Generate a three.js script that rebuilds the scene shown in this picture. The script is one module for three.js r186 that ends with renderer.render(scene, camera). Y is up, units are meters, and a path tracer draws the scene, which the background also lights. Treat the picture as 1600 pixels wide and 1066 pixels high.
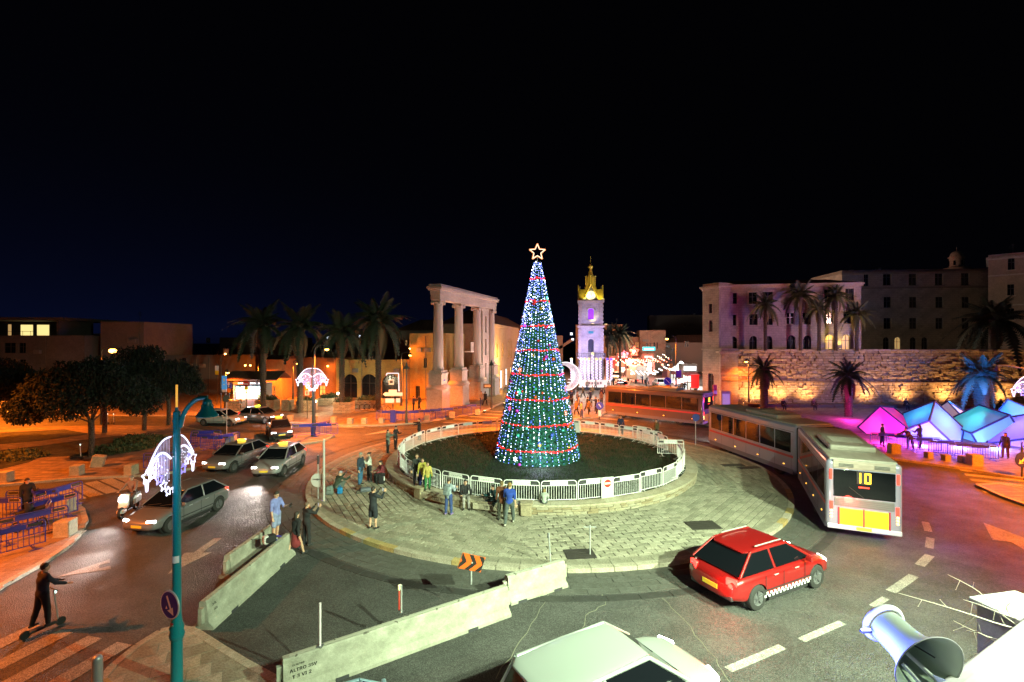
import * as THREE from 'three';
import { mergeGeometries } from 'three/addons/utils/BufferGeometryUtils.js';
import { RoundedBoxGeometry } from 'three/addons/geometries/RoundedBoxGeometry.js';
import { RectAreaLightUniformsLib } from 'three/addons/lights/RectAreaLightUniformsLib.js';
import { Brush, Evaluator, SUBTRACTION } from 'three-bvh-csg';

// ---------------------------------------------------------------- camera, sky, exposure, main lights
RectAreaLightUniformsLib.init();
const scene = new THREE.Scene();
const CAM_H = 8, FOCAL = 750;                       // metres above the road; lens in pixels of a 1600 px wide picture
const camera = new THREE.PerspectiveCamera(2 * Math.atan(533 / FOCAL) * 180 / Math.PI, 1024 / 682, 0.1, 3000);
camera.position.set(0, CAM_H, 0);
camera.lookAt(0, CAM_H, -10);
scene.add(camera);
const renderer = new THREE.WebGLRenderer();
renderer.toneMapping = THREE.LinearToneMapping;
renderer.toneMappingExposure = 1.0;
renderer.shadowMap.enabled = true;

const rgb = (r, g, b) => new THREE.Color().setRGB(r, g, b);
const V = (x, y, z) => new THREE.Vector3(x, y, z);

{ // night sky: near black, navy town glow low on the horizon towards the sea
  const w = 256, h = 128, data = new Float32Array(w * h * 4);
  for (let j = 0; j < h; j++) for (let i = 0; i < w; i++) {
    const az = ((i + .5) / w - .5) * 2 * Math.PI, el = ((j + .5) / h - .5) * Math.PI;
    const away = Math.acos(Math.cos(az + 2.45));
    const low = Math.exp(-Math.max(0, el) / .13) * Math.exp(-away * away / .9);
    const k = (j * w + i) * 4;
    data[k] = .00055 + .0014 * low; data[k + 1] = .00055 + .003 * low; data[k + 2] = .0009 + .016 * low; data[k + 3] = 1;
  }
  const t = new THREE.DataTexture(data, w, h, THREE.RGBAFormat, THREE.FloatType);
  t.mapping = THREE.EquirectangularReflectionMapping; t.magFilter = THREE.LinearFilter; t.needsUpdate = true;
  scene.background = t; scene.environment = t;
}
const moon = new THREE.DirectionalLight(rgb(.7, .8, 1), .012);
moon.position.set(40, 80, 60); moon.shadow.radius = 8;
moon.shadow.camera.left = moon.shadow.camera.bottom = -80; moon.shadow.camera.right = moon.shadow.camera.top = 80; moon.shadow.camera.far = 300;
scene.add(moon);

const SODIUM = rgb(1, .18, .01), FLOOD = rgb(.78, 1, .63), WARM = rgb(1, .62, .25), WHITE = rgb(1, .95, .88), COOL = rgb(.72, .82, 1);
const addPoint = (color, power, p, radius = 2) => { const l = new THREE.PointLight(color, power, 0, 2); l.position.copy(p); l.shadow.radius = radius; scene.add(l); return l; };
function addSpot(color, power, from, to, angle, penumbra = .5, radius = 3) {
  const l = new THREE.SpotLight(color, power, 0, angle, penumbra, 2);
  l.position.copy(from); l.target.position.copy(to); l.shadow.radius = radius; scene.add(l, l.target); return l;
}
function addRect(color, power, w, h, from, to) { const l = new THREE.RectAreaLight(color, power, w, h); l.position.copy(from); l.lookAt(to); scene.add(l); return l; }

// ---------------------------------------------------------------- helpers
let seed = 7;
const rnd = () => { seed = (seed * 1664525 + 1013904223) >>> 0; return seed / 4294967296; };
const rr = (a, b) => a + (b - a) * rnd();
const pick = (a) => a[Math.floor(rnd() * a.length)];
const rad = (d) => d * Math.PI / 180;
// a pixel of the 1600 px photograph to a point on the level plane at height h, or at a distance in front of the camera
const W = (px, py, h = 0) => { const z = FOCAL * (CAM_H - h) / (py - 533); return V((px - 800) * z / FOCAL, h, -z); };
const D = (px, py, z) => V((px - 800) * z / FOCAL, CAM_H - (py - 533) * z / FOCAL, -z);

const taken = {};
const numbered = (n) => { const k = taken[n] = (taken[n] ?? -1) + 1; return k ? `${n}_${String(k).padStart(3, '0')}` : n; };
function tag(o, label, category, group, kind) {
  if (label) o.userData.label = label; if (category) o.userData.category = category;
  if (group) o.userData.group = group; if (kind) o.userData.kind = kind; return o;
}
function thing(name, label, category, p = V(0, 0, 0), turn = 0, group) {
  const o = new THREE.Group(); o.name = numbered(name); o.position.copy(p); o.rotation.y = turn; scene.add(o);
  return tag(o, label, category, group);
}
function setting(name, label) { const o = new THREE.Group(); o.name = numbered(name); scene.add(o); return tag(o, label, null, null, 'structure'); }
function part(parent, name, geo, material, p, turn) {
  const m = new THREE.Mesh(Array.isArray(geo) ? join(geo) : geo, material); m.name = name;
  if (p) m.position.copy(p); if (turn) m.rotation.y = turn; parent.add(m); return m;
}
const stuff = (m) => { m.userData.kind = 'stuff'; return m; };
function copyOf(src, name, label, p, turn, group) {
  const c = src.clone(); c.name = numbered(name); scene.add(c); c.position.copy(p); c.rotation.y = turn;
  c.userData = { ...src.userData, label }; if (group) c.userData.group = group; return c;
}
function join(list) {
  const out = list.map((g) => {
    let q = g.index ? g.toNonIndexed() : g.clone();
    for (const k of Object.keys(q.attributes)) if (!['position', 'normal', 'uv'].includes(k)) q.deleteAttribute(k);
    if (!q.attributes.uv) q.setAttribute('uv', new THREE.BufferAttribute(new Float32Array(q.attributes.position.count * 2), 2));
    return q;
  });
  return out.length === 1 ? out[0] : mergeGeometries(out);
}
const mat4 = (x, y, z, rx = 0, ry = 0, rz = 0, s = 1) => new THREE.Matrix4().compose(V(x, y, z), new THREE.Quaternion().setFromEuler(new THREE.Euler(rx, ry, rz, 'YXZ')), typeof s === 'number' ? V(s, s, s) : s);
function bx(w, h, d, x = 0, y = 0, z = 0, rx = 0, ry = 0, rz = 0) {   // a box with uv in metres
  const g = new THREE.BoxGeometry(w, h, d), uv = g.attributes.uv, size = [[d, h], [d, h], [w, d], [w, d], [w, h], [w, h]];
  const ou = ((x * 3.7 + z * 5.3 + y * 1.9) % 1 + 1) % 1;
  for (let i = 0; i < 24; i++) uv.setXY(i, uv.getX(i) * size[i >> 2][0] + ou, uv.getY(i) * size[i >> 2][1] + ou * .7);
  return g.applyMatrix4(mat4(x, y, z, rx, ry, rz));
}
const rbx = (w, h, d, r, x = 0, y = 0, z = 0, rx = 0, ry = 0, rz = 0, seg = 2) => new RoundedBoxGeometry(w, h, d, seg, r).applyMatrix4(mat4(x, y, z, rx, ry, rz));
const cyl = (r0, r1, h, x = 0, y = 0, z = 0, n = 12, rx = 0, ry = 0, rz = 0) => new THREE.CylinderGeometry(r1, r0, h, n).applyMatrix4(mat4(x, y, z, rx, ry, rz));
const sph = (r, x = 0, y = 0, z = 0, n = 10, s) => new THREE.SphereGeometry(r, n, Math.ceil(n * .7)).applyMatrix4(mat4(x, y, z, 0, 0, 0, s || 1));
const tube = (pts, r, n = 6, seg, closed = false) => new THREE.TubeGeometry(new THREE.CatmullRomCurve3(pts, closed, 'centripetal'), seg || pts.length * 4, r, n, closed);
function bar(a, b, r, n = 6, r2 = r) {
  const d = b.clone().sub(a), g = new THREE.CylinderGeometry(r2, r, d.length(), n);
  g.applyQuaternion(new THREE.Quaternion().setFromUnitVectors(V(0, 1, 0), d.normalize())); const m = a.clone().add(b).multiplyScalar(.5); g.translate(m.x, m.y, m.z); return g;
}
const lathe = (prof, n = 16, x = 0, y = 0, z = 0) => new THREE.LatheGeometry(prof.map(([r, h]) => new THREE.Vector2(r, h)), n).translate(x, y, z);
function extr(pts, depth, holes = []) {             // outline in x, y pushed along +z
  const s = pts instanceof THREE.Shape ? pts : new THREE.Shape(pts.map(([x, y]) => new THREE.Vector2(x, y)));
  s.holes.push(...holes); return new THREE.ExtrudeGeometry(s, { depth, bevelEnabled: false, curveSegments: 10 });
}
function slab(poly, y0, y1) {                        // a level polygon of world points, from y0 up to y1, uv in metres
  const s = new THREE.Shape(poly.map((p) => new THREE.Vector2(p.x, -p.z)));
  const g = new THREE.ExtrudeGeometry(s, { depth: y1 - y0, bevelEnabled: false }); g.rotateX(-Math.PI / 2); g.translate(0, y0, 0); return g;
}
const inPoly = (poly, x, z) => { let c = false; for (let i = 0, j = poly.length - 1; i < poly.length; j = i++) { const a = poly[i], b = poly[j]; if ((a.z > z) !== (b.z > z) && x < (b.x - a.x) * (z - a.z) / (b.z - a.z) + a.x) c = !c; } return c; };

// ---------------------------------------------------------------- procedural textures and materials
function lattice(n, s) { const a = new Float32Array(n * n); let q = s * 7919 + 13; for (let i = 0; i < n * n; i++) { q = (q * 1664525 + 1013904223) >>> 0; a[i] = q / 4294967296; } return a; }
function layer(size, n, s) {                         // smooth value noise that tiles
  const a = lattice(n, s), out = new Float32Array(size * size);
  for (let j = 0; j < size; j++) for (let i = 0; i < size; i++) {
    const x = i / size * n, y = j / size * n, x0 = x | 0, y0 = y | 0; let u = x - x0, v = y - y0; u = u * u * (3 - 2 * u); v = v * v * (3 - 2 * v);
    const x1 = (x0 + 1) % n, y1 = (y0 + 1) % n;
    out[j * size + i] = (a[y0 * n + x0] * (1 - u) + a[y0 * n + x1] * u) * (1 - v) + (a[y1 * n + x0] * (1 - u) + a[y1 * n + x1] * u) * v;
  }
  return out;
}
function tex(size, layers, lo, hi, metres, opt = {}) {  // layers: [cells, weight]
  const sum = new Float32Array(size * size); let total = 0;
  layers.forEach(([n, w], k) => { const l = layer(size, n, k + (opt.seed || 1) * 11); total += w; for (let i = 0; i < sum.length; i++) sum[i] += w * l[i]; });
  const data = new Uint8Array(size * size * 4), tint = opt.tint || [1, 1, 1];
  for (let i = 0; i < sum.length; i++) {
    let v = sum[i] / total; v = Math.min(1, Math.max(0, (v - .5) * (opt.contrast || 1.8) + .5)); v = lo + (hi - lo) * v;
    if (opt.each) v = opt.each(v, i % size, (i / size) | 0, size);
    for (let c = 0; c < 3; c++) data[i * 4 + c] = 255 * Math.min(1, v * (1 + (tint[c] - 1) * (1 - v))); data[i * 4 + 3] = 255;
  }
  const t = new THREE.DataTexture(data, size, size); t.colorSpace = opt.linear ? THREE.NoColorSpace : THREE.SRGBColorSpace;
  t.wrapS = t.wrapT = THREE.RepeatWrapping; t.magFilter = THREE.LinearFilter; t.minFilter = THREE.LinearMipmapLinearFilter; t.generateMipmaps = true;
  t.repeat.set(1 / metres, 1 / metres); t.needsUpdate = true; return t;
}
const T = {
  asphalt: tex(1024, [[512, 5], [256, 3], [64, 1], [8, 1.6], [4, 1]], .5, 1, 5.3, { contrast: 2.6 }),
  asphaltBump: tex(1024, [[512, 3], [256, 3]], 0, 1, 5.3, { contrast: 2.4, linear: true, seed: 4 }),
  asphaltRough: tex(512, [[128, 1], [16, 2], [5, 2]], .68, 1, 7.1, { contrast: 2, linear: true, seed: 9 }),
  concrete: tex(512, [[128, 1], [32, 1], [9, 2], [4, 1]], .78, 1, 2.3, { contrast: 1.8, tint: [1, .98, .9] }),
  plaster: tex(512, [[96, 2], [24, 1], [7, 1], [3, 1]], .8, 1, 6, { contrast: 1.6, tint: [1, .95, .88] }),
  stone: tex(512, [[160, 2], [64, 2], [12, 1], [4, 1]], .68, 1, 1.7, { contrast: 1.7, tint: [1, .93, .8] }),
  stoneBump: tex(512, [[128, 2], [48, 2], [12, 2]], 0, 1, 1.7, { contrast: 2, linear: true, seed: 6 }),
  bark: tex(256, [[64, 2], [24, 2], [6, 1]], .45, 1, .7, { contrast: 2.2 }),
  soil: tex(512, [[128, 2], [40, 2], [8, 2]], .3, 1, 2.4, { contrast: 2.4 }),
  paving: tex(512, [[128, 1], [32, 1], [6, 2]], .7, 1, 2.4, { contrast: 1.9, seed: 3, each: (v, i, j, n) => { const row = Math.floor(j / n * 12), x = (i / n * 6 + (row % 2) * .5) % 1, y = (j / n * 12) % 1; return x < .035 || y < .07 ? v * .55 : v * (.86 + .14 * ((Math.sin((Math.floor(i / n * 6 + (row % 2) * .5) % 6) * 12.9 + row * 78.2) * 43758.5) % 1)); } }),
  ashlar: tex(512, [[128, 2], [32, 1], [6, 1]], .8, 1, 3, { contrast: 1.5, seed: 5, each: (v, i, j, n) => { const row = Math.floor(j / n * 10), x = (i / n * 5 + (row % 2) * .5) % 1, y = (j / n * 10) % 1; return x < .025 || y < .06 ? v * .7 : v * (.88 + .12 * Math.abs(Math.sin((Math.floor(i / n * 5 + (row % 2) * .5) % 5) * 12.9 + row * 78.2))); } }),
};
const cache = {};
function std(r, g, b, rough = .8, opt = {}) {
  const key = JSON.stringify([r, g, b, rough, Object.keys(opt).map((k) => [k, opt[k]?.uuid || opt[k]])]);
  return cache[key] ||= new THREE.MeshStandardMaterial({ color: rgb(r, g, b), roughness: rough, ...opt });
}
const glow = (r, g, b, k = 1) => std(Math.min(.8, r), Math.min(.8, g), Math.min(.8, b), .5, { emissive: rgb(r, g, b), emissiveIntensity: k });
const M = {
  concrete: std(.36, .36, .3, .85, { map: T.concrete, bumpMap: T.stoneBump, bumpScale: .004 }),
  kerb: std(.46, .43, .36, .8, { map: T.stone, bumpMap: T.stoneBump, bumpScale: .004 }),
  kerbYellow: std(.5, .38, .16, .8, { map: T.stone, bumpMap: T.stoneBump, bumpScale: .004 }),
  paving: std(.34, .31, .26, .75, { map: T.paving }),
  brickPaving: std(.33, .25, .19, .75, { map: T.paving }),
  limestone: [std(.47, .42, .31, .85, { map: T.stone, bumpMap: T.stoneBump, bumpScale: .008 }), std(.42, .36, .25, .85, { map: T.stone, bumpMap: T.stoneBump, bumpScale: .008 }), std(.5, .46, .36, .85, { map: T.stone, bumpMap: T.stoneBump, bumpScale: .008 }), std(.38, .31, .2, .85, { map: T.stone, bumpMap: T.stoneBump, bumpScale: .008 })],
  paver: [std(.42, .4, .33, .72, { map: T.stone, bumpMap: T.stoneBump, bumpScale: .003 }), std(.36, .35, .28, .72, { map: T.stone, bumpMap: T.stoneBump, bumpScale: .003 }), std(.46, .44, .36, .72, { map: T.stone, bumpMap: T.stoneBump, bumpScale: .003 }), std(.31, .3, .24, .72, { map: T.stone, bumpMap: T.stoneBump, bumpScale: .003 })],
  joint: std(.05, .05, .04, .95, { map: T.soil }),
  sett: std(.1, .105, .1, .7, { map: T.stone, bumpMap: T.stoneBump, bumpScale: .004 }),
  darkSett: std(.045, .047, .047, .7, { map: T.stone, bumpMap: T.stoneBump, bumpScale: .004 }),
  paint: std(.62, .62, .58, .7, { map: T.asphalt }),
  soil: std(.05, .055, .03, .95, { map: T.soil }),
  white: std(.75, .75, .75, .4), galv: std(.5, .52, .53, .42, { metalness: .6 }), steel: std(.3, .31, .32, .35, { metalness: .8 }),
  black: std(.02, .02, .022, .55), rubber: std(.018, .018, .018, .85), dark: std(.035, .035, .04, .6),
  blue: std(.02, .03, .3, .5), teal: std(.005, .17, .21, .3), iron: std(.1, .085, .07, .6, { map: T.stone, metalness: .3 }),
  darkPole: std(.035, .04, .035, .5), bark: std(.14, .1, .07, .95, { map: T.bark, bumpMap: T.bark, bumpScale: .02 }),
  glass: std(.004, .005, .007, .06), orange: std(.85, .2, .01, .45), red: std(.5, .02, .02, .45), yellow: std(.75, .55, .02, .5),
};
function print(w, h, draw, opt = {}) {               // flat print on signs and plates
  const c = document.createElement('canvas'); c.width = w; c.height = h; draw(c.getContext('2d'), w, h);
  const t = new THREE.CanvasTexture(c); t.colorSpace = THREE.SRGBColorSpace;
  return new THREE.MeshStandardMaterial({ map: t, roughness: opt.rough ?? .5, ...(opt.clear ? { transparent: true } : {}), ...(opt.emit ? { emissive: rgb(...opt.emit), emissiveMap: t } : {}) });
}
const plate = (w, h, x = 0, y = 0, z = 0, rx = 0, ry = 0) => new THREE.PlaneGeometry(w, h).applyMatrix4(mat4(x, y, z, rx, ry, 0));
// ---------------------------------------------------------------- Hebrew lettering, drawn in strokes (x right, y down, one cell = 0..1)
const HEB = { 'כ': [[.1, .1, .6, .1, .8, .3, .8, .7, .6, .95, .1, .95]], 'י': [[.4, .1, .65, .1, .62, .42]], 'ר': [[.1, .1, .6, .1, .8, .28, .8, 1]], 'ו': [[.4, .1, .6, .1, .6, 1]], 'ס': [[.1, .1, .85, .1, .82, .6, .5, .98, .2, .7, .2, .1]], 'מ': [[.12, 1, .3, .3, .1, .05], [.3, .3, .6, .1, .85, .3, .85, .98, .5, .98]], 'ל': [[.2, -.3, .2, .2, .8, .2, .8, .45, .45, 1]], 'ע': [[.2, .1, .3, .55, .6, .9, .1, 1], [.8, .1, .8, .5, .55, .9]], 'ת': [[.1, 1, .25, .9, .25, .1, .85, .1, .85, 1]], 'א': [[.15, .1, .85, 1], [.8, .1, .75, .4, .55, .5], [.3, .35, .2, .7, .2, 1]], 'ב': [[.15, .1, .7, .1, .75, .3, .75, .95], [.1, .95, .95, .95]], 'פ': [[.25, .5, .5, .5], [.22, .5, .22, .1, .6, .1, .82, .3, .82, .95, .15, .95]], '-': [[.2, .5, .8, .5]], 'ה': [[.1, .1, .85, .1, .85, 1], [.25, .45, .25, 1]], 'ן': [[.4, .1, .6, .1, .6, 1.3]], 'ש': [[.1, .1, .2, .9, .85, .9, .95, .1], [.5, .1, .45, .5, .25, .9]], 'נ': [[.5, .1, .7, .1, .7, .95, .2, .95]] };
function hebrew(x, text, right, top, size, weight = .14) {
  x.lineWidth = size * weight; x.lineCap = 'butt'; x.lineJoin = 'round'; let at = right;
  for (const ch of text) { const cw = size * (ch === ' ' || ch === 'י' || ch === 'ו' ? .5 : .82); at -= cw;
    for (const s of HEB[ch] || []) { x.beginPath(); for (let i = 0; i < s.length; i += 2) x[i ? 'lineTo' : 'moveTo'](at + (s[i] - (cw < size * .6 ? .25 : 0)) * size * .75, top + s[i + 1] * size); x.stroke(); } }
  return right - at;
}
// ---------------------------------------------------------------- asphalt to the horizon
{
  const n = 220, g = new THREE.PlaneGeometry(2, 2, n, n); g.rotateX(-Math.PI / 2);
  const p = g.attributes.position, uv = g.attributes.uv, col = new Float32Array(p.count * 3), coarse = layer(256, 60, 31), mid = layer(256, 128, 37);
  const warp = (t) => Math.sign(t) * (Math.abs(t) * 90 + Math.pow(Math.abs(t), 7) * 1400);
  for (let i = 0; i < p.count; i++) {
    const x = warp(p.getX(i)), z = warp(p.getZ(i)) - 25; p.setXYZ(i, x, 0, z); uv.setXY(i, x, -z);
    const at = (s) => (((Math.floor(z * s) % 256) + 256) % 256) * 256 + (((Math.floor(x * s) % 256) + 256) % 256);
    const k = .86 + .12 * coarse[at(1.1)] + .1 * mid[at(1.3)]; col[i * 3] = col[i * 3 + 1] = col[i * 3 + 2] = Math.min(1, k);
  }
  g.setAttribute('color', new THREE.BufferAttribute(col, 3)); g.computeVertexNormals();
  const m = new THREE.MeshStandardMaterial({ color: rgb(.105, .105, .1), map: T.asphalt, bumpMap: T.asphaltBump, bumpScale: .012, roughnessMap: T.asphaltRough, roughness: .82, vertexColors: true });
  const o = new THREE.Mesh(g, m); o.name = 'road'; scene.add(o); tag(o, 'dark asphalt road running round the roundabout', null, null, 'structure');
}
const patchMat = std(.085, .085, .082, .85, { map: T.asphalt, bumpMap: T.asphaltBump, bumpScale: .005 });
function sheet(name, pts, material, y = .004, label) { const m = new THREE.Mesh(slab(pts, y - .003, y), material); m.name = numbered(name); scene.add(m); return tag(m, label, null, null, 'structure'); }
const pxs = (list, h = 0) => list.map(([x, y]) => W(x, y, h));
sheet('road_patch', pxs([[430, 1066], [500, 1010], [880, 900], [985, 912], [1015, 945], [935, 955], [905, 985], [770, 1130], [400, 1200]]), patchMat, .004, 'smoother asphalt patch beside the long concrete barrier');
sheet('road_patch', pxs([[300, 985], [330, 965], [450, 880], [498, 862], [560, 900], [690, 935], [430, 1040], [380, 1022]]), std(.07, .074, .07, .85, { map: T.asphalt, bumpMap: T.asphaltBump, bumpScale: .005 }), .004, 'closed asphalt lane between the two concrete barrier rows');
{ // sealed cracks
  const crack = (px) => { const pts = px.map(([x, y]) => W(x, y, .006)), out = []; for (let i = 1; i < pts.length; i++) { const a = pts[i - 1], b = pts[i], k = 6; let q = a; for (let j = 1; j <= k; j++) { const r = a.clone().lerp(b, j / k); if (j < k) { r.x += rr(-.06, .06); r.z += rr(-.06, .06); } const d = r.clone().sub(q); out.push(bx(rr(.012, .024), .004, d.length() + .02, (q.x + r.x) / 2, .006, (q.z + r.z) / 2, 0, Math.atan2(d.x, d.z), 0)); q = r; } } return out; };
  for (const [c, l] of [[[[1003, 905], [1060, 960], [1120, 1030], [1140, 1066]], 'pale sealed crack in the asphalt right of the white car'], [[[868, 915], [830, 975], [775, 1060]], 'pale seam in the asphalt left of the white car'], [[[935, 905], [946, 945], [915, 962], [908, 985]], 'kinked edge of an asphalt patch near the barrier end']]) { const m = new THREE.Mesh(join(crack(c)), std(.16, .155, .12, .9)); m.name = numbered('road_crack'); scene.add(m); tag(m, l, null, null, 'structure'); }
}
// ---------------------------------------------------------------- painted markings
const strip = (a, b, w, y = .006) => { const d = b.clone().sub(a), s = V(-d.z, 0, d.x).normalize().multiplyScalar(w / 2); return [a.clone().add(s), b.clone().add(s), b.clone().sub(s), a.clone().sub(s)]; };
function marking(name, polys, label, mat = M.paint) { const m = new THREE.Mesh(join(polys.map((p) => slab(p, .004, .0085))), mat); m.name = numbered(name); scene.add(m); tag(m, label, null, null, 'structure'); }
const fadedPaint = std(.42, .41, .38, .75, { map: T.asphalt });
for (const [a, b, w, l] of [[[1252, 1001], [1316, 973], .2, 'white lane dash left of the lamp hood'], [[1138, 1047], [1223, 1011], .22, 'white lane dash near the bottom edge'], [[1060, 1078], [1118, 1052], .2, 'white lane dash beside the white car'], [[1392, 925], [1428, 900], .28, 'white lane dash above the lamp hood'], [[1437, 884], [1453, 868], .28, 'white lane dash behind the bus, third from the lamp hood'], [[1452, 857], [1454, 841], .26, 'white lane dash behind the bus, fourth from the lamp hood'], [[1451, 831], [1446, 816], .26, 'white lane dash right of the yellow bus panel'], [[1364, 948], [1384, 935], .2, 'faint lane dash just above the lamp hood']]) marking('lane_dash', [strip(W(...a), W(...b), w)], l, fadedPaint);
const arrow = (tail, tip, head, w, hw) => { const d = tip.clone().sub(tail), L = d.length(), u = d.clone().normalize(), s = V(-u.z, 0, u.x), at = (f, o) => tail.clone().addScaledVector(u, f).addScaledVector(s, o); return [at(0, w), at(L - head, w), at(L - head, hw), tip, at(L - head, -hw), at(L - head, -w), at(0, -w)]; };
marking('road_arrow', [arrow(W(341, 841), W(262, 898), 1.7, .16, .5)], 'arrow painted on the left lane beside the concrete barrier', fadedPaint);
marking('road_arrow', [arrow(W(155, 886), W(88, 902), 1.4, .16, .5)], 'arrow painted on the far left lane below the kerb curve', fadedPaint);
marking('road_arrow', [arrow(W(1625, 868), W(1537, 817), 2.2, .22, .8)], 'large white arrow on the road at the right edge', fadedPaint);
marking('road_arrow', [arrow(W(618, 672), W(568, 680), 3.2, .2, .7)], 'arrow painted on the orange lit road beyond the roundabout', fadedPaint);
const zebra = (label, from, to, count, len, w, mat = M.paint) => { const a = W(...from), b = W(...to), d = b.clone().sub(a).normalize(), s = V(-d.z, 0, d.x), out = []; for (let i = 0; i < count; i++) { const c = a.clone().lerp(b, i / (count - 1)); out.push(strip(c.clone().addScaledVector(s, -len / 2), c.clone().addScaledVector(s, len / 2), w)); }
  const g = setting('zebra_crossing', label); out.forEach((p) => part(g, 'stripe', slab(p, .004, .009), mat)); };
zebra('white zebra crossing at the bottom left corner', [-60, 1035], [135, 1085], 5, 3.2, .5, fadedPaint);
zebra('zebra crossing in front of the kerb curve at left', [80, 777], [205, 752], 6, 3.4, .55, std(.5, .48, .42, .7, { map: T.asphalt }));
zebra('zebra crossing beyond the blue barriers by the lamp post', [520, 667], [545, 658], 4, 6, .5, fadedPaint);
zebra('zebra crossing at the right edge near the cubes', [1570, 742], [1620, 778], 5, 4, .55, fadedPaint);
zebra('zebra crossing in front of the tower square', [952, 655], [1000, 641], 5, 4, .6, fadedPaint);
zebra('zebra crossing at the foot of the column monument', [722, 662], [775, 643], 5, 4, .6, fadedPaint);

// ---------------------------------------------------------------- raised pavements with their kerb stones and slabs
function pavement(name, label, px, top, material, kerbEdges, opt = {}) {
  const g = setting(name, label), poly = px[0].isVector3 ? px : pxs(px, top);
  part(g, 'bed', slab(poly, -.05, opt.tiles ? top - .007 : top), opt.tiles ? (opt.mats || M.paver)[3] : material);
  const L = opt.stone || 1;
  for (const [i0, i1, mat] of kerbEdges) for (let i = i0; i < i1; i++) {
    const a = poly[i], b = poly[(i + 1) % poly.length], d = b.clone().sub(a), n = Math.max(1, Math.round(d.length() / L)), ry = Math.atan2(d.x, d.z);
    for (let k = 0; k < n; k++) { const c = a.clone().lerp(b, (k + .5) / n); part(g, 'kerb_stone', bx(.2, top + .05 + .006 + rnd() * .008, d.length() / n - .014, 0, 0, 0), mat || M.kerb, V(c.x, (top - .05) / 2, c.z), ry + rr(-.006, .006)); }
  }
  if (opt.tiles) {
    const [tw, td, ang] = opt.tiles, box = new THREE.Box3().setFromPoints(poly), c = box.getCenter(V(0, 0, 0)), R = box.getSize(V(0, 0, 0)).length() / 2, cs = [];
    for (let j = -Math.ceil(R / td); j < R / td; j++) for (let i = -Math.ceil(R / tw); i < R / tw; i++) {
      const u = (i + (j & 1 ? .5 : 0)) * tw, v = j * td, x = c.x + u * Math.cos(ang) + v * Math.sin(ang), z = c.z - u * Math.sin(ang) + v * Math.cos(ang);
      if (inPoly(poly, x, z) && Math.abs(x) < -z * 1.15 + 2) cs.push([x, z, Math.hypot(x, z)]);
    }
    cs.sort((a, b) => a[2] - b[2]); const rest = [], geos = [0, 1, 2, 3].map(() => bx(tw - .016, .05, td - .016));
    cs.forEach(([x, z, r], k) => { const y = top - .025 + rr(-.003, .003); if (k < 290) { const m = part(g, 'paver', geos[k % 4], (opt.mats || M.paver)[(k * 7 + (k >> 2)) % 4], V(x, y, z), ang); m.rotation.x = rr(-.006, .006); } else if (r < 60) rest.push(bx(tw - .014, .05, td - .014, x, y, z, 0, ang)); });
    if (rest.length) stuff(part(g, 'pavers', rest, (opt.mats || M.paver)[0]));
  }
  return g;
}
pavement('splitter_pavement', 'paved splitter island around the teal lamp post', [[158, 1062], [176, 1040], [215, 1008], [250, 986], [278, 979], [305, 986], [345, 1012], [385, 1036], [428, 1060], [520, 1130], [560, 1300], [330, 1300], [215, 1120]], .12, M.paving, [[8, 11, M.kerb], [11, 13, M.kerbYellow], [0, 8, M.kerb]], { tiles: [.5, .5, .5], stone: .8 });
pavement('left_pavement', 'orange lit pavement with blue barriers in a kerb curve at left', [[-120, 1000], [0, 914], [58, 882], [100, 855], [122, 834], [133, 812], [128, 795], [112, 783], [85, 776], [-120, 786]], .12, M.brickPaving, [[0, 8, M.kerb]], { tiles: [.4, .4, .3], stone: .8, mats: [0, 1, 2, 3].map((k) => std(.3 + k * .02, .23 + k * .015, .17 + k * .01, .8, { map: T.stone, bumpMap: T.stoneBump, bumpScale: .003 })) });
pavement('park_pavement', 'orange lit park pavement edged by stone blocks', [[-200, 790], [0, 757], [120, 746], [215, 742], [262, 738], [317, 727], [354, 714], [379, 707], [391, 698], [384, 690], [364, 684], [330, 675], [286, 667], [180, 664], [60, 667], [-200, 690]], .12, M.brickPaving, [[0, 12, M.kerb]], { stone: 1.2 });
for (const [pp, l] of [[[[-100, 735], [0, 733], [45, 722], [62, 714], [140, 712], [215, 705], [235, 700], [228, 690], [185, 681], [140, 686], [60, 697], [-100, 715]], 'dark lawn under the near park tree'], [[[-100, 705], [0, 694], [60, 689], [140, 678], [100, 671], [0, 676], [-100, 690]], 'dark lawn beyond the park path at left']]) {
  const poly = pxs(pp, .14), m = new THREE.Mesh(slab(poly, .1, .14), M.soil); m.name = numbered('lawn'); scene.add(m); tag(m, l, null, null, 'structure');
}
pavement('far_plaza', 'broad stone paved plaza with planters beyond the far road', [[-400, 655], [120, 648], [310, 649], [400, 656], [480, 661], [540, 664], [600, 664], [660, 659], [715, 650], [755, 642], [785, 628], [786, 600], [760, 570], [-400, 570]], .13, M.brickPaving, [[1, 10, M.kerb]], { stone: 1.6 });
pavement('traffic_island', 'low traffic island with the pole of the far light garland', [[432, 686], [452, 680], [490, 676], [522, 680], [505, 688], [470, 693], [445, 692]], .12, M.brickPaving, [[0, 6, M.kerb]], { stone: 1.4 });
pavement('right_pavement', 'pavement along the old wall with the glowing cubes', [[1043, 640], [1062, 655], [1110, 664], [1165, 673], [1240, 688], [1330, 706], [1390, 715], [1450, 723], [1520, 733], [1600, 747], [1800, 786], [2600, 640], [1700, 620], [1130, 618], [1075, 595], [1046, 575], [1032, 575], [1038, 600]], .13, M.paving, [[0, 10, M.kerb]], { stone: 1.1 });
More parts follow.
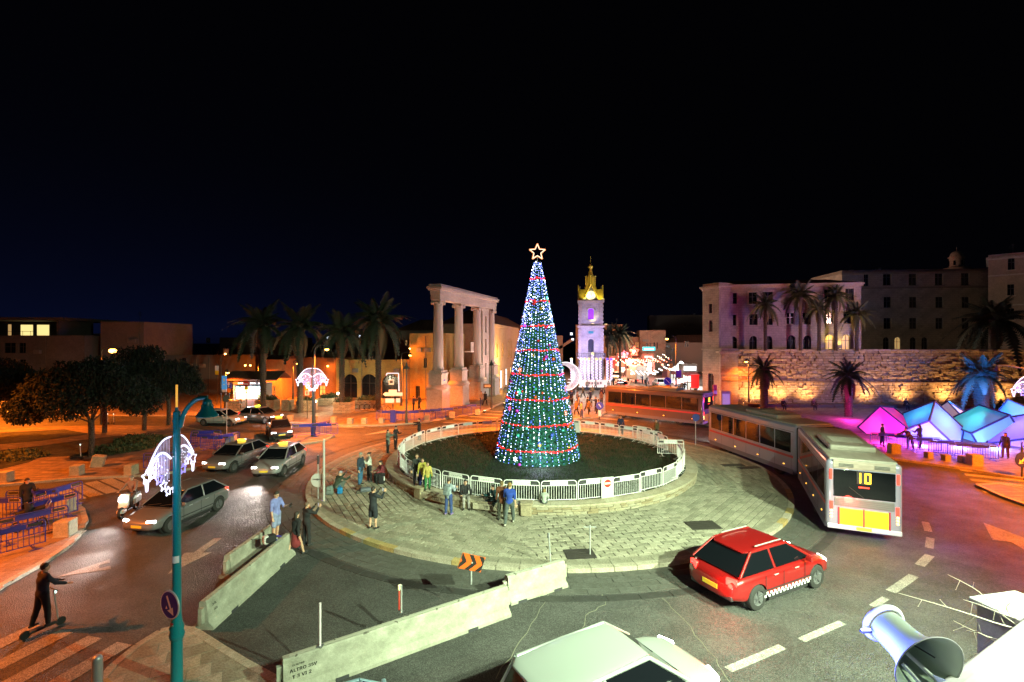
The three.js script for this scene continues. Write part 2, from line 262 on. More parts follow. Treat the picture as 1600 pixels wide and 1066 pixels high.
pavement('tower_square', 'crowded square around the clock tower', [[862, 655], [932, 652], [952, 640], [968, 622], [985, 598], [996, 578], [985, 570], [836, 570], [838, 610], [850, 640]], .13, M.paving, [[0, 3, M.kerb]], { stone: 1.6 });
pavement('crossing_island', 'kerbed crossing island at the right edge', [[1527, 757], [1560, 756], [1640, 770], [1720, 800], [1640, 800], [1570, 776]], .12, M.brickPaving, [[0, 6, M.kerb]], { stone: 1 });

// ---------------------------------------------------------------- the roundabout: kerb, pavers, planter wall and lawn
const RC = V(1.9, 0, -30.2), RW = V(1.75, 0, -31.2), R_OUT = 13.55, R_WALL = 9.6, PLAZA = .15;
const onRing = (c, r, a, y = 0) => V(c.x + r * Math.sin(a), y, c.z + r * Math.cos(a));      // angle 0 faces the camera
{
  const g = setting('roundabout_island', 'round paved island with pale kerb and concentric stone pavers');
  part(g, 'bed', cyl(R_OUT - .1, R_OUT - .1, .2, RC.x, PLAZA - .135, RC.z, 96), M.joint);
  const n = 104, ks = bx(.27, .24, 2 * Math.PI * R_OUT / n - .016), kn = bx(.42, .05, 2 * Math.PI * (R_OUT - .36) / n - .014);
  for (let k = 0; k < n; k++) {
    const a = (k + .5) / n * 2 * Math.PI, p = onRing(RC, R_OUT, a, PLAZA - .1 + rr(-.006, .006)), frontAngle = a > Math.PI ? a - 2 * Math.PI : a;
    part(g, 'kerb_stone', ks, frontAngle < -.18 && frontAngle > -.75 || frontAngle > .55 && frontAngle < 1.3 && k % 4 ? pick([M.kerb, M.kerbYellow]) : M.kerb, p, a + Math.PI / 2 + rr(-.004, .004));
    part(g, 'edge_slab', kn, M.paver[3], onRing(RC, R_OUT - .36, a, PLAZA - .016), a + Math.PI / 2);
  }
  // pavers in straight courses that change direction from sector to sector
  const list = [], tw = .56, td = .28, SECT = 10;
  for (let s = 0; s < SECT; s++) {
    const a0 = (s - .5 + .34) / SECT * 2 * Math.PI, am = a0 + Math.PI / SECT, ex = V(Math.cos(am), 0, -Math.sin(am)), ey = V(Math.sin(am), 0, Math.cos(am));
    for (let j = 0; j < 60; j++) for (let i = -18; i <= 18; i++) {
      const u = (i + (j & 1 ? .5 : 0)) * tw, v = 7.6 + j * td, ang = Math.atan2(u, v); if (Math.abs(ang) > Math.PI / SECT + .022) continue;
      const x = RC.x + ex.x * u + ey.x * v, z = RC.z + ex.z * u + ey.z * v, r = Math.hypot(x - RC.x, z - RC.z), rw = Math.hypot(x - RW.x, z - RW.z);
      if (r > R_OUT - .42 || rw < R_WALL - .2) continue; list.push([x, z, am, Math.hypot(x, z), s & 1]);
    }
  }
  list.sort((a, b) => a[3] - b[3]); const geos = [0, 1, 2, 3, 4, 5, 6].map((k) => { const q = bx(tw - .04, .05, td - .036, k * .31, 0, k * .77); return q.translate(-k * .31, 0, -k * .77); }), rest = [[], [], [], []];
  list.forEach(([x, z, a, , odd], k) => { const y = PLAZA - .026 - odd * .009 + rr(-.003, .003); if (k < 292) { const m = part(g, 'paver', pick(geos), pick(M.paver), V(x, y, z), a); m.rotation.x = rr(-.008, .008); } else rest[k % 4].push(bx(tw - .04, .05, td - .036, x, y, z, 0, a)); });
  rest.forEach((r, k) => stuff(part(g, 'pavers', r, M.paver[k])));
  for (const [px, py, w, d] of [[906, 866, 1.1, .8], [1098, 821, 1.3, .9], [1145, 727, 1.4, .5], [1170, 731, 1.4, .5]]) { const p = W(px, py, PLAZA); part(g, 'manhole_cover', [bx(w, .03, d), ...[-.3, -.1, .1, .3].map((k) => bx(w * .9, .008, .04, 0, .018, k * d))], std(.05, .045, .04, .6, { map: T.stone }), V(p.x, PLAZA + .004, p.z), .1); }
  // worn apron of dark setts around the kerb
  const seg = 92, inner = [], edge = bx(.32, .06, 2 * Math.PI * 15.35 / seg - .03);
  for (let k = 0; k < seg; k++) { const a = (k + .5) / seg * 2 * Math.PI; part(g, 'edge_sett', edge, M.darkSett, onRing(RC, 15.35, a, -.01), a + Math.PI / 2);
    for (let q = 0; q < 4; q++) { const r = 13.86 + q * .35; inner.push(bx(.335, .05, 2 * Math.PI * r / seg - .02, ...onRing(RC, r, a + (q & 1 ? .034 : 0), -.011 + rr(-.002, .002)).toArray(), 0, a + (q & 1 ? .034 : 0) + Math.PI / 2)); } }
  stuff(part(g, 'setts', inner, M.sett));
}
{
  const H0 = PLAZA, TOP = .6, g = thing('planter_wall', 'low round limestone planter wall with flat coping around the lawn', 'wall');
  part(g, 'core', new THREE.LatheGeometry([[R_WALL - .34, 0], [R_WALL - .14, 0], [R_WALL - .14, .5], [R_WALL - .34, .5]].map(([x, y]) => new THREE.Vector2(x, y)), 96).translate(RW.x, 0, RW.z), M.joint);
  const rest = []; let cnt = 0;
  for (let c = 0; c < 3; c++) { let a = -Math.PI; while (a < Math.PI) { const w = rr(.28, .55), da = w / R_WALL, m = a + da / 2, d = .16 + rr(-.03, .03), geoA = [w - .018, .105 + rr(-.012, .004), d, 0, 0, 0], p = onRing(RW, R_WALL - .12 + rr(0, .03), m, H0 + .055 + c * .117);
    if (Math.abs(m) < .98 && cnt < 270) { cnt++; part(g, 'stone', rbx(...geoA.slice(0, 3), .014, 0, 0, 0, 0, 0, 0, 1), pick(M.limestone), p, m); } else rest.push(bx(...geoA.slice(0, 3), p.x, p.y, p.z, 0, m)); a += da; } }
  stuff(part(g, 'stones', rest, M.limestone[0]));
  const n = 46; for (let k = 0; k < n; k++) { const a = (k + .5) / n * 2 * Math.PI, s = new THREE.Shape(); s.absarc(0, 0, R_WALL + .03, -Math.PI / n + .001, Math.PI / n - .001, false); s.absarc(0, 0, R_WALL - .62, Math.PI / n - .001, -Math.PI / n + .001, true); const q = new THREE.ExtrudeGeometry(s, { depth: .085, bevelEnabled: true, bevelSize: .008, bevelThickness: .008, bevelSegments: 1, curveSegments: 3 }); q.rotateX(-Math.PI / 2); q.rotateY(-Math.PI / 2); part(g, 'coping_stone', q, M.limestone[[2, 0, 2][k % 3]], V(RW.x, TOP - .085, RW.z), a); }
  // two end piers and the inscribed stones between them
  const insc = (label, px0, text, ang) => { const p = onRing(RW, R_WALL + .06, ang, .41); const m = part(g, 'inscribed_stone', [bx(2.0, .26, .12)], M.limestone[2], p, ang); tag(m, label);
    part(m, 'inscription', plate(1.9, .22, 0, 0, .0625), print(512, 60, (x, w, h) => { x.strokeStyle = '#16140f'; hebrew(x, text, 490, 12, 38, .17); }, { clear: true })); };
  insc('inscribed pale stone by the standing woman', 0, 'כיכר יוסי כרמל', -.27);
  insc('inscribed pale stone at the left pier', 0, 'יוסי כרמל', -.62);
  for (const a of [-.115, -.72]) part(g, 'pier', [rbx(.5, .5, .5, .05, 0, .25, 0), rbx(.58, .12, .56, .05, 0, .53, 0)], M.limestone[1], onRing(RW, R_WALL - .02, a, H0), a);
}
{
  const m = new THREE.Mesh(cyl(R_WALL - .35, R_WALL - .35, .3, RW.x, .33, RW.z, 80), std(.022, .026, .014, .95, { map: T.soil })); m.name = 'garden_soil'; scene.add(m); tag(m, 'dark soil bed inside the planter wall', null, null, 'structure');
  const blade = join([0, 1, 2, 3, 4].map((k) => { const b = new THREE.BufferGeometry(), a = k * 1.3, r = .05 + .015 * k; b.setAttribute('position', new THREE.BufferAttribute(new Float32Array([r * Math.cos(a), 0, r * Math.sin(a), r * Math.cos(a) + .022 * Math.sin(a), 0, r * Math.sin(a) - .022 * Math.cos(a), r * 1.9 * Math.cos(a), .07 + .012 * k, r * 1.9 * Math.sin(a)]), 3)); b.computeVertexNormals(); return b; }));
  const N = 15000, im = new THREE.InstancedMesh(blade, std(.013, .03, .01, .9), N), c = new THREE.Color(); let i = 0;
  while (i < N) { const r = Math.sqrt(rnd()) * (R_WALL - .45), a = rnd() * 6.283; im.setMatrixAt(i, mat4(RW.x + r * Math.sin(a), .475, RW.z + r * Math.cos(a), 0, rnd() * 6, 0, rr(.7, 1.5))); const k = rr(.5, 1.2); im.setColorAt(i, c.setRGB(k, k * rr(.8, 1.1), k * .8)); i++; }
  im.name = 'grass'; scene.add(im); tag(im, 'short dark grass on the round lawn under the lit tree', 'grass', null, 'stuff');
}
// ---------------------------------------------------------------- buildings
const PL = (r, g, b) => std(r, g, b, .9, { map: T.plaster });
const paneDark = std(.012, .013, .016, .15), frameDark = std(.05, .045, .04, .6), roofTile = std(.16, .075, .045, .85, { map: T.bark });
function opening(u, v, w, h, arched) {               // centre u, foot v
  const p = new THREE.Path(); p.moveTo(u - w / 2, v); p.lineTo(u + w / 2, v);
  if (arched) { const r = w / 2, y = v + h - r; p.lineTo(u + r, y); p.absarc(u, y, r, 0, Math.PI, false); } else { p.lineTo(u + w / 2, v + h); p.lineTo(u - w / 2, v + h); }
  p.closePath(); return p;
}
// o: a, b = left and right foot of the front wall [x, z]; wins in metres [u from left, foot, w, h, arched, lit] or in pixels
function building(name, label, o) {
  const a = V(o.a[0], 0, o.a[1]), b = V(o.b[0], 0, o.b[1]), d = b.clone().sub(a), L = d.length(), ry = Math.atan2(-d.z, d.x), y0 = o.y0 || 0, h = o.h;
  const g = thing(name, label, o.cat || 'building', V((a.x + b.x) / 2, y0, (a.z + b.z) / 2), ry, o.group), depth = o.depth || 6, inset = o.inset || .22;
  const N = V(Math.sin(ry), 0, Math.cos(ry));
  const hit = (px, py) => { const r = V((px - 800) / FOCAL, -(py - 533) / FOCAL, -1), t = (a.clone().sub(V(0, CAM_H, 0)).dot(N)) / r.dot(N), q = r.multiplyScalar(t).add(V(0, CAM_H, 0)); return [q.clone().sub(a).dot(d) / L, q.y - y0]; };
  const wins = (o.wins || []).map((w) => { if (!w.px) return w; const [u0, v0] = hit(w.px[0], w.px[3]), [u1, v1] = hit(w.px[2], w.px[1]); return [(u0 + u1) / 2, v0, Math.abs(u1 - u0), v1 - v0, w.arched, w.lit, w.frame]; });
  const s = new THREE.Shape([[-L / 2, 0], [L / 2, 0], [L / 2, h], [-L / 2, h]].map(([x, y]) => new THREE.Vector2(x, y)));
  wins.forEach(([u, v, w, hh, ar]) => s.holes.push(opening(u - L / 2, Math.max(.02, v), w, hh, ar)));
  part(g, 'wall', [new THREE.ExtrudeGeometry(s, { depth: .3, bevelEnabled: false, curveSegments: 8 }).translate(0, 0, -.3), bx(L, h, depth - .32, 0, h / 2, -.31 - (depth - .32) / 2)], o.mat);
  wins.forEach(([u, v, w, hh, ar, lit, frame]) => {
    const fr = part(g, 'window', [bx(w + .02, .05, .08, 0, .02, 0), bx(.06, hh, .08, -w / 2, hh / 2, 0), bx(.06, hh, .08, w / 2, hh / 2, 0), bx(.05, hh - .1, .07, 0, hh / 2, 0), bx(w - .1, .05, .065, 0, hh * .62, 0)], frame || frameDark, V(u - L / 2, Math.max(.02, v), -inset));
    part(fr, 'pane', ar ? extr(new THREE.Shape(opening(0, 0, w, hh, true).getPoints(8)), .02).translate(0, 0, -.05) : bx(w, hh, .02, 0, hh / 2, -.04), lit || paneDark);
    if (o.sill) part(fr, 'sill', bx(w + .25, .08, .16, 0, -.05, inset + .06), o.trim || o.mat);
    if (o.surround && !ar) part(fr, 'surround', [bx(.12, hh + .1, .06, -w / 2 - .07, hh / 2, inset + .022), bx(.12, hh + .1, .06, w / 2 + .07, hh / 2, inset + .022), bx(w + .26, .16, .07, 0, hh + .13, inset + .026)], o.trim || o.mat);
    if (o.surround && ar) { const t = tube(Array.from({ length: 9 }, (_, k) => V(w / 2 * 1.06 * Math.cos(Math.PI * k / 8), hh - w / 2 + w / 2 * 1.06 * Math.sin(Math.PI * k / 8), inset + .02)), .07, 5, 16); part(fr, 'surround', t, o.trim || o.mat); }
  });
  if (o.cornice) part(g, 'cornice', [bx(L + .5, .22, .5, 0, h - .1, .06), bx(L + .3, .14, .36, 0, h - .29, .03), bx(.3, .22, depth, -L / 2 - .1, h - .1, -depth / 2 - .2), bx(.3, .22, depth, L / 2 + .1, h - .1, -depth / 2 - .2)], o.trim || o.mat);
  for (const v of o.bands || []) part(g, 'string_course', bx(L + .12, .16, .14, 0, v, .055), o.trim || o.mat);
  if (o.roof === 'hip' || o.roof === 'gable') {
    const rh = o.rh || 1.6, e = .3, k = o.roof === 'hip' ? Math.min(L, depth) / 2 : 0, P = [[-L / 2 - e, 0, e], [L / 2 + e, 0, e], [L / 2 + e, 0, -depth - e], [-L / 2 - e, 0, -depth - e], [-L / 2 - e + k, rh, -depth / 2], [L / 2 + e - k, rh, -depth / 2]], F = [[0, 1, 5], [0, 5, 4], [1, 2, 5], [2, 3, 4], [2, 4, 5], [3, 0, 4], [0, 2, 1], [0, 3, 2]], pos = [];
    F.forEach((f) => f.forEach((i) => pos.push(...P[i]))); const q = new THREE.BufferGeometry(); q.setAttribute('position', new THREE.BufferAttribute(new Float32Array(pos), 3)); q.computeVertexNormals();
    const uv = new Float32Array(pos.length / 3 * 2); for (let i = 0; i < pos.length / 3; i++) { uv[i * 2] = pos[i * 3]; uv[i * 2 + 1] = pos[i * 3 + 2]; } q.setAttribute('uv', new THREE.BufferAttribute(uv, 2));
    part(g, 'roof', q, roofTile, V(0, h + .012, 0));
  } else part(g, 'parapet', [bx(L, .35, .2, 0, h + .18, -.12), bx(.2, .35, depth - .25, -L / 2 + .1, h + .18, -depth / 2 - .1), bx(.2, .35, depth - .25, L / 2 - .1, h + .18, -depth / 2 - .1)], o.trim || o.mat);
  if (o.roof === 'flat' && L > 5) {               // what stands on flat roofs: water tanks, aerials, air conditioners
    const q = (k) => { const v = Math.sin((a.x * 12.9 + a.z * 7.7 + k * 41.3)) * 43758.5; return v - Math.floor(v); };
    for (let k = 0; k < Math.min(4, Math.floor(L / 5)); k++) { const x = (q(k) - .5) * (L - 2), z = -depth * (.3 + .5 * q(k + 9)); if (k % 2) part(g, 'water_tank', [cyl(.4, .4, .9, x, h + .75, z, 12), bx(.9, .3, .9, x, h + .15, z)], std(.3, .3, .3, .6)); else part(g, 'aerial', [bar(V(x, h, z), V(x, h + 2.1, z), .03, 5), ...[0, 1, 2, 3].map((j) => bar(V(x - .4 + j * .05, h + 1.5 + j * .17, z), V(x + .4 - j * .05, h + 1.5 + j * .17, z), .015, 4))], M.dark); }
    if (o.clutter !== false && y0 === 0 && h < 12) for (let k = 0; k < 2; k++) { const x = (q(k + 20) - .5) * (L - 2); part(g, 'air_conditioner', [rbx(.8, .55, .35, .03, x, h * .78, .18), cyl(.2, .2, .03, x - .12, h * .78, .36, 12, Math.PI / 2)], std(.2, .2, .19, .6)); part(g, 'drain_pipe', bar(V(x + .9, 0, .06), V(x + .9, h, .06), .04, 6), std(.15, .14, .13, .6)); } }
  return g;
}
const px = (x0, y0, x1, y1, arched, lit, frame) => ({ px: [x0, y0, x1, y1], arched, lit, frame });
const litWarm = glow(1, .62, .2, 2.2), litDim = glow(.9, .55, .2, .5), litCool = glow(.75, .85, 1, 2.5), litYellow = glow(1, .8, .3, 1.1);

// right: the old stone wall, the long house on it, the back houses
const WA = V(26.2, 0, -60), WB = V(84, 0, -57.4);
{
  const d = WB.clone().sub(WA), L = d.length(), ry = Math.atan2(-d.z, d.x), g = thing('old_stone_wall', 'long tall rough stone wall lit from below by amber lights', 'wall', WA.clone(), ry);
  part(g, 'core', bx(L, 6.6, 1.2, L / 2, 3.3, -.72), std(.16, .12, .08, .95, { map: T.soil }));
  const lots = [[], [], []];
  for (let y = 0; y < 6.75;) { const rh = rr(.17, .34); for (let x = 0; x < L;) { const w = rr(.25, .8), k = rh - rr(.02, .06), dp = .3 + rr(-.12, .1);
    const q = bx(w - rr(.02, .06), k, dp, x + w / 2, y + k / 2, -.12 + dp / 2 - .15 + rr(-.02, .03), rr(-.05, .05), rr(-.06, .06), rr(-.03, .03)); lots[Math.floor(rnd() * 3)].push(q); x += w; } y += rh; }
  [[.44, .33, .2], [.38, .27, .16], [.5, .4, .26]].forEach((c, k) => stuff(part(g, 'stones', lots[k], std(...c, .95, { map: T.stone, bumpMap: T.stoneBump, bumpScale: .02 }))));
  const ledge = []; for (let x = 0; x < L; x += 1.1) ledge.push(rbx(1.08, .2, .36, .03, x + .54, 3.05 - .006 * x + rr(-.03, .03), .03, 0, 0, 0, 1)); part(g, 'string_course', ledge, std(.22, .15, .1, .9, { map: T.stone }));
  const cap = []; for (let x = 0; x < L; x += .7) cap.push(rbx(.68, .2 + rr(0, .08), 1.3, .03, x + .35, 6.85, -.55 + rr(-.04, .04), 0, 0, 0, 1)); part(g, 'coping', cap, std(.4, .33, .25, .9, { map: T.stone }));
  const bench = thing('stone_bench', 'long low dark stone bench along the foot of the old wall', 'bench', WA.clone().add(V(2, 0, 0)), ry);
  for (let x = 0; x < 54; x += 2) part(bench, 'block', rbx(1.97, .52, 1.2, .04, x + 1, .26, 2.3, 0, 0, 0, 1), std(.11, .09, .075, .85, { map: T.stone }));
  // amber uplights: bar fittings behind the bench
  const fit = (x) => { const p = V(x, .42, 1.25).applyAxisAngle(V(0, 1, 0), ry).add(WA), q = V(x, 3.4, -.1).applyAxisAngle(V(0, 1, 0), ry).add(WA);
    return [p, q]; };
  const spots = [1168, 1184, 1218, 1258, 1348, 1404, 1466, 1548, 1625];
  spots.forEach((pxl, k) => { const X = (pxl - 800) / FOCAL, x = (X * 59.6 - WA.x) / 1; const [p, q] = fit(x), where = ['leftmost, beside the lamp post', 'between the lamp post and the palm', 'right of the first palm trunk', 'left of the magenta palm', 'behind the pink cube', 'above the blue topped cube', 'between the cubes and the big palm', 'right of the big blue palm', 'at the right edge'][k];
    const t = thing('wall_uplight', `amber bar uplight at the wall foot, ${where}`, 'uplight', p, ry, 'uplights along the old wall');
    part(t, 'housing', bx(1.9, .09, .16, 0, -.06, 0), M.dark); part(t, 'tube', bx(1.8, .05, .1, 0, .01, 0), glow(1, .72, .3, 5));
    addSpot(rgb(1, .5, .17), 190, p.clone().add(V(0, .06, 0)), q, 1.15, 1, 14); });
}
const ochre = std(.4, .34, .27, .9, { map: T.ashlar }), ochreTrim = std(.5, .44, .36, .85, { map: T.stone });
building('stone_house', 'long stone house with arched ground windows standing on the old wall', { a: [26.3, -62.2], b: [43.3, -59.5], y0: 6.85, h: 8.4, depth: 6, mat: ochre, trim: ochreTrim, roof: 'hip', rh: .8, cornice: true, surround: true,
  wins: [px(1115, 458, 1128, 475), px(1138, 458, 1152, 475), px(1170, 457, 1183, 475), px(1194, 456, 1208, 474), px(1288, 453, 1302, 471), px(1321, 451, 1334, 470),
    px(1115, 492, 1128, 509), px(1138, 492, 1151, 509), px(1171, 491, 1184, 508), px(1195, 491, 1208, 508), px(1229, 489, 1242, 507, false, null, M.white), px(1254, 489, 1267, 507), px(1289, 488, 1302, 506), px(1318, 487, 1331, 506),
    px(1115, 527, 1128, 547, true), px(1139, 526, 1152, 547, true), px(1171, 525, 1183, 547, true), px(1195, 525, 1207, 547, true), px(1230, 524, 1243, 547, true), px(1255, 524, 1268, 547, true), px(1290, 523, 1303, 547, true, litDim), px(1316, 523, 1329, 547, true, litDim)] });
building('corner_tower', 'slim stone corner block rising from the street at the wall end', { a: [25.1, -63.2], b: [26.28, -60.9], y0: 0, h: 15.1, depth: 3, mat: ochre, trim: ochreTrim, cornice: true, bands: [6.9, 3.9], roof: 'flat', surround: true,
  wins: [[1.3, 9.2, .55, 1.5, true], [1.3, 11.6, .5, 1.2, false], [1.3, 1, .9, 3, true]] });
building('buttress', 'plain stone buttress where the old wall meets the street', { a: [26.1, -60.0], b: [28.1, -59.7], h: 6.7, depth: 1.4, mat: ochre, trim: ochreTrim, cat: 'buttress', bands: [3.9], cornice: true });
building('back_house', 'dim long house with three rows of dark windows behind the palms', { a: [54, -78.5], b: [78, -76], y0: 0, h: 19.2, depth: 10, mat: std(.34, .28, .19, .9, { map: T.ashlar }), trim: std(.25, .2, .14, .9, { map: T.stone }), bands: [16.6], cornice: true, roof: 'flat', sill: true,
  wins: [[1387, 14], [1427, 14], [1468, 14], [1509, 14]].flatMap(([c]) => [px(c - 7, 425, c + 6, 446), px(c - 6, 464, c + 6, 481), px(c - 6, 497, c + 6, 514)]).concat([px(1350, 428, 1358, 447), px(1380, 527, 1390, 546, true), px(1398, 527, 1408, 546, true, litDim), px(1422, 527, 1432, 546, true), px(1440, 527, 1450, 546, true)]) });
building('edge_house', 'dim plastered house cut off by the right edge', { a: [67.5, -68], b: [76, -59.5], y0: 0, h: 19.8, depth: 10, mat: std(.3, .22, .15, .9, { map: T.plaster }), trim: ochreTrim, bands: [17.2, 13], cornice: true, roof: 'flat', sill: true, wins: [px(1575, 402, 1586, 422), px(1574, 444, 1585, 462), px(1574, 482, 1585, 500), px(1610, 400, 1622, 420), px(1610, 442, 1622, 460)] });
{ const g = thing('dome_turret', 'small pale domed turret above the dark roofs at right', 'turret', D(1495, 418, 92).setY(0)), m = std(.5, .48, .44, .85, { map: T.stone });
  part(g, 'shaft', cyl(2, 2, 22, 0, 11, 0, 14), std(.2, .18, .15, .9)); part(g, 'drum', [cyl(1.1, 1.1, 2.2, 0, 22.9, 0, 14), cyl(1.3, 1.3, .2, 0, 24, 0, 14)], m); part(g, 'dome', sph(1.05, 0, 24.1, 0, 16, V(1, 1.15, 1)), m); part(g, 'finial', cyl(.08, .02, .9, 0, 25.6, 0), m);
  for (let k = 0; k < 6; k++) part(g, 'window', rbx(.35, .9, .1, .04, 1.1 * Math.sin(k * 1.05), 22.9, 1.1 * Math.cos(k * 1.05), 0, k * 1.05), paneDark); }

// left: modern apartment house and white block
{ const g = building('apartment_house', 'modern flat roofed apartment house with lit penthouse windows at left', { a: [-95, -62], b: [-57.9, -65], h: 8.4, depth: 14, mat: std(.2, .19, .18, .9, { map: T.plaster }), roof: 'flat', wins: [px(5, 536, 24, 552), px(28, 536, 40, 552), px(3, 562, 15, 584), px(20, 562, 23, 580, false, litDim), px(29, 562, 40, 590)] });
  const b = g.children.find((o) => o.name === 'wall'); const L = 37.2;
  part(g, 'penthouse', [bx(34, 2.3, .25, -2.4, 9.6, -6), bx(.3, 2.3, 6, 14.4, 9.6, -4)], std(.16, .14, .13, .8, { map: T.plaster }));
  part(g, 'roof_slab', bx(36, .35, 12, -1.6, 11, -5.5), std(.1, .1, .1, .8));
  [[7.4, 1.7, 1.65, litYellow], [9.6, 1.7, 1.65, litYellow], [12.3, 1.6, 1.4, paneDark], [2.8, 1.4, 1.6, paneDark], [5.1, .5, 1.7, litDim], [14, .3, 1.6, litDim]].forEach(([x, w, h, m]) => { const fr = part(g, 'window', [bx(w + .14, .08, .1, 0, 0, 0), bx(w + .14, .08, .1, 0, h, 0), bx(.08, h, .1, -w / 2 - .03, h / 2, 0), bx(.08, h, .1, w / 2 + .03, h / 2, 0)], M.dark, V(x - 1, 8.75, -5.8)); part(fr, 'pane', bx(w, h, .03, 0, h / 2, 0), m); });
  part(g, 'railing', [bx(30, .05, .05, -3, 9.3, -.4), ...Array.from({ length: 30 }, (_, k) => bx(.03, .9, .03, -17.5 + k, 8.9, -.4))], M.dark); part(g, 'balcony', [bx(8, .2, 1.4, -8, 4.3, .7), bx(8, .9, .08, -8, 4.85, 1.36)], std(.1, .1, .1, .8)); }
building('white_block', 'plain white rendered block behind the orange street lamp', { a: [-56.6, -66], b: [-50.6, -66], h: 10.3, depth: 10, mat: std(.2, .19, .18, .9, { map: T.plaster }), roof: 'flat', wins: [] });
{ const g = thing('lit_roof_truss', 'far roof truss outlined with white light lines on the left skyline', 'roof truss', V(0, 0, 0)), z = 95, P = (x, y) => D(x, y, z), lm = glow(.75, .85, 1, 3.2);
  part(g, 'hall', [bx(22, 9.5, 10, P(150, 0).x - 2, 4.75, -z - 5.5), bx(8, 8.6, 10, P(215, 0).x, 4.3, -z - 5.5)], std(.08, .08, .08, .9));
  part(g, 'top_line', [bar(P(60, 497), P(112, 500), .1), bar(P(112, 501), P(142, 503), .08), bar(P(190, 505), P(210, 506), .12), bar(P(210, 506), P(239, 521), .12)], lm);
  part(g, 'lattice', [[210, 506, 214, 519], [214, 519, 219, 510], [219, 510, 222, 520], [222, 520, 226, 514], [226, 514, 228, 521], [228, 521, 233, 518], [212, 521, 239, 521]].map(([a, b, c, d]) => bar(P(a, b), P(c, d), .07)), lm); }

// middle left: kiosk, low houses, the arcade
const brownP = std(.24, .15, .09, .9, { map: T.plaster }), yellowP = std(.5, .36, .12, .9, { map: T.plaster });
building('arcade_house', 'low yellow arcade with three dark arched shop windows', { a: [-24.2, -66], b: [-14.2, -65], h: 5.1, depth: 8, mat: yellowP, roof: 'flat', inset: .26, surround: true,
  wins: [px(536, 585, 558, 622, true), px(564, 585, 589, 622, true), px(596, 585, 625, 624, true)] });
building('yellow_tower_house', 'taller yellow house beside the arcade behind the columns', { a: [-14.15, -66.2], b: [-9, -65], h: 8.7, depth: 9, mat: yellowP, roof: 'flat', bands: [4.2], wins: [px(649, 604, 656, 624), px(662, 560, 667, 575)] });
building('brown_house', 'brown plaster house between kiosk and arcade with one lit window', { a: [-36, -70], b: [-24.3, -67.5], h: 5.3, depth: 8, mat: brownP, roof: 'flat', wins: [px(498, 603, 508, 618, false, litDim), px(447, 593, 450, 612, false, litDim)] });
building('orange_gable', 'narrow house end glowing orange under the street lamps', { a: [-33.9, -65.5], b: [-31.3, -65.3], h: 5.5, depth: 5, mat: std(.42, .24, .12, .9, { map: T.plaster }), roof: 'gable', rh: .5, wins: [px(417, 603, 424, 616, false, litWarm), px(427, 603, 430, 618, false, litDim)] });
{ const p = V(-30.6, .13, -56), g = thing('kiosk', 'brightly lit kiosk with a dark sign band and sloping tiled roof', 'kiosk', p, .06);
  part(g, 'wall', [bx(3.6, 2.9, .1, 0, 1.45, -1.6), bx(.1, 2.9, 1.7, -1.8, 1.45, -.8), bx(.1, 2.9, 1.7, 1.8, 1.45, -.8), bx(3.6, 1.0, .1, 0, .5, -.06)], std(.3, .3, .3, .7));
  part(g, 'roof', [bx(6.2, .12, 2.6, 0, 3.75, -1.1, .35, 0, 0), bx(6.2, .1, 2.3, 0, 3.72, -3.1, -.4, 0, 0)], roofTile);
  part(g, 'sign_band', [bx(3.7, .32, .1, 0, 2.95, .06)], M.black);
  for (let j = 0; j < 2; j++) for (let i = 0; i < 7; i++) part(g, 'display', rbx(.46, .72, .06, .02, -1.5 + i * .5, 1.42 + j * .78, -.4 + j * .1), glow(...[[.7, .85, 1], [.35, .6, 1], [.8, 1, .9], [.5, .9, .8], [1, 1, .9], [.4, .8, .5], [.6, .7, 1]][(i + j * 3) % 7], .5));
  for (let i = 0; i < 5; i++) part(g, 'counter_panel', rbx(.64, .85, .05, .02, -1.4 + i * .7, .55, .01), std(.12, .14, .17, .6));
  for (const [x, c] of [[-1.2, [.6, .7, 1]], [.2, [1, 1, 1]], [1.1, [.9, .9, .9]]]) part(g, 'lettering', [0, 1, 2].map((k) => bx(.13, .14, .03, x + k * .2, 2.95, .12)), glow(...c, 1.6));
  addPoint(rgb(.75, .88, 1), 26, p.clone().add(V(.2, 2.2, .9)), 10); }
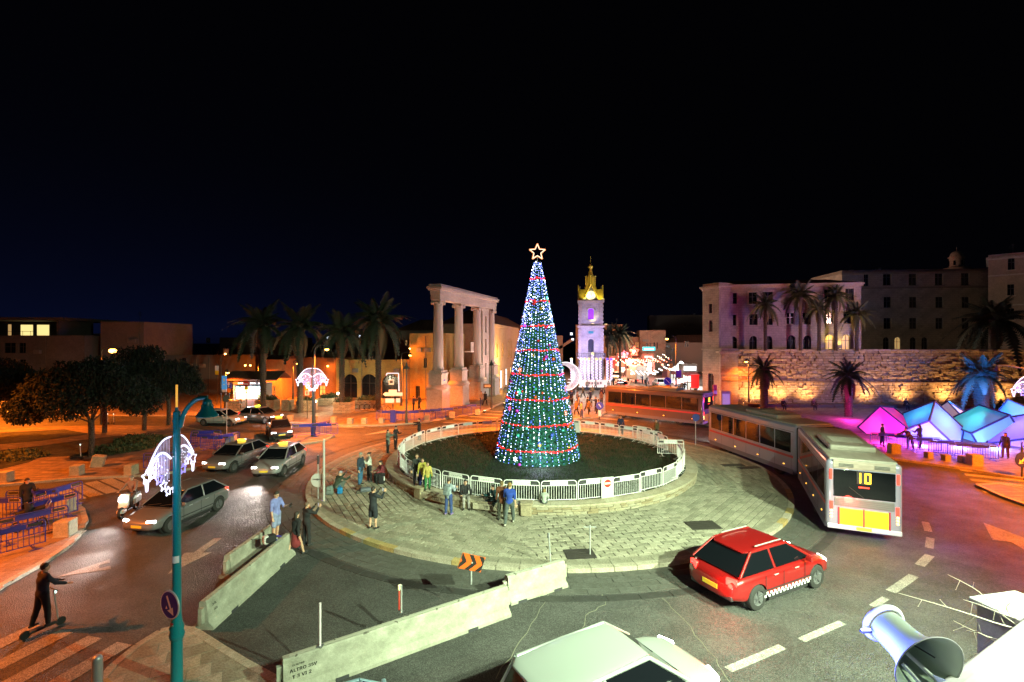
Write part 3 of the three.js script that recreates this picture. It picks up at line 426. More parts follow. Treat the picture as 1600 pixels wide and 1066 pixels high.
for (const [l, a, b, h, m, r, w] of [
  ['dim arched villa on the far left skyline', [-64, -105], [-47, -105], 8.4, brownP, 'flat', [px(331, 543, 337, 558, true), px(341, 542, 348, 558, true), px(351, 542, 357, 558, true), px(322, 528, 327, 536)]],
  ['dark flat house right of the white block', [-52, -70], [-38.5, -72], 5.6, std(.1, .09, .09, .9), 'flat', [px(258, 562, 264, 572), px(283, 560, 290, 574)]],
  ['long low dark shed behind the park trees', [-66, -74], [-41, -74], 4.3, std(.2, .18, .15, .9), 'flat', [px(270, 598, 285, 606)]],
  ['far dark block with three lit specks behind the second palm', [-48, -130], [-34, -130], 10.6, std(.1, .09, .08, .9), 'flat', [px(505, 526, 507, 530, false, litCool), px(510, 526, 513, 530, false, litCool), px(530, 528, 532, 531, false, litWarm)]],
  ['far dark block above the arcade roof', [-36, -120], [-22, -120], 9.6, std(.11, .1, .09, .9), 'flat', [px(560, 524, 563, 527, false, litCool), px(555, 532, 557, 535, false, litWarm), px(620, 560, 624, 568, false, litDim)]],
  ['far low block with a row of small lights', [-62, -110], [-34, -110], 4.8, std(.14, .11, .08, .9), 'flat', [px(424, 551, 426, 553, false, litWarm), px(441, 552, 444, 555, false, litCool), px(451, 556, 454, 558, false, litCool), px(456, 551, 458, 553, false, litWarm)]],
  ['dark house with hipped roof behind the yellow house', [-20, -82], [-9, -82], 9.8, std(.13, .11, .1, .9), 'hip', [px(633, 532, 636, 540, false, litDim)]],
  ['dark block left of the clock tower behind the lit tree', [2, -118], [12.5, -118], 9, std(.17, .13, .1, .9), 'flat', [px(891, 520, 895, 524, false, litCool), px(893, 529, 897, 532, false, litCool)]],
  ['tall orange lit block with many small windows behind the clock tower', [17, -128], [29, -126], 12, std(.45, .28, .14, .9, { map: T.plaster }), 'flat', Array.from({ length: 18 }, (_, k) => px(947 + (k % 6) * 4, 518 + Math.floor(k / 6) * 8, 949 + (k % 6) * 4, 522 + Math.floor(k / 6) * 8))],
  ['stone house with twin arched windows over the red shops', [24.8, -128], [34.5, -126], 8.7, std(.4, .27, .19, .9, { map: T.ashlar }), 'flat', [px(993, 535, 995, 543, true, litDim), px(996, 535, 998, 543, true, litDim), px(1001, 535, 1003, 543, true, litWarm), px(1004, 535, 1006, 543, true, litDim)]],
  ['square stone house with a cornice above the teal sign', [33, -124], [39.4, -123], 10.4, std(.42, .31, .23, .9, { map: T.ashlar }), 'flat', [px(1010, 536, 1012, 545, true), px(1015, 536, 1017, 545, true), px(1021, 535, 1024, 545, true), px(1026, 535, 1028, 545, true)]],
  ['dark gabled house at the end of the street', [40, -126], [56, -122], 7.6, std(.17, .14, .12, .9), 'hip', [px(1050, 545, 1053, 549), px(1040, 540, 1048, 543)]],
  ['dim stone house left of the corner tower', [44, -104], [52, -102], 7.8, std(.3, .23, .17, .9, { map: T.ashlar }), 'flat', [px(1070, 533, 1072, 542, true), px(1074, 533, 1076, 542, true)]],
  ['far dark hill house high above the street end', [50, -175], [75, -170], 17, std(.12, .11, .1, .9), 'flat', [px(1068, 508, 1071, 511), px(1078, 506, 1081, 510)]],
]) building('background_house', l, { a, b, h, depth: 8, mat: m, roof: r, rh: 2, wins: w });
building('street_house', 'ochre house with tiled roof and balcony along the street behind the columns', { a: [-3, -72], b: [3.4, -112], h: 10.6, depth: 8, mat: std(.47, .33, .19, .9, { map: T.plaster }), roof: 'hip', rh: 2.6, cornice: true, surround: true, sill: true,
  wins: [[4, 5.4, 1.1, 2.1], [9, 5.4, 1.1, 2.1], [14.6, 5, 1.1, 3.2, true, litDim, M.white], [16.4, 5, 1.1, 3.4, true, litDim, M.white], [18.2, 5, 1.1, 3.2, true, litDim, M.white], [3, .1, 2.2, 3, true, litWarm], [8, .1, 2.4, 3, false, litCool], [13, .1, 2.4, 3, false, litCool], [18, .1, 2.4, 3, false, litWarm]] });

// ---------------------------------------------------------------- the column monument
{
  const P0 = V(-8.35, 0, -54.3), P1 = V(-3.1, 0, -70.5), d = P1.clone().sub(P0), L = d.length(), ry = Math.atan2(-d.z, d.x), g = thing('column_monument', 'tall pale monument of four columns carrying a heavy stone beam', 'monument', P0.clone(), ry);
  const m = std(.52, .46, .42, .8, { map: T.plaster }), m2 = std(.5, .44, .4, .8, { map: T.plaster });
  const colAt = [0, .33, .68, 1];
  colAt.forEach((f, k) => { const c = part(g, 'column', lathe([[.62, 4.7], [.66, 4.8], [.66, 5], [.6, 5.1], [.575, 8], [.5, 11.9], [.54, 11.95], [.54, 12.05], [.5, 12.1]], 20), m, V(f * L, 0, 0));
    const ped = (w, y0, y1) => bx(w, y1 - y0, w, 0, (y0 + y1) / 2, 0);
    part(c, 'pedestal', [ped(2.1, 0, .35), ped(1.95, .36, 2.55), lathe([[1.4, 0], [1.5, .18], [1.2, .55]], 4).rotateY(Math.PI / 4).translate(0, 2.55, 0), ped(1.62, 3.05, 4.25), ped(1.8, 4.26, 4.42), ped(1.5, 4.43, 4.7)], m2);
    const sc = [bx(1.15, .16, 1.15, 0, 12.55, 0), cyl(.52, .6, .3, 0, 12.25, 0, 16)]; for (const sx of [-1, 1]) for (const sz of [-1, 1]) sc.push(cyl(.2, .2, .3, sx * .5, 12.28, sz * .45, 12, Math.PI / 2)); part(c, 'capital', sc, m);
    if (k === 0) part(c, 'blue_plate', bx(.45, .16, .03, -.1, 3.6, .83, 0, -.0), M.blue); });
  part(g, 'pier', extr([[-1.2, 0], [1.2, 0], [1.2, 12.6], [-1.2, 12.6]], .5, [opening(0, 2.9, .5, 2, false), opening(0, 6, .55, 2.3, false), opening(0, 9.2, .55, 2.3, false)]).translate(L * .84, 0, -.25), m2);
  part(g, 'beam', [bx(L + 1.4, .55, 1.15, L / 2, 12.92, 0), bx(L + 1.5, .5, 1.25, L / 2, 13.45, 0), bx(L + 1.9, .18, 1.65, L / 2, 13.8, 0), bx(L + 2.1, .22, 1.85, L / 2, 14.0, 0), bx(L + 1.8, .25, 1.5, L / 2, 14.24, 0)], m);
  part(g, 'balcony', [bx(.9, .12, 1, L * .52, 6.6, 0), ...[0, 1, 2, 3, 4].map((k) => bx(.06, 1.1, .06, L * .52 - .4 + k * .2, 7.2, .45)), bx(.9, .08, .08, L * .52, 7.8, .45)], M.white);
  for (const [f, c, pw] of [[.02, rgb(1, .66, .46), 420], [.42, rgb(1, .54, .42), 360], [.8, rgb(1, .5, .4), 400]]) { const base = V(f * L, .3, 5.5).applyAxisAngle(V(0, 1, 0), ry).add(P0), top = V(f * L, 9, 0).applyAxisAngle(V(0, 1, 0), ry).add(P0); const t = thing('ground_floodlight', `small ground floodlight lighting the ${['nearest', 'second', 'farthest'][Math.round(f * 2.2)]} column of the monument`, 'floodlight', base, ry); part(t, 'case', rbx(.4, .25, .25, .03, 0, -.1, 0), M.dark); part(t, 'lens', rbx(.3, .03, .18, .01, 0, .04, 0), glow(1, .75, .5, 3)); addSpot(c, pw, base.clone().add(V(0, .1, 0)), top, .75, .9, 6); }
}
// ---------------------------------------------------------------- the clock tower
{
  const C = V(13.75, 0, -84), g = thing('clock_tower', 'square violet lit clock tower with a golden spired roof', 'clock tower', C.clone().setY(.7), -.13), st = std(.4, .39, .42, .85, { map: T.ashlar, bumpMap: T.stoneBump, bumpScale: .02 }), tr = std(.48, .46, .46, .8, { map: T.stone }), gold = std(.5, .38, .07, .5, { map: T.concrete });
  g.scale.y = .82; part(g, 'plinth', [bx(5.4, .5, 5.4, 0, -.61, 0), bx(4.9, .5, 4.9, 0, -.12, 0)], st);
  const tier = (w, y0, y1, wh, wy) => { for (let k = 0; k < 4; k++) { const f = part(g, 'wall', extr([[-w / 2, y0], [w / 2, y0], [w / 2, y1], [-w / 2, y1]], .3, wh ? [opening(0, wy, .95, wh, true)] : []).translate(0, 0, w / 2 - .3), st); f.rotation.y = k * Math.PI / 2;
      if (wh) { part(f, 'window_surround', tube(Array.from({ length: 11 }, (_, j) => V(.62 * Math.cos(Math.PI * j / 10), wy + wh - .475 + .62 * Math.sin(Math.PI * j / 10), w / 2 + .03)), .09, 5, 20), tr); part(f, 'window', extr(new THREE.Shape(opening(0, wy, .95, wh, true).getPoints(8)), .03).translate(0, 0, w / 2 - .26), k === 0 && wy > 10 ? glow(.16, .02, .75, .9) : std(.02, .02, .05, .2)); } } };
  tier(4.3, 0, 3.4, 1.9, .2); tier(4.2, 3.4, 5.4, 0, 0); tier(4.05, 5.4, 12.0, 2.7, 6.6); tier(3.9, 12.0, 17.2, 2.3, 13.4);
  for (const [w, y0, y1] of [[4.05, 5.5, 11.7], [3.9, 12.2, 16.9]]) for (const sx of [-1, 1]) for (const sz of [-1, 1]) part(g, 'quoins', Array.from({ length: Math.floor((y1 - y0) / .42) }, (_, k) => bx(k & 1 ? .62 : .42, .38, k & 1 ? .42 : .62, sx * (w / 2 - .16), y0 + .2 + k * .42, sz * (w / 2 - .16))), tr);
  for (let k = 0; k < 4; k++) { const f = part(g, 'plaque', bx(.85, .5, .08, 0, 10.7, 2.05), std(.02, .2, .24, .5)); f.rotation.y = k * Math.PI / 2; const n = part(g, 'dentils', Array.from({ length: 15 }, (_, j) => bx(.13, .18, .14, -2.1 + j * .3, 16.95, 2.0)), tr); n.rotation.y = k * Math.PI / 2; const b = part(g, 'blind_arch', [-1.25, 1.25].map((x) => tube(Array.from({ length: 9 }, (_, j) => V(x + .32 * Math.cos(Math.PI * j / 8), 14.6 + .32 * Math.sin(Math.PI * j / 8), 1.97)), .05, 5, 14)), tr); b.rotation.y = k * Math.PI / 2; }
  const band = (w, y, h) => part(g, 'cornice', [bx(w, h, w, 0, y, 0), bx(w - .2, h * .7, w - .2, 0, y - h * .8, 0)], tr);
  band(4.6, 5.45, .2); band(4.6, 12.0, .22); band(4.5, 17.25, .25); band(4.7, 3.4, .18);
  part(g, 'balcony_railing', [0, 1, 2, 3].flatMap((k) => [...Array.from({ length: 13 }, (_, j) => bx(.05, .8, .05, -2.4 + j * .4, 5.95, 2.35).rotateY(k * Math.PI / 2)), bx(4.8, .07, .07, 0, 6.35, 2.35).rotateY(k * Math.PI / 2)]), M.dark);
  for (let k = 0; k < 4; k++) { // gables with the clock faces
    const f = part(g, 'gable', extr([[-1.15, 17.4], [1.15, 17.4], [0, 20.6]], .3).translate(0, 0, 1.75), std(.06, .06, .07, .7)); f.rotation.y = k * Math.PI / 2;
    part(f, 'gable_trim', [bar(V(-1.25, 17.4, 2.08), V(0, 20.8, 2.08), .1, 5), bar(V(1.25, 17.4, 2.08), V(0, 20.8, 2.08), .1, 5)], gold);
    const face = part(f, 'clock_face', cyl(.78, .78, .06, 0, 0, 0, 28, Math.PI / 2), k % 2 ? std(.7, .68, .6, .6) : glow(.85, .8, .66, .35), V(0, 18.4, 2.08));
    face.scale.y = 1.2; part(f, 'clock_hands', [bx(.06, .62, .03, 0, 18.66, 2.13), bx(.08, .42, .03, .03, 18.56, 2.15, 0, 0, -.12), ...Array.from({ length: 12 }, (_, j) => bx(.04, .12, .02, .68 * Math.sin(j * .5236), 18.4 + .68 * Math.cos(j * .5236), 2.12, 0, 0, -j * .5236))], M.black);
  }
  part(g, 'roof', [extr([[-2.05, 17.4], [2.05, 17.4], [.4, 19.9], [-.4, 19.9]], 4.0).translate(0, 0, -2.0).rotateY(Math.PI / 2), extr([[-1.2, 17.4], [1.2, 17.4], [0, 20.55]], 3.7).translate(0, 0, -1.85)], gold);
  part(g, 'spire', [lathe([[1.3, 19.2], [.95, 20.6], [.75, 21.2], [.75, 22.4], [.5, 22.9], [.22, 24.2], [.2, 24.4], [.42, 24.7], [.35, 25], [.06, 25.3], [.04, 27]], 8)], gold);
  for (let k = 0; k < 8; k += 2) { const f = part(g, 'lantern_post', [bx(.2, 1.6, .2, 0, 21.7, .8), sph(.16, 0, 22.7, .8, 8)], gold); f.rotation.y = k * Math.PI / 4; }
}
// ---------------------------------------------------------------- floodlights on masts behind the camera (outside the frame), as the plaza's double shadows show
for (const [k, p, to, pw] of [[0, V(16, 13, -1.5), V(3.5, 0, -19.5), 5700], [1, V(9.5, 13, 1), V(3.5, 0, -19), 4200]]) {
  const t = thing('floodlight_mast', ['steel floodlight mast farther right behind the viewpoint', 'steel floodlight mast nearer right behind the viewpoint'][k], 'floodlight', p.clone().setY(0).add(V(0, 0, .5)));
  part(t, 'mast', cyl(.14, .09, 13, 0, 6.5, 0, 10), M.galv); part(t, 'head', rbx(.9, .5, .3, .04, 0, 13.1, -.1, .6), M.dark); part(t, 'lens', rbx(.8, .42, .03, .01, 0, 13.02, -.26, .6), glow(.9, 1, .6, 6));
  addSpot(FLOOD, pw, p.clone().add(V(0, 0, -.12)), to, .64, .75, 8);
}
// ---------------------------------------------------------------- street lamps
function lampHead(g, p, h, color, k, power) { part(g, 'bulb', sph(.16, 0, 0, 0, 10, V(1.5, .7, 1)), glow(...color, k), V(p.x, h, p.z)); }
function sodiumLamp(label, base, h, power, opt = {}) {   // plain post, curved arm, amber lamp
  const g = thing('street_lamp', label, 'street lamp', base, opt.turn || 0, 'amber street lamps'), r = opt.reach ?? 1.1;
  part(g, 'pole', [cyl(.11, .06, h, 0, h / 2, 0, 10), cyl(.16, .13, .9, 0, .45, 0, 10)], opt.pole || M.darkPole);
  part(g, 'arm', tube([V(0, h - .1, 0), V(.12 * r, h + .35, 0), V(.55 * r, h + .55, 0), V(r, h + .42, 0)], .045, 6), opt.pole || M.darkPole);
  part(g, 'shade', lathe([[.05, .28], [.1, .26], [.16, .14], [.32, 0], [.3, 0], [.14, .13]], 14, r, h + .2, 0), opt.pole || M.darkPole);
  part(g, 'bulb', sph(opt.bulb || .15, r, h + .16, 0, 10, V(1.2, .8, 1.2)), glow(1, .42, .07, 16));
  const c = V(r, h + .02, 0).applyAxisAngle(V(0, 1, 0), opt.turn || 0).add(base); c.setY(base.y + h - .02); addSpot(SODIUM, power * 2.2, c, c.clone().setY(0), 1.34, .5, 6);
  return g;
}
sodiumLamp('amber street lamp on a curved arm above the park trees at left', D(158, 533, 46).setY(0), 6.9, 520, { bulb: .27 });
sodiumLamp('amber park lamp by the blue signs left of the kiosk', W(352, 641, .13), 4.1, 330, { reach: .25 });
sodiumLamp('amber lamp left of the orange house end', V(-33.6, .13, -63.5), 4.6, 260, { reach: .5 });
sodiumLamp('amber lamp above the planters before the brown house', V(-29.2, .13, -64), 4.7, 330, { reach: .6 });
sodiumLamp('amber street lamp beside the first palm of the old wall', W(1170, 634, .13), 5.2, 110, { reach: -.3 });
for (const [label, x, z, h, p, turn] of [['amber street lamp outside the left edge by the near lanes', -23, -12.5, 8.5, 680, 0], ['amber street lamp outside the left edge by the kerb curve', -35, -25, 8.5, 760, 0], ['amber street lamp outside the left edge by the park', -47, -39, 8.5, 900, 0], ['amber street lamp outside the right edge', 32, -21, 9, 1900, Math.PI], ['amber street lamp farther outside the right edge', 46, -36, 9, 700, Math.PI], ['amber street lamp at the street corner by the old wall', 19.5, -57, 8, 500, Math.PI], ['amber street lamp outside the left edge near the far road', -54, -48, 8.5, 1100, 0], ['amber street lamp hidden behind the lit tree', 1.2, -46.5, 8, 1900, 0], ['amber street lamp behind the columns', -13.5, -58.5, 6, 600, 0], ['amber street lamp by the garland post', -17.5, -42.5, 7, 800, 0]])
  sodiumLamp(label, V(x, .1, z), h, p, { turn });
function bellLamp(name, label, base, h, opt = {}) {      // teal post with swan neck and bell shade
  const g = thing(name, label, 'street lamp', base, opt.turn || 0, opt.group), m = opt.mat || M.teal;
  part(g, 'pole', [lathe([[.125, 0], [.115, 1.0], [.14, 1.05], [.16, 1.14], [.135, 1.22], [.15, 1.3], [.11, 1.42], [.092, 1.6], [.075, h], [0, h + .04]], 20), cyl(.088, .088, .05, 0, h - .9, 0, 14), cyl(.088, .088, .05, 0, h - 2.3, 0, 14), cyl(.088, .088, .05, 0, h - .2, 0, 14)], m);
  const r = opt.reach || .8;
  part(g, 'swan_neck', tube([V(.08, h - .35, 0), V(.16, h - .05, 0), V(.3 * r + .1, h + .17, 0), V(.7 * r, h + .3, 0), V(r, h + .33, 0)], .05, 8, 30), m);
  const s = part(g, 'shade', lathe([[.01, .33], [.02, .29], [.02, .25], [.08, .22], [.095, .16], [.095, .09], [.125, .075], [.125, .02], [.225, -.13], [.235, -.155], [.22, -.145], [.11, .02]], 24, r, h + .05, 0), m);
  part(s, 'lug', [0, 1, 2, 3, 4, 5].map((k) => rbx(.03, .1, .045, .008, r + .108 * Math.cos(k * 1.047), h + .12, .108 * Math.sin(k * 1.047), 0, -k * 1.047)), m);
  return g;
}
const starPts = (R, r = .42, n = 5, x = 0, y = 0, z = 0, a0 = Math.PI / 2) => Array.from({ length: 2 * n + 1 }, (_, k) => V(x + R * (k % 2 ? r : 1) * Math.cos(a0 + k * Math.PI / n), y + R * (k % 2 ? r : 1) * Math.sin(a0 + k * Math.PI / n), z));
const poly = (pts, rd, n = 5) => { const out = []; for (let i = 1; i < pts.length; i++) out.push(bar(pts[i - 1], pts[i], rd, n)); return out; };
const ropeLight = glow(.74, .74, 1, 1.5), ropeDim = glow(.5, .5, .7, .5), ropeBlue = glow(.3, .25, 1, 1.2);
function garland(label, p, turn, s) {                     // winged arch of light with stars
  const g = thing('light_garland', label, 'light decoration', p, turn, 'winged light decorations on lamp posts');
  g.scale.setScalar(s);
  for (const sx of [-1, 1]) {
    const arc = (x0, y0, x1, y1, bulge) => Array.from({ length: 13 }, (_, k) => { const t = k / 12; return V(sx * (x0 + (x1 - x0) * t), y0 + (y1 - y0) * t + bulge * Math.sin(Math.PI * t), 0); });
    part(g, 'rope_light', tube(arc(.06, .62, 1, -.05, .22), .022, 6, 26), ropeLight);
    part(g, 'rope_light', tube(arc(.06, .02, .95, -.1, .3), .03, 6, 26), ropeLight);
    const net = []; for (let k = 1; k < 15; k++) { const t = k / 15, x = sx * (.06 + .94 * t), top = .62 - .67 * t + .22 * Math.sin(Math.PI * t), bot = .02 - .1 * t + .3 * Math.sin(Math.PI * t); if (top > bot) net.push(bar(V(x, top, 0), V(x, bot, 0), .006, 4)); const low = -.75 + .62 * t; net.push(bar(V(x, bot, .01), V(x, Math.min(bot - .05, low + .2 * Math.sin(t * 19)), .01), .007, 4)); }
    part(g, 'light_net', net, ropeDim);
    [[1.0, -.22, .19], [.73, -.25, .12], [.52, -.42, .15], [.3, -.66, .15], [.14, -.86, .13], [.86, -.1, .1]].forEach(([x, y, R], k) => part(g, 'star', poly(starPts(R, .5, 5, sx * x, y, .02 + (k % 2) * .02, Math.PI / 2), .017), k % 3 === 2 ? ropeBlue : ropeLight));
    part(g, 'drop', poly([V(sx * .95, -.38, .02), V(sx * .98, -.6, .02), V(sx * 1.02, -.6, .02), V(sx * 1.05, -.38, .02)], .022), ropeLight);
    const bul = []; for (let k = 0; k < 26; k++) { const t = rnd(); bul.push(sph(.017, sx * (.1 + .85 * t), .2 * Math.sin(t * 3) - .05 - rnd() * (.55 - .45 * t), .02, 5)); } part(g, 'bulbs', bul, ropeLight);
  }
  return g;
}
{ const base = V(-7.72, .12, -11.05);
  bellLamp('bell_lamp', 'teal lamp post with bell shade in the left foreground', base, 6.25, { reach: .7 });
  const t = thing('amber_tube', 'thin amber lit tube standing on top of the teal lamp post', 'light tube', V(base.x + .02, base.y + 6.35, base.z + .03)); part(t, 'tube', cyl(.022, .022, .55, 0, .25, 0, 8), glow(1, .45, .06, .8)); part(t, 'socket', cyl(.035, .03, .08, 0, -.03, 0, 8), M.teal);
  garland('winged light decoration with stars on the teal lamp post', V(base.x - .02, base.y + 5.2, base.z + .12), -1.5, .82);
  addPoint(rgb(.7, .7, 1), 6, V(base.x, 5.2, base.z + .9), 10);
  const s = thing('arrow_sign', 'round blue keep right sign with arrow on the teal lamp post', 'road sign', V(base.x - .03, 2.02, base.z + .17), -.4);
  part(s, 'disc', cyl(.32, .32, .03, 0, 0, 0, 28, Math.PI / 2), M.galv);
  part(s, 'face', new THREE.CircleGeometry(.315, 28).translate(0, 0, .018), print(256, 256, (x) => { x.fillStyle = '#e8e8ee'; x.fillRect(0, 0, 256, 256); x.fillStyle = '#16168c'; x.beginPath(); x.arc(128, 128, 119, 0, 7); x.fill(); x.strokeStyle = '#f0e6d8'; x.fillStyle = '#f0e6d8'; x.lineWidth = 26; x.beginPath(); x.moveTo(90, 50); x.lineTo(150, 170); x.stroke(); x.beginPath(); x.moveTo(185, 215); x.lineTo(98, 185); x.lineTo(176, 140); x.fill(); x.beginPath(); x.moveTo(70, 175); x.lineTo(84, 140); x.lineTo(100, 168); x.fill(); }));
  part(s, 'bracket', bx(.08, .06, .14, 0, 0, -.07), M.galv);
  const st = thing('sticker', 'small red white and black sticker under the blue arrow sign', 'sticker', V(base.x, 1.42, base.z)); part(st, 'sheet', new THREE.CylinderGeometry(.125, .125, .3, 10, 1, true, -.75, .8), print(64, 96, (x) => { x.fillStyle = '#d8c8c8'; x.fillRect(0, 0, 64, 96); x.fillStyle = '#b03038'; x.fillRect(0, 0, 64, 14); x.fillRect(0, 60, 64, 10); x.fillStyle = '#1a1626'; x.beginPath(); x.arc(38, 36, 22, 0, 7); x.fill(); x.fillStyle = '#e8e0e0'; x.beginPath(); x.arc(28, 30, 11, 0, 7); x.fill(); }));
  const n = thing('paper_notice', 'torn white paper notice taped to the teal pole', 'notice', V(base.x, 3.0, base.z)); part(n, 'sheet', new THREE.CylinderGeometry(.1, .1, .16, 10, 1, true, -.4, 1.5), std(.6, .62, .66, .8)); }
{ const base = W(489, 681, .12); const g = thing('garland_post', 'dark slim post on the traffic island carrying a far light garland', 'lamp post', base); part(g, 'pole', [cyl(.12, .06, 5.9, 0, 2.95, 0, 10), cyl(.18, .15, 1, 0, .5, 0, 10)], M.darkPole);
  garland('winged light decoration on the slim post before the brown house', V(base.x, 5.0, base.z + .15), 0, 1.18); addPoint(rgb(.75, .72, 1), 30, V(base.x, 4.6, base.z + 1.5), 10); }
{ const base = V(41.2, .13, -38.2); bellLamp('bell_lamp', 'dark bell shaded lamp post at the right edge by the cubes', base, 5.6, { turn: Math.PI, reach: 2.6, mat: M.darkPole }); garland('winged light decoration cut off by the right edge', V(base.x, 4.4, base.z + .2), -.1, 1.35); addPoint(rgb(.8, .8, 1), 16, V(base.x - .4, 4, base.z + 1.4), 10); }
for (const [p, h, l] of [[[635, 661], 5.2, 'dark post with pointed lantern before the yellow house'], [[768, 637], 5, 'dark post with curved lantern at the end of the columns']]) { const b = W(...p, .13), g = thing('lantern_post', l, 'lamp post', b); part(g, 'pole', [cyl(.1, .05, h, 0, h / 2, 0, 8), cyl(.15, .12, .9, 0, .45, 0, 8)], M.darkPole); part(g, 'lantern', [lathe([[.05, .62], [.12, .3], [.34, 0], [.3, 0], [.1, .2]], 10, 0, h, 0)], M.darkPole); }

// ---------------------------------------------------------------- the tower's, street's and plaza's own lamps, and an added facade floodlight
{ const C = V(13.75, 0, -84);
  for (const [dx, dz, y, tx, ty, c, pw, l] of [[-7, 9, 4.6, 0, 9, rgb(.5, .38, 1), 820, 'left of the tower square'], [7.5, 8, 4.6, 0, 10, rgb(.56, .44, 1), 820, 'right of the tower square']]) {
    const p = V(C.x + dx, y, C.z + dz), t = thing('floodlight_post', `slim post with violet floodlight ${l}`, 'floodlight', p.clone().setY(0)); part(t, 'pole', cyl(.07, .05, y, 0, y / 2, 0, 8), M.darkPole); part(t, 'case', rbx(.4, .3, .3, .03, 0, y, .12), M.dark); part(t, 'lens', rbx(.32, .24, .03, .01, 0, y + .05, -.06), glow(.7, .6, 1, 3));
    addSpot(c, pw, p.clone().add(V(0, .05, -.15)), V(C.x + tx, ty, C.z), .6, .8, 6); }
  for (const [dx, dz, y, to, c, pw, l] of [[0, 2.5, 10.95, V(0, 13, 1.8), rgb(1, .8, .25), 26, 'on the tower ledge under the violet window'], [-1.5, 3.0, 15.1, V(0, 18, 0), rgb(1, .85, .2), 60, 'left of the clock face'], [1.6, 3.0, 15.1, V(0, 18, 0), rgb(1, .85, .2), 60, 'right of the clock face'], [2.6, .4, 10.95, V(1.9, 13, 0), rgb(1, .8, .3), 14, 'on the right ledge of the tower']]) {
    const p = V(C.x + dx, y, C.z + dz), t = thing('ledge_light', `small golden uplight ${l}`, 'uplight', p, 0, 'golden uplights on the clock tower'); part(t, 'case', rbx(.5, .1, .16, .02, 0, -.08, 0), M.dark); part(t, 'tube', rbx(.44, .03, .1, .01, 0, -.01, 0), glow(1, .8, .3, 4)); addSpot(c, pw, p.clone().add(V(0, .05, 0)), V(C.x + to.x, to.y, C.z + to.z), .95, .9, 5); }
  addPoint(rgb(.9, .8, 1), 60, V(C.x - 2.5, 3.4, C.z + 4.5), 20); addPoint(rgb(1, .85, .75), 120, V(9, 4, -70), 20);
}
addPoint(rgb(1, .25, .16), 420, V(27, 5.5, -108), 20); addPoint(rgb(1, .9, .82), 420, V(29, 4.5, -82), 20); addPoint(rgb(1, .55, .3), 300, V(22, 5, -92), 20); addPoint(rgb(.9, .95, 1), 170, V(24.2, 3.6, -68), 20);
addPoint(rgb(1, .5, .12), 260, V(-.5, 5, -75), 8);
{ const p = W(528, 636, .13).add(V(0, 1.6, 0)), t = thing('plaza_lamp', 'bright white plaza lamp on a short post by the stone planter', 'lamp', p.clone().setY(.13)); part(t, 'post', cyl(.05, .05, 1.5, 0, .75, 0), M.darkPole); part(t, 'bulb', sph(.14, 0, 1.6, 0), glow(1, .9, .65, 14)); addPoint(rgb(1, .86, .55), 46, p.clone().add(V(.1, .3, .5)), 4);
  const p2 = W(493, 646, .13).add(V(0, 1.35, 0)), t2 = thing('plaza_lamp', 'bright warm plaza lamp right of the garland post', 'lamp', p2.clone().setY(.13)); part(t2, 'post', cyl(.05, .05, 1.2, 0, .6, 0), M.darkPole); part(t2, 'bulb', sph(.13, 0, 1.3, 0), glow(1, .8, .45, 14)); addPoint(rgb(1, .75, .4), 34, p2.clone().add(V(.1, .25, .5)), 4); }

{ const p = V(45, 11, -39.5), t = thing('floodlight_mast', 'added slim mast with warm floodlight outside the right edge facing the long stone house', 'floodlight', p.clone().setY(0)); part(t, 'mast', cyl(.12, .08, 11, 0, 5.5, 0, 10), M.darkPole); part(t, 'case', rbx(.6, .4, .3, .04, 0, 11.1, .1, -.2), M.dark); part(t, 'lens', rbx(.5, .32, .03, .01, 0, 11.1, -.08, -.2), glow(1, .7, .45, 4)); addSpot(rgb(1, .5, .36), 850, p.clone().add(V(-.1, .1, -.3)), V(38, 9.5, -60), .72, .85, 8); }  // mast and floodlight are added, unseen, to brighten the stone house facade

for (const [x, y, z, l] of [[383, 571, 69, 'leftmost of the pair over the kiosk roof'], [391, 571, 69, 'rightmost of the pair over the kiosk roof'], [440, 573, 66.5, 'on the brown house beside the second palm'], [352, 553, 72, 'small one on the dark flat house'], [512, 572, 66.8, 'on the brown house right of the garland'], [640, 545, 64.9, 'on the yellow house corner'], [778, 590, 73, 'on the street house behind the columns'], [322, 590, 72, 'by the shed behind the park trees'], [300, 575, 73, 'on the shed wall left of the blue signs']]) { const p = D(x, y, z), t = thing('wall_lamp', `small amber wall lamp ${l}`, 'wall lamp', p, 0, 'small amber wall lamps'); part(t, 'bulb', sph(.13, 0, 0, 0, 8), glow(1, .5, .14, 14)); part(t, 'arm', bar(V(0, .1, 0), V(0, .22, -.5), .025, 5), M.dark); part(t, 'cap', lathe([[.02, .2], [.2, .08], [.18, .08], [.02, .17]], 10), M.dark); addPoint(SODIUM, 26, p.clone().add(V(0, -.2, .15)), 3); }
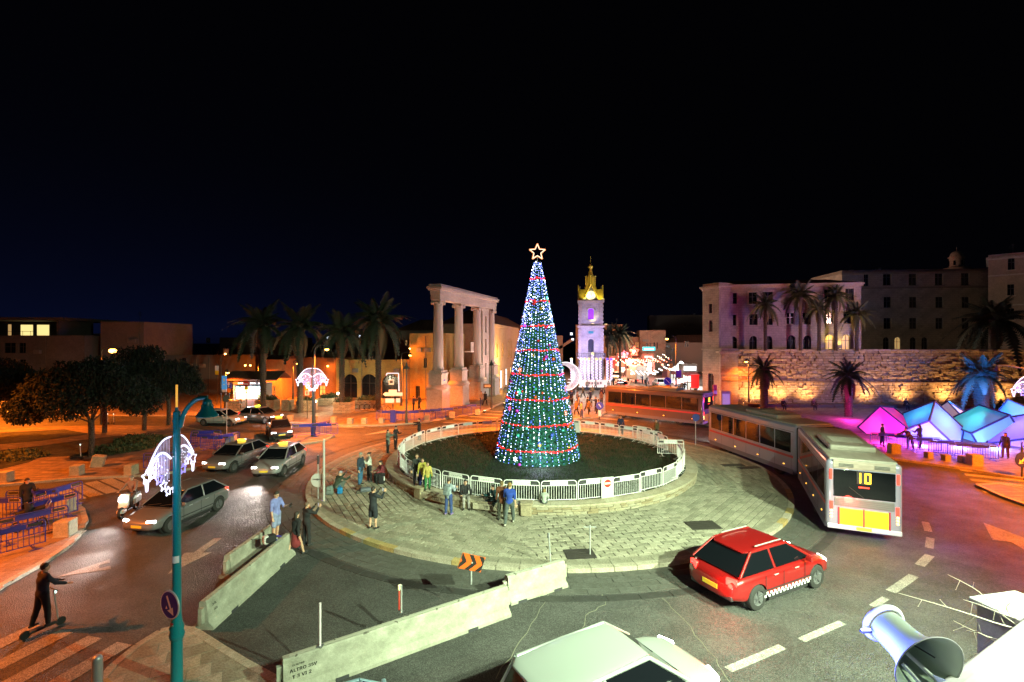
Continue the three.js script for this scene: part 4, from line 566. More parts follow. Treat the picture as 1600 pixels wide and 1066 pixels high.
// ---------------------------------------------------------------- the lit tree
const TREE = V(1.65, .48, -31.2);
{
  const g = thing('christmas_tree', 'tall cone shaped tree covered in white light strings with a lit star', 'christmas tree', TREE.clone()), H = 12.75, R0 = 2.7, rad0 = (y) => .16 + (R0 - .16) * (1 - y / H) ** 1.0;
  part(g, 'frame', [lathe([[R0 - .25, .05], [.12, H - .3], [.01, H]], 40)], std(.012, .06, .035, .9));
  { const tuft = join([0, 1, 2, 3, 4, 5].map((k) => { const b = new THREE.BufferGeometry(), a = k * 1.047, c = Math.cos(a), s = Math.sin(a); b.setAttribute('position', new THREE.BufferAttribute(new Float32Array([.03 * -s, .03 * c, 0, .03 * s, -.03 * c, 0, .1 * c, .1 * s, .13]), 3)); b.computeVertexNormals(); return b; }));
    const N = 9000, im = new THREE.InstancedMesh(tuft, std(.012, .13, .075, .7), N), c = new THREE.Color(); let i = 0;
    while (i < N) { const y = H * (1 - Math.sqrt(rnd())), a = rnd() * 6.283, r = rad0(y) - rr(0, .2); const m = mat4(r * Math.sin(a), y, r * Math.cos(a), rr(-.5, .7), a, 0, rr(.8, 1.6)); im.setMatrixAt(i, m); const k = rr(.35, 1.1); im.setColorAt(i, c.setRGB(k, k, k * rr(.8, 1.2))); i++; }
    im.name = 'foliage'; im.userData.kind = 'stuff'; g.add(im); }
  const bulb = new THREE.IcosahedronGeometry(.026, 0), strings = [[], [], []];
  const S = 42; for (let s = 0; s < S; s++) { const a0 = s / S * 6.283; let y = .1; const top = s % 2 ? H * .99 : s % 4 ? H * .8 : H * .9; while (y < top) { const a = a0 + .018 * Math.sin(y * 3 + s), r = rad0(y) + .03 + rr(-.02, .04), k = rnd() < .12 ? 2 : rnd() < .45 ? 1 : 0; strings[k].push([r * Math.sin(a), y + rr(-.04, .04), r * Math.cos(a)]); y += (s % 3 === 0 ? rr(.1, .16) : rr(.13, .27)) * (y > H * .6 ? .95 : y > H * .35 ? .9 : 1.05); } }
  strings.forEach((l, k) => { const im = new THREE.InstancedMesh(bulb, [glow(.42, .52, 1, 5.5), glow(.16, .2, 1, 5.5), glow(.85, .88, 1, 12)][k], l.length); l.forEach((p, i) => im.setMatrixAt(i, mat4(...p, 0, rnd() * 6, 0, rr(.8, k === 2 ? 1.7 : 1.2)))); im.name = 'light_string'; im.userData.kind = 'stuff'; g.add(im); });
  const red = glow(1, .008, .01, 3.2), tinsel = std(.5, .01, .012, .35);
  for (const f of [.068, .185, .305, .425, .545, .665, .79, .905]) { const y = f * H, r = rad0(y) + .03, pts = []; for (let k = 0; k < 96; k++) { const a = k / 96 * 6.283; pts.push(V((r + rr(-.02, .03)) * Math.sin(a), y + .03 * Math.sin(a * 5 + f * 30) + rr(-.02, .02), (r + rr(-.02, .03)) * Math.cos(a))); }
    const t = part(g, 'garland', tube(pts, .032, 5, 96, true), tinsel), bl = []; for (let k = 0; k < Math.round(r * 80) + 16; k++) { const a = rnd() * 6.283; bl.push(new THREE.IcosahedronGeometry(rr(.022, .04), 0).translate((r + .04) * Math.sin(a), y + .03 * Math.sin(a * 5 + f * 30) + rr(-.055, .055), (r + .04) * Math.cos(a))); } stuff(part(t, 'red_bulbs', bl, red)); }
  const ball = new THREE.SphereGeometry(.1, 12, 9), cols = [std(.6, .02, .03, .2, { metalness: .4 }), std(.6, .36, .05, .22, { metalness: .6 }), std(.06, .12, .5, .2, { metalness: .4 }), std(.4, .03, .35, .25, { metalness: .3 }), std(.6, .1, .03, .25, { metalness: .4 }), std(.05, .4, .3, .25, { metalness: .4 })];
  const flake = join([...poly(starPts(.17, .35, 6), .02, 4), sph(.05, 0, 0, 0, 6)]);
  for (let k = 0; k < 120; k++) { const y = H * .97 * (1 - Math.sqrt(rnd() * .97 + .02)), a = k * 2.399, r = rad0(y) + .05; if (k % 7 === 3) part(g, 'star_bauble', flake, [glow(.7, .8, 1, 1.6), glow(1, .1, .25, 1.4), glow(.35, .1, 1, 1.4), glow(1, .2, .12, 1.4), glow(.1, .8, .5, 1)][k % 5], V(r * Math.sin(a), y, r * Math.cos(a)), a).rotation.x = -.2; else { const m = part(g, 'bauble', ball, cols[k % 6], V(r * Math.sin(a), y, r * Math.cos(a))); m.scale.setScalar(rr(.75, 1.25)); } }
  const st = part(g, 'star', poly(starPts(.55, .45, 5, 0, H + .55, 0), .04, 8), glow(1, .36, .14, 1.5)); part(st, 'inner_outline', poly(starPts(.5, .45, 5, 0, H + .55, .035), .016, 6), glow(1, .8, .62, 2)); part(st, 'bracket', bar(V(0, H - .2, 0), V(0, H + .25, 0), .03), M.steel);
  addPoint(rgb(.65, .72, 1), 26, TREE.clone().add(V(0, .8, 3.6)), 20);
}
// ---------------------------------------------------------------- crowd barriers
function makeBarrier(name, label, w, mat, group, textMat, p, turn) {
  const g = thing(name, label, 'crowd barrier', p, turn, group), h = 1.02, r = .12;
  const arc = [V(-w / 2, .12, 0), V(-w / 2, h - r, 0), V(-w / 2 + r * .3, h - r * .3, 0), V(-w / 2 + r, h, 0), V(w / 2 - r, h, 0), V(w / 2 - r * .3, h - r * .3, 0), V(w / 2, h - r, 0), V(w / 2, .12, 0)];
  const path = new THREE.CurvePath(); for (let i = 1; i < arc.length; i++) path.add(new THREE.LineCurve3(arc[i - 1], arc[i]));
  part(g, 'frame', [...poly(arc, .022, 6), bar(V(-w / 2, .8, 0), V(w / 2, .8, 0), .017), bar(V(-w / 2, .14, 0), V(w / 2, .14, 0), .018)], mat);
  const bars = []; for (let k = 1; k < 14; k++) { const x = -w / 2 + w * k / 14; bars.push(bar(V(x, .14, 0), V(x, .8, 0), .011, 5)); } part(g, 'bars', bars, mat);
  const pl = part(g, 'name_plate', [bx(w * .5, .17, .012, 0, .9, 0)], mat); if (textMat) part(pl, 'lettering', plate(w * .48, .15, 0, .9, .009), textMat);
  for (const s of [-1, 1]) { part(g, 'end_plate', bx(w * .18, .1, .01, s * w * .36, .9, 0), M.dark); part(g, 'foot', [bx(.05, .02, .62, s * w * .34, .012, 0), bar(V(s * w * .34, .14, 0), V(s * w * .34, .015, .28), .014), bar(V(s * w * .34, .14, 0), V(s * w * .34, .015, -.28), .014), extr([[-.2, 0], [.2, 0], [.12, .012], [-.12, .012]], .1).translate(s * w * .34, .004, .2)], mat); }
  return g;
}
const cityText = print(256, 40, (x, w, h) => { x.fillStyle = '#d4d6d2'; x.fillRect(0, 0, w, h); x.strokeStyle = '#20222e'; hebrew(x, 'עיריית תל אביב-יפו', 235, 11, 20, .13); x.fillStyle = '#20222e'; x.fillRect(240, 12, 9, 14); });
const whiteBar = std(.72, .72, .72, .38), blueBar = std(.025, .03, .34, .42);
let firstWhite, firstBlue;
const place = (src, mk, label, p, turn) => (src ? copyOf(src, src.userData.base, label, p, turn) : mk());
{ const BW = 1.66, rB = 8.85, sideWord = (k, n) => k; let n = 0;
  const N = 32, sectors = ['in front of the lit tree', 'right front of the ring', 'right side of the ring', 'far right of the ring', 'behind the lit tree', 'far left of the ring', 'left side of the ring', 'left front of the ring'];
  const ord = ['first', 'second', 'third', 'fourth', 'fifth', 'sixth']; const seen = {};
  for (let k = 0; k < N; k++) { const a = (k + .25) / N * 2 * Math.PI; if (k === 8) continue; const sec = Math.floor(((a + .39) % 6.283) / .785), q = seen[sec] = (seen[sec] ?? -1) + 1;
    const label = `white crowd barrier ${ord[q]} counted counterclockwise ${sectors[sec]}`, rJ = rB + rr(-.06, .06), p = onRing(RW, rJ, a, .48), t = a + rr(-.06, .06);
    if (!firstWhite) firstWhite = makeBarrier('white_barrier', label, BW, whiteBar, 'white crowd barriers around the lawn', cityText, p, t); else copyOf(firstWhite, 'white_barrier', label, p, t); }
  const E = (px_, py_, turn, l) => copyOf(firstWhite, 'white_barrier', l, W(px_, py_, .48), turn);
  E(1003, 688, -.85, 'white crowd barrier turned inward at the gap on the right'); E(1048, 712, -.1, 'white crowd barrier standing alone across the gap on the right'); E(1019, 695, -.9, 'second white crowd barrier turned inward at the gap on the right');
  // the two prohibition boards
  const noEntry = (bg, ring, ink, rows) => print(128, 210, (x, w, h) => { x.fillStyle = bg; x.fillRect(0, 0, w, h); x.fillStyle = ring; x.beginPath(); x.arc(64, 58, 38, 0, 7); x.fill(); x.fillStyle = '#f2ece0'; x.fillRect(34, 50, 60, 15); x.strokeStyle = ink; hebrew(x, rows[0], 112, 115, 15, .15); hebrew(x, rows[1], 106, 145, 15, .15); hebrew(x, rows[2], 96, 176, 14, .15); });
  const board = (label, a, mat, back) => { const p = onRing(RW, rB + .09, a, .5), g = thing('no_entry_board', label, 'sign board', p, a); part(g, 'panel', rbx(.64, 1.06, .02, .008, 0, .53, 0), back); part(g, 'print', plate(.63, 1.05, 0, .53, .012), mat); for (const s of [-1, 1]) part(g, 'clip', bx(.05, .04, .08, s * .25, 1.04, -.03), M.dark); };
  board('white no entry board on the barriers right of the tree', .315, noEntry('#c9d3ca', '#9c2a18', '#38444c', ['אין מעבר', 'שטח סגור', 'תודה']), std(.6, .62, .6, .5));
  board('red no entry board on the barriers at left', -1.21, noEntry('#c8584a', '#a81c12', '#f0e0d8', ['אין מעבר', 'שטח סגור', 'תודה']), std(.5, .12, .1, .5));
  const wp = thing('notice_board', 'blank white panel on the barriers behind the tree at right', 'sign board', onRing(RW, rB + .06, 2.75, .5), 2.75); part(wp, 'panel', rbx(.9, 1.02, .02, .006, 0, .51, 0), whiteBar); part(wp, 'cable_tie', [bx(.03, .06, .03, -.3, .98, -.02), bx(.03, .06, .03, .3, .98, -.02)], M.dark);
}
{ const B = (label, px_, py_, turn) => { const p = W(px_, py_, .13); if (!firstBlue) firstBlue = makeBarrier('blue_barrier', label, 2.1, blueBar, 'blue crowd barriers', null, p, turn); else copyOf(firstBlue, 'blue_barrier', label, p, turn); };
  B('blue crowd barrier nearest the left edge on the kerb curve', 10, 868, 1.02); B('blue crowd barrier second from the left edge on the kerb curve', 52, 840, 1.0); B('blue crowd barrier third from the left edge on the kerb curve', 77, 815, 1.25); B('blue crowd barrier seen edge on next to the stone block', 92, 795, 1.42); B('blue crowd barrier behind the standing woman at left', 50, 800, .15); B('blue crowd barrier at the left edge behind the pram', -8, 815, .1);
  B('blue crowd barrier left in the group behind the lit garland', 318, 700, -.1); B('blue crowd barrier middle of the group behind the lit garland', 336, 703, .0); B('blue crowd barrier right end of the group by the stone block', 354, 700, 1.2); B('blue crowd barrier behind the left wing of the garland', 252, 734, .05); B('blue crowd barrier leaning at the back of the garland group', 322, 694, .15);
  B('blue crowd barrier left of the garland post', 478, 682, .35); B('blue crowd barrier right of the garland post', 507, 681, .2); B('blue crowd barrier turned behind the one right of the garland post', 502, 679, 1.1);
  B('blue crowd barrier before the left end of the yellow house', 605, 658, .08); B('blue crowd barrier second before the yellow house', 624, 659, -.05); B('blue crowd barrier left of the first monument column', 646, 658, -.02); B('blue crowd barrier in front of the first monument column', 664, 657, .02); B('blue crowd barrier at the first pedestal corner', 680, 655, .25); B('blue crowd barrier in front of the second column', 700, 653, .35); B('blue crowd barrier in front of the third column', 722, 650, .4); B('blue crowd barrier after the third column', 737, 647, .45);
  B('blue crowd barrier left of the white notice by the wall corner', 1097, 652, -.3); B('blue crowd barrier with the white notice by the wall corner', 1112, 655, -.28); B('blue crowd barrier right of the white notice by the wall corner', 1135, 659, -.3); B('blue crowd barrier by the bus stop pole right of the wall corner', 1158, 662, -.28);
  for (const [k, x, y, t] of [['first', 1385, 698, -.2], ['second', 1410, 701, -.18], ['third', 1445, 706, -.16], ['fourth', 1478, 711, -.16], ['fifth', 1508, 716, -.15], ['sixth', 1532, 719, -.15]]) B(`blue crowd barrier ${k} from the left before the glowing cubes`, x, y, t); }
// ---------------------------------------------------------------- stone blocks along the kerbs
{ const m = std(.5, .45, .33, .85, { map: T.stone, bumpMap: T.stoneBump, bumpScale: .008 }); let first;
  const blk = (label, x, y, s, turn, tilt = 0) => { const p = W(x, y, .13); let o; if (!first) { first = o = thing('stone_block', label, 'stone block', p, turn, 'pale stone blocks along the kerbs'); part(o, 'block', rbx(.5, .55, .5, .035, 0, .275, 0), m); part(o, 'foot', rbx(.54, .04, .54, .01, 0, .012, 0), M.kerb); } else o = copyOf(first, 'stone_block', label, p, turn); o.scale.setScalar(s); o.rotation.z = tilt; };
  blk('pale stone block nearest on the kerb curve at left', 102, 836, 1.12, .2); blk('pale stone block at the end of the blue barriers at left', 102, 799, 1.1, .1);
  blk('pale stone block at the left edge of the park kerb', 9, 752, 1, .1); blk('pale stone block in the middle of the park kerb', 120, 742, 1.05, .2); blk('tilted pale stone block knocked over near the tree trunk', 151, 729, 1.25, .5, -.22); blk('pale stone block left of the garland wing', 205, 741, 1.05, -.1); blk('pale stone block at the tip of the park kerb', 361, 692, 1.3, .2);
  [[357, 652, 'first'], [377, 652, 'second'], [411, 655, 'third'], [432, 656, 'fourth'], [453, 657, 'fifth'], [491, 658, 'sixth'], [521, 660, 'seventh'], [547, 662, 'eighth'], [569, 662, 'ninth']].forEach(([x, y, k]) => blk(`small stone block ${k} from the left along the far kerb`, x, y, .95, 0));
  blk('small stone block by the bus stop sign', 596, 661, .9, 0); blk('stone block before the first monument column', 667, 657, 1, 0); blk('stone block between the first two columns', 706, 653, 1.1, 0); blk('stone block at the road end by the columns', 746, 648, 1, 0);
  blk('orange lit stone block under the pink cube', 1397, 708, 1.2, -.2); blk('orange lit stone block before the big turquoise cube', 1523, 727, 1.25, -.2); blk('white lit stone block by the blue barriers near the wall corner', 1117, 662, 1.1, 0);
  blk('dark stone block behind the bus before the cubes', 1451, 716, .75, 0); blk('dark stone block between the blue topped cube and the kerb', 1478, 720, .75, 0); blk('dark stone block left of the orange one by the turquoise cube', 1504, 722, .75, 0); }
// ---------------------------------------------------------------- concrete road barriers
{ const prof = [[-.3, 0], [.3, 0], [.3, .1], [.17, .24], [.1, .9], [.075, .94], [-.075, .94], [-.1, .9], [-.17, .24], [-.3, .1]];
  const marks = (rows) => print(400, 190, (x, w, h) => { x.fillStyle = '#191914'; x.font = 'bold 30px monospace'; rows.forEach(([t, px_, py_, s]) => { x.font = `bold ${s}px sans-serif`; x.fillText(t, px_, py_); }); }, { clear: true });
  const seg = (label, A, B, opt = {}) => { const d = B.clone().sub(A), L = d.length(), g = thing('concrete_barrier', label, 'concrete barrier', A.clone().add(B).multiplyScalar(.5).setY(0), Math.atan2(-d.z, d.x), 'concrete road barriers'), lap = opt.lap || 0; g.scale.y = .85;
    const ext = (x0, x1, k = 1) => extr(prof.map(([a, b]) => [a * k, b * k]), x1 - x0).rotateY(Math.PI / 2).translate(x0, 0, 0);
    part(g, 'body', [ext(-L / 2 + .12, L / 2 - .12), bx(.13, .5, .1, -L / 2 + .06, .5, 0), bx(.13, .5, .1, L / 2 - .06, .5, 0)], M.concrete);
    const chips = []; for (let x = -L / 2 + .4; x < L / 2 - .4; x += rr(.3, .9)) chips.push(rbx(rr(.05, .16), rr(.02, .05), rr(.03, .07), .008, x, .93, rr(-.07, .07), rr(-.3, .3), rr(0, 3), rr(-.2, .2), 1)); part(g, 'chipped_edge', chips, std(.34, .33, .27, .95, { map: T.soil }));
    part(g, 'lifting_slot', [-.28, .28].map((f) => bx(.3, .09, .64, f * L, .055, 0)), M.dark);
    part(g, 'top_groove', bx(L - .5, .008, .05, 0, .944, 0), std(.3, .3, .25, .95));
    if (opt.marks) part(g, 'stencil', new THREE.PlaneGeometry(1.05, .5).rotateX(-.105).translate(opt.mx ?? -L / 2 + .75, .57, .1455), marks(opt.marks));
    return g; };
  const a = W(432, 1052, .5), j = W(796, 936, .3), e = W(884, 892, .4);
  seg('long concrete barrier at the bottom with stencilled letters', a.setY(0), V(j.x, 0, j.z + .1), { marks: [['SV ALTRO', 30, 40, 22], ['ALTRO 35V', 10, 98, 44], ['T 3 VI 2', 30, 160, 46]] });
  seg('short concrete barrier ending at the roundabout kerb', V(j.x - .2, 0, j.z - .35), V(e.x, 0, e.z), {});
  const b0 = W(312, 972, .3), b1 = W(452, 852, .3);
  seg('concrete barrier along the closed lane at left', b0.setY(0), b1.setY(0), { marks: [['3 IL', 40, 60, 40], ['ATL', 60, 130, 36]] });
  const c0 = W(362, 898, .3), c1 = W(440, 838, .3); seg('second concrete barrier close behind the left one', c0.setY(0).add(V(-.35, 0, -.2)), c1.setY(0).add(V(-.35, 0, -.2)));
  // posts and the chevron on the long barrier
  const onTop = (px_) => { const t = (px_ - 432) / (884 - 432); return null; };
  const P1 = W(500, 1010, .8), P2 = W(627, 957, .8), P3 = W(737, 912, .8);
  let t = thing('thin_post', 'thin white post on the long concrete barrier, left one', 'post', P1); part(t, 'tube', cyl(.028, .028, 1.02, 0, .51, 0, 10), std(.6, .55, .58, .4)); part(t, 'base', bx(.14, .02, .14, 0, .008, 0), M.steel);
  t = thing('warning_post', 'thin post with red and white striped board on the concrete barrier', 'warning post', P2); part(t, 'tube', cyl(.025, .025, .72, 0, .36, 0, 10), M.galv); part(t, 'striped_board', [bx(.09, .26, .02, -.04, .2, 0, 0, .9, 0)], std(.3, .03, .02, .5)); part(t, 'striped_board', [bx(.09, .26, .02, -.04, .46, 0, 0, .9, 0)], std(.35, .05, .03, .5)); part(t, 'reflector', rbx(.1, .15, .06, .02, -.05, .66, 0, 0, .9, 0), std(.65, .6, .4, .3)); part(t, 'base', bx(.13, .02, .13, 0, .008, 0), M.steel);
  t = thing('chevron_sign', 'orange sign with black chevrons on the concrete barrier', 'road sign', P3, .62); part(t, 'post', cyl(.03, .03, .9, 0, .42, -.03, 10), M.galv); const tilt = (m) => { m.position.set(0, .62, 0); m.rotation.z = -.42; return m; }; tilt(part(t, 'board', rbx(.86, .44, .02, .006, 0, 0, 0), std(.5, .1, .005, .5)));
  tilt(part(t, 'print', plate(.85, .43, 0, 0, .012), print(256, 128, (x) => { x.fillStyle = '#c04a08'; x.fillRect(0, 0, 256, 128); x.fillStyle = '#100e0c'; for (const o of [-105, 10, 125]) { x.beginPath(); x.moveTo(60 + o, 0); x.lineTo(110 + o, 0); x.lineTo(175 + o, 64); x.lineTo(110 + o, 128); x.lineTo(60 + o, 128); x.lineTo(125 + o, 64); x.fill(); } }))); part(t, 'bolt', cyl(.025, .025, .02, 0, .62, .02, 8, Math.PI / 2), M.galv); }
// ---------------------------------------------------------------- posts, bollard and plates on the island
{ let t;
  for (const [l, x, y, h, lean] of [['thin grey post standing on the island kerb left of the manhole', 859, 883, 1.12, .06], ['thin grey sign post right of the manhole on the island', 922, 867, 1.08, 0]]) { t = thing('sign_post', l, 'post', W(x, y, .15)); part(t, 'tube', cyl(.028, .028, h, 0, h / 2, 0, 10, 0, 0, lean), M.galv); part(t, 'cap', rbx(.05, .16, .04, .01, -lean * h, h - .08, .02), x < 900 ? M.dark : M.galv); if (x > 900) part(t, 'edge_on_plate', bx(.46, .025, .03, 0, h - .06, 0), M.galv); }
  t = thing('tall_pole', 'tall slim grey pole at the left rim of the island', 'pole', W(506, 783, .15)); part(t, 'tube', cyl(.06, .055, 3.05, 0, 1.52, 0, 12), std(.45, .47, .47, .4, { metalness: .3 })); part(t, 'base', cyl(.12, .12, .03, 0, .01, 0), M.steel);
  t = thing('round_sign', 'back of a round grey road sign at the left rim of the island', 'road sign', W(497, 780, .15)); part(t, 'post', cyl(.035, .035, 2.2, 0, 1.1, 0, 10), M.galv); part(t, 'disc', [cyl(.34, .34, .02, 0, .95, .05, 28, Math.PI / 2)], std(.5, .52, .52, .5, { metalness: .2 })); part(t, 'clamp', [bx(.5, .035, .02, 0, 1.0, .07), bx(.06, .09, .05, 0, 1.0, .075)], M.steel); part(t, 'upper_plate', rbx(.09, .42, .12, .02, 0, 1.95, 0), M.dark);
  t = thing('bollard', 'short grey steel bollard at the bottom left zebra', 'bollard', W(152, 1085, .06)); part(t, 'tube', [lathe([[.1, -.1], [.1, .78], [.085, .84], [.05, .87], [0, .875]], 20)], M.galv); part(t, 'collar', cyl(.115, .115, .04, 0, .02, 0, 16), M.steel);
  for (const [l, x, y, h, c] of [['small blue pedestrian plate on a post at the right rim', 1087, 696, 2.2, [.05, .06, .3]], ['round back of a sign at the park tip', 354, 688, 3.4, [.08, .08, .07]]]) { t = thing('road_sign', l, 'road sign', W(x, y, .14)); part(t, 'post', cyl(.03, .03, h, 0, h / 2, 0, 8), M.galv); part(t, 'disc', cyl(.28, .28, .03, 0, h - .1, .04, 20, Math.PI / 2), std(...c, .5)); part(t, 'clamp', bx(.1, .06, .05, 0, h - .1, .02), M.steel); }
}
// ---------------------------------------------------------------- planters and walls of the far plaza
{ const stoneM = [0, 1, 2].map((k) => std(.42 + .05 * k, .33 + .04 * k, .22 + .03 * k, .9, { map: T.stone, bumpMap: T.stoneBump, bumpScale: .01 }));
  const planter = (label, px0, px1, py, h, depth, hedge) => { const a = W(px0, py, .13), b = W(px1, py, .13), L = b.x - a.x, g = thing('stone_planter', label, 'planter', V((a.x + b.x) / 2, .13, a.z), 0, 'stone planters of the far plaza');
    part(g, 'core', bx(L - .2, h - .1, depth - .2, 0, (h - .1) / 2, -depth / 2), M.joint); let n = 0;
    for (let y = 0, j = 0; y < h - .05; y += .3, j++) for (let x = -L / 2 - (j & 1) * .2; x < L / 2 - .1; x += .46) { const w = Math.min(.44, L / 2 - x), x0 = Math.max(x, -L / 2), ww = Math.min(w, x + w - x0); if (ww > .08) { part(g, 'stone', rbx(ww, .28, .2, .03, x0 + ww / 2, y + .145, -.1 + rr(-.03, .03), 0, 0, 0, 1), stoneM[n++ % 3]); } }
    for (const s of [-1, 1]) for (let y = 0; y < h - .05; y += .3) part(g, 'stone', rbx(.2, .28, depth - .22, .03, s * (L / 2 - .1), y + .145, -depth / 2 - .1, 0, 0, 0, 1), stoneM[n++ % 3]);
    if (hedge) { const lf = new THREE.PlaneGeometry(.12, .07), N = Math.round(L * 420), im = new THREE.InstancedMesh(lf, std(.03, .05, .02, .8), N); for (let i = 0; i < N; i++) im.setMatrixAt(i, mat4(rr(-L / 2 + .2, L / 2 - .2), h + rr(-.05, .6) * (.7 + .3 * Math.sin(i)), -depth / 2 + rr(-.5, .5) * (depth - .4), rnd() * 6, rnd() * 6, rnd() * 6, rr(.7, 1.6))); im.name = 'hedge'; im.userData.kind = 'stuff'; g.add(im); } };
  planter('stone planter glowing orange below the amber park lamp', 352, 376, 642, 1.15, 1.4); planter('long stone planter under the first palm', 397, 428, 642, 1.1, 1.5, true); planter('narrow stone planter pier under the second palm', 439, 452, 642, 1.05, 1.3); planter('stone planter behind the garland post', 461, 489, 643, 1.0, 1.4, true); planter('white lit stone planter beside the bright plaza lamp', 520, 547, 646, 1.1, 1.6, true); planter('low grassy planter between the white lit one and the arcade', 552, 592, 638, .75, 2.6, true); planter('raised planter left of the bright plaza lamp', 494, 522, 634, .8, 2.4, true); planter('small stone planter in front of the kiosk', 377, 390, 638, .9, 1.2);
  const ds = (label, x, y, h, draw, w, hh) => { const t = thing('road_sign', label, 'road sign', W(x, y, .13)); part(t, 'post', cyl(.045, .04, h, 0, h / 2, 0, 8), M.darkPole); draw(t, h); return t; };
  const board = (t, w, hh, y, c, x = 0) => part(t, 'board', rbx(w, hh, .04, .012, x, y, .05), c);
  ds('tall dark post with a blue bus stop panel left of the kiosk', 345, 645, 6.2, (t) => { board(t, .55, 1.5, 3.3, glow(.05, .3, .7, .5), .4); board(t, .5, .35, 2.45, std(.6, .62, .65, .5), .4); part(t, 'route_mark', [bx(.2, .3, .02, .4, 3.6, .08), bx(.2, .12, .02, .4, 3.1, .08)], std(.5, .7, .8, .5)); });
  ds('small yellow and white sign on a post at left of the bus panel', 339, 632, 5.2, (t) => { board(t, .45, .6, 4.5, std(.6, .62, .65, .5)); board(t, .42, .5, 3.95, M.yellow); });
  ds('blue arrow sign over an orange sign under the park lamp', 358, 641, 3.2, (t) => { board(t, .6, .6, 2.8, M.blue); part(t, 'arrow', [bx(.08, .34, .02, 0, 2.78, .08), extr([[-.16, 0], [.16, 0], [0, .2]], .02).translate(0, 2.9, .07)], M.white); part(t, 'disc', cyl(.25, .25, .04, 0, 2.25, .05, 18, Math.PI / 2), M.orange); });
  ds('yellow and white sign on a dark post left of the garland post', 480, 654, 3.6, (t) => { board(t, .5, .85, 3.3, std(.55, .65, .03, .5)); board(t, .45, .5, 2.6, M.white); part(t, 'number_mark', bx(.1, .3, .02, 0, 2.6, .08), M.dark); });
  ds('white direction sign with arrow head before the arcade', 614, 660, 4.8, (t) => { part(t, 'frame', poly([V(-.65, 4.55, .05), V(-.55, 4.75, .05), V(.55, 4.75, .05), V(.6, 3.0, .05)], .05), glow(.8, .78, 1, .8)); board(t, .8, .32, 3.0, M.white, 0); part(t, 'bus_mark', [rbx(.5, .5, .04, .05, -.15, 3.9, .06)], M.white); part(t, 'bus_pictogram', bx(.3, .26, .02, -.15, 3.92, .09), M.dark); part(t, 'direction_plate', extr([[-.95, 2.62], [-.75, 2.45], [.95, 2.45], [.95, 2.8], [-.75, 2.8]], .03).translate(0, .1, .06), M.white); board(t, .85, .42, 2.1, std(.7, .68, .8, .5), -.3); board(t, .4, .42, 2.12, std(.7, .68, .8, .5), .5); part(t, 'base', rbx(.5, 1.2, .35, .03, 0, .6, 0), M.blue); });
  ds('no entry roundel over a yellow plate before the kiosk', 385, 646, 3.4, (t) => { part(t, 'roundel', cyl(.3, .3, .04, 0, 3.2, .05, 20, Math.PI / 2), M.red); part(t, 'white_bar', bx(.4, .1, .02, 0, 3.2, .08), M.white); board(t, .4, .35, 2.75, M.yellow); });
  ds('dark two line street name sign by the last column', 768, 640, 3.0, (t) => { board(t, .95, .5, 2.7, M.black, -.45); part(t, 'white_lines', [bx(.7, .06, .02, -.45, 2.8, .08), bx(.7, .06, .02, -.45, 2.62, .08)], M.white); });
  // parked bicycles by the planter
  const bike = thing('bicycle', 'parked bicycle left in the row by the planter before the arcade', 'bicycle', W(565, 641, .13), .3, 'bicycles parked before the arcade');
  for (const x of [-.52, .52]) { const w = part(bike, 'wheel', new THREE.TorusGeometry(.33, .025, 6, 22).translate(x, .34, 0), M.rubber); part(w, 'spokes', Array.from({ length: 8 }, (_, k) => bar(V(x, .34, 0), V(x + .32 * Math.cos(k * .785), .34 + .32 * Math.sin(k * .785), 0), .004, 4)), M.steel); }
  part(bike, 'frame', [bar(V(-.52, .34, 0), V(-.15, .8, 0), .018), bar(V(-.15, .8, 0), V(.36, .78, 0), .02), bar(V(.36, .78, 0), V(-.05, .32, 0), .02), bar(V(-.05, .32, 0), V(-.17, .86, 0), .018), bar(V(-.52, .34, 0), V(-.05, .32, 0), .015), bar(V(.52, .34, 0), V(.34, .95, 0), .018)], M.steel); part(bike, 'saddle', rbx(.24, .05, .14, .02, -.18, .9, 0), M.black); part(bike, 'handlebar', bar(V(.34, .97, -.26), V(.34, .97, .26), .014), M.steel);
  copyOf(bike, 'bicycle', 'parked bicycle in the middle of the row before the arcade', W(573, 641, .13), .5); copyOf(bike, 'bicycle', 'parked bicycle third in the row before the arcade', W(581, 641, .13), .2); copyOf(bike, 'bicycle', 'parked bicycle at the right end near the bus sign', W(600, 645, .13), -.3); copyOf(bike, 'bicycle', 'parked bicycle by the lamp post at the wall foot', W(1172, 633, .13), .1); }
// ---------------------------------------------------------------- palms and park trees
function frondGeo(L, droop, leaf, n = 26) {
  const pos = [], P = (t) => V(L * t * Math.cos(.9 - droop * t * .5) / 1, L * (Math.sin(.75) * t - droop * t * t), 0), quad = (a, b, c) => pos.push(...a.toArray(), ...b.toArray(), ...c.toArray());
  for (let i = 0; i < 8; i++) { const a = P(i / 8), b = P((i + 1) / 8), w = .035 * (1 - i / 9); quad(a.clone().add(V(0, 0, w)), a.clone().add(V(0, 0, -w)), b); quad(a.clone().add(V(0, w, 0)), a.clone().add(V(0, -w, 0)), b); }
  for (let i = 2; i < n; i++) { const t = i / n, a = P(t), b = P(Math.min(1, t + .045)), l = leaf * Math.sin(Math.PI * (.12 + .86 * t)) + .06; for (const s of [-1, 1]) { const tip = a.clone().add(V(l * .5, -l * .32 - l * rr(0, .25), s * l * .8)); quad(a, b, tip); } }
  const g = new THREE.BufferGeometry(); g.setAttribute('position', new THREE.BufferAttribute(new Float32Array(pos), 3)); g.computeVertexNormals(); return g;
}
const fronds = [frondGeo(2.6, .75, .5), frondGeo(2.8, 1.05, .5), frondGeo(2.4, .35, .45), frondGeo(2.7, 1.35, .45)];
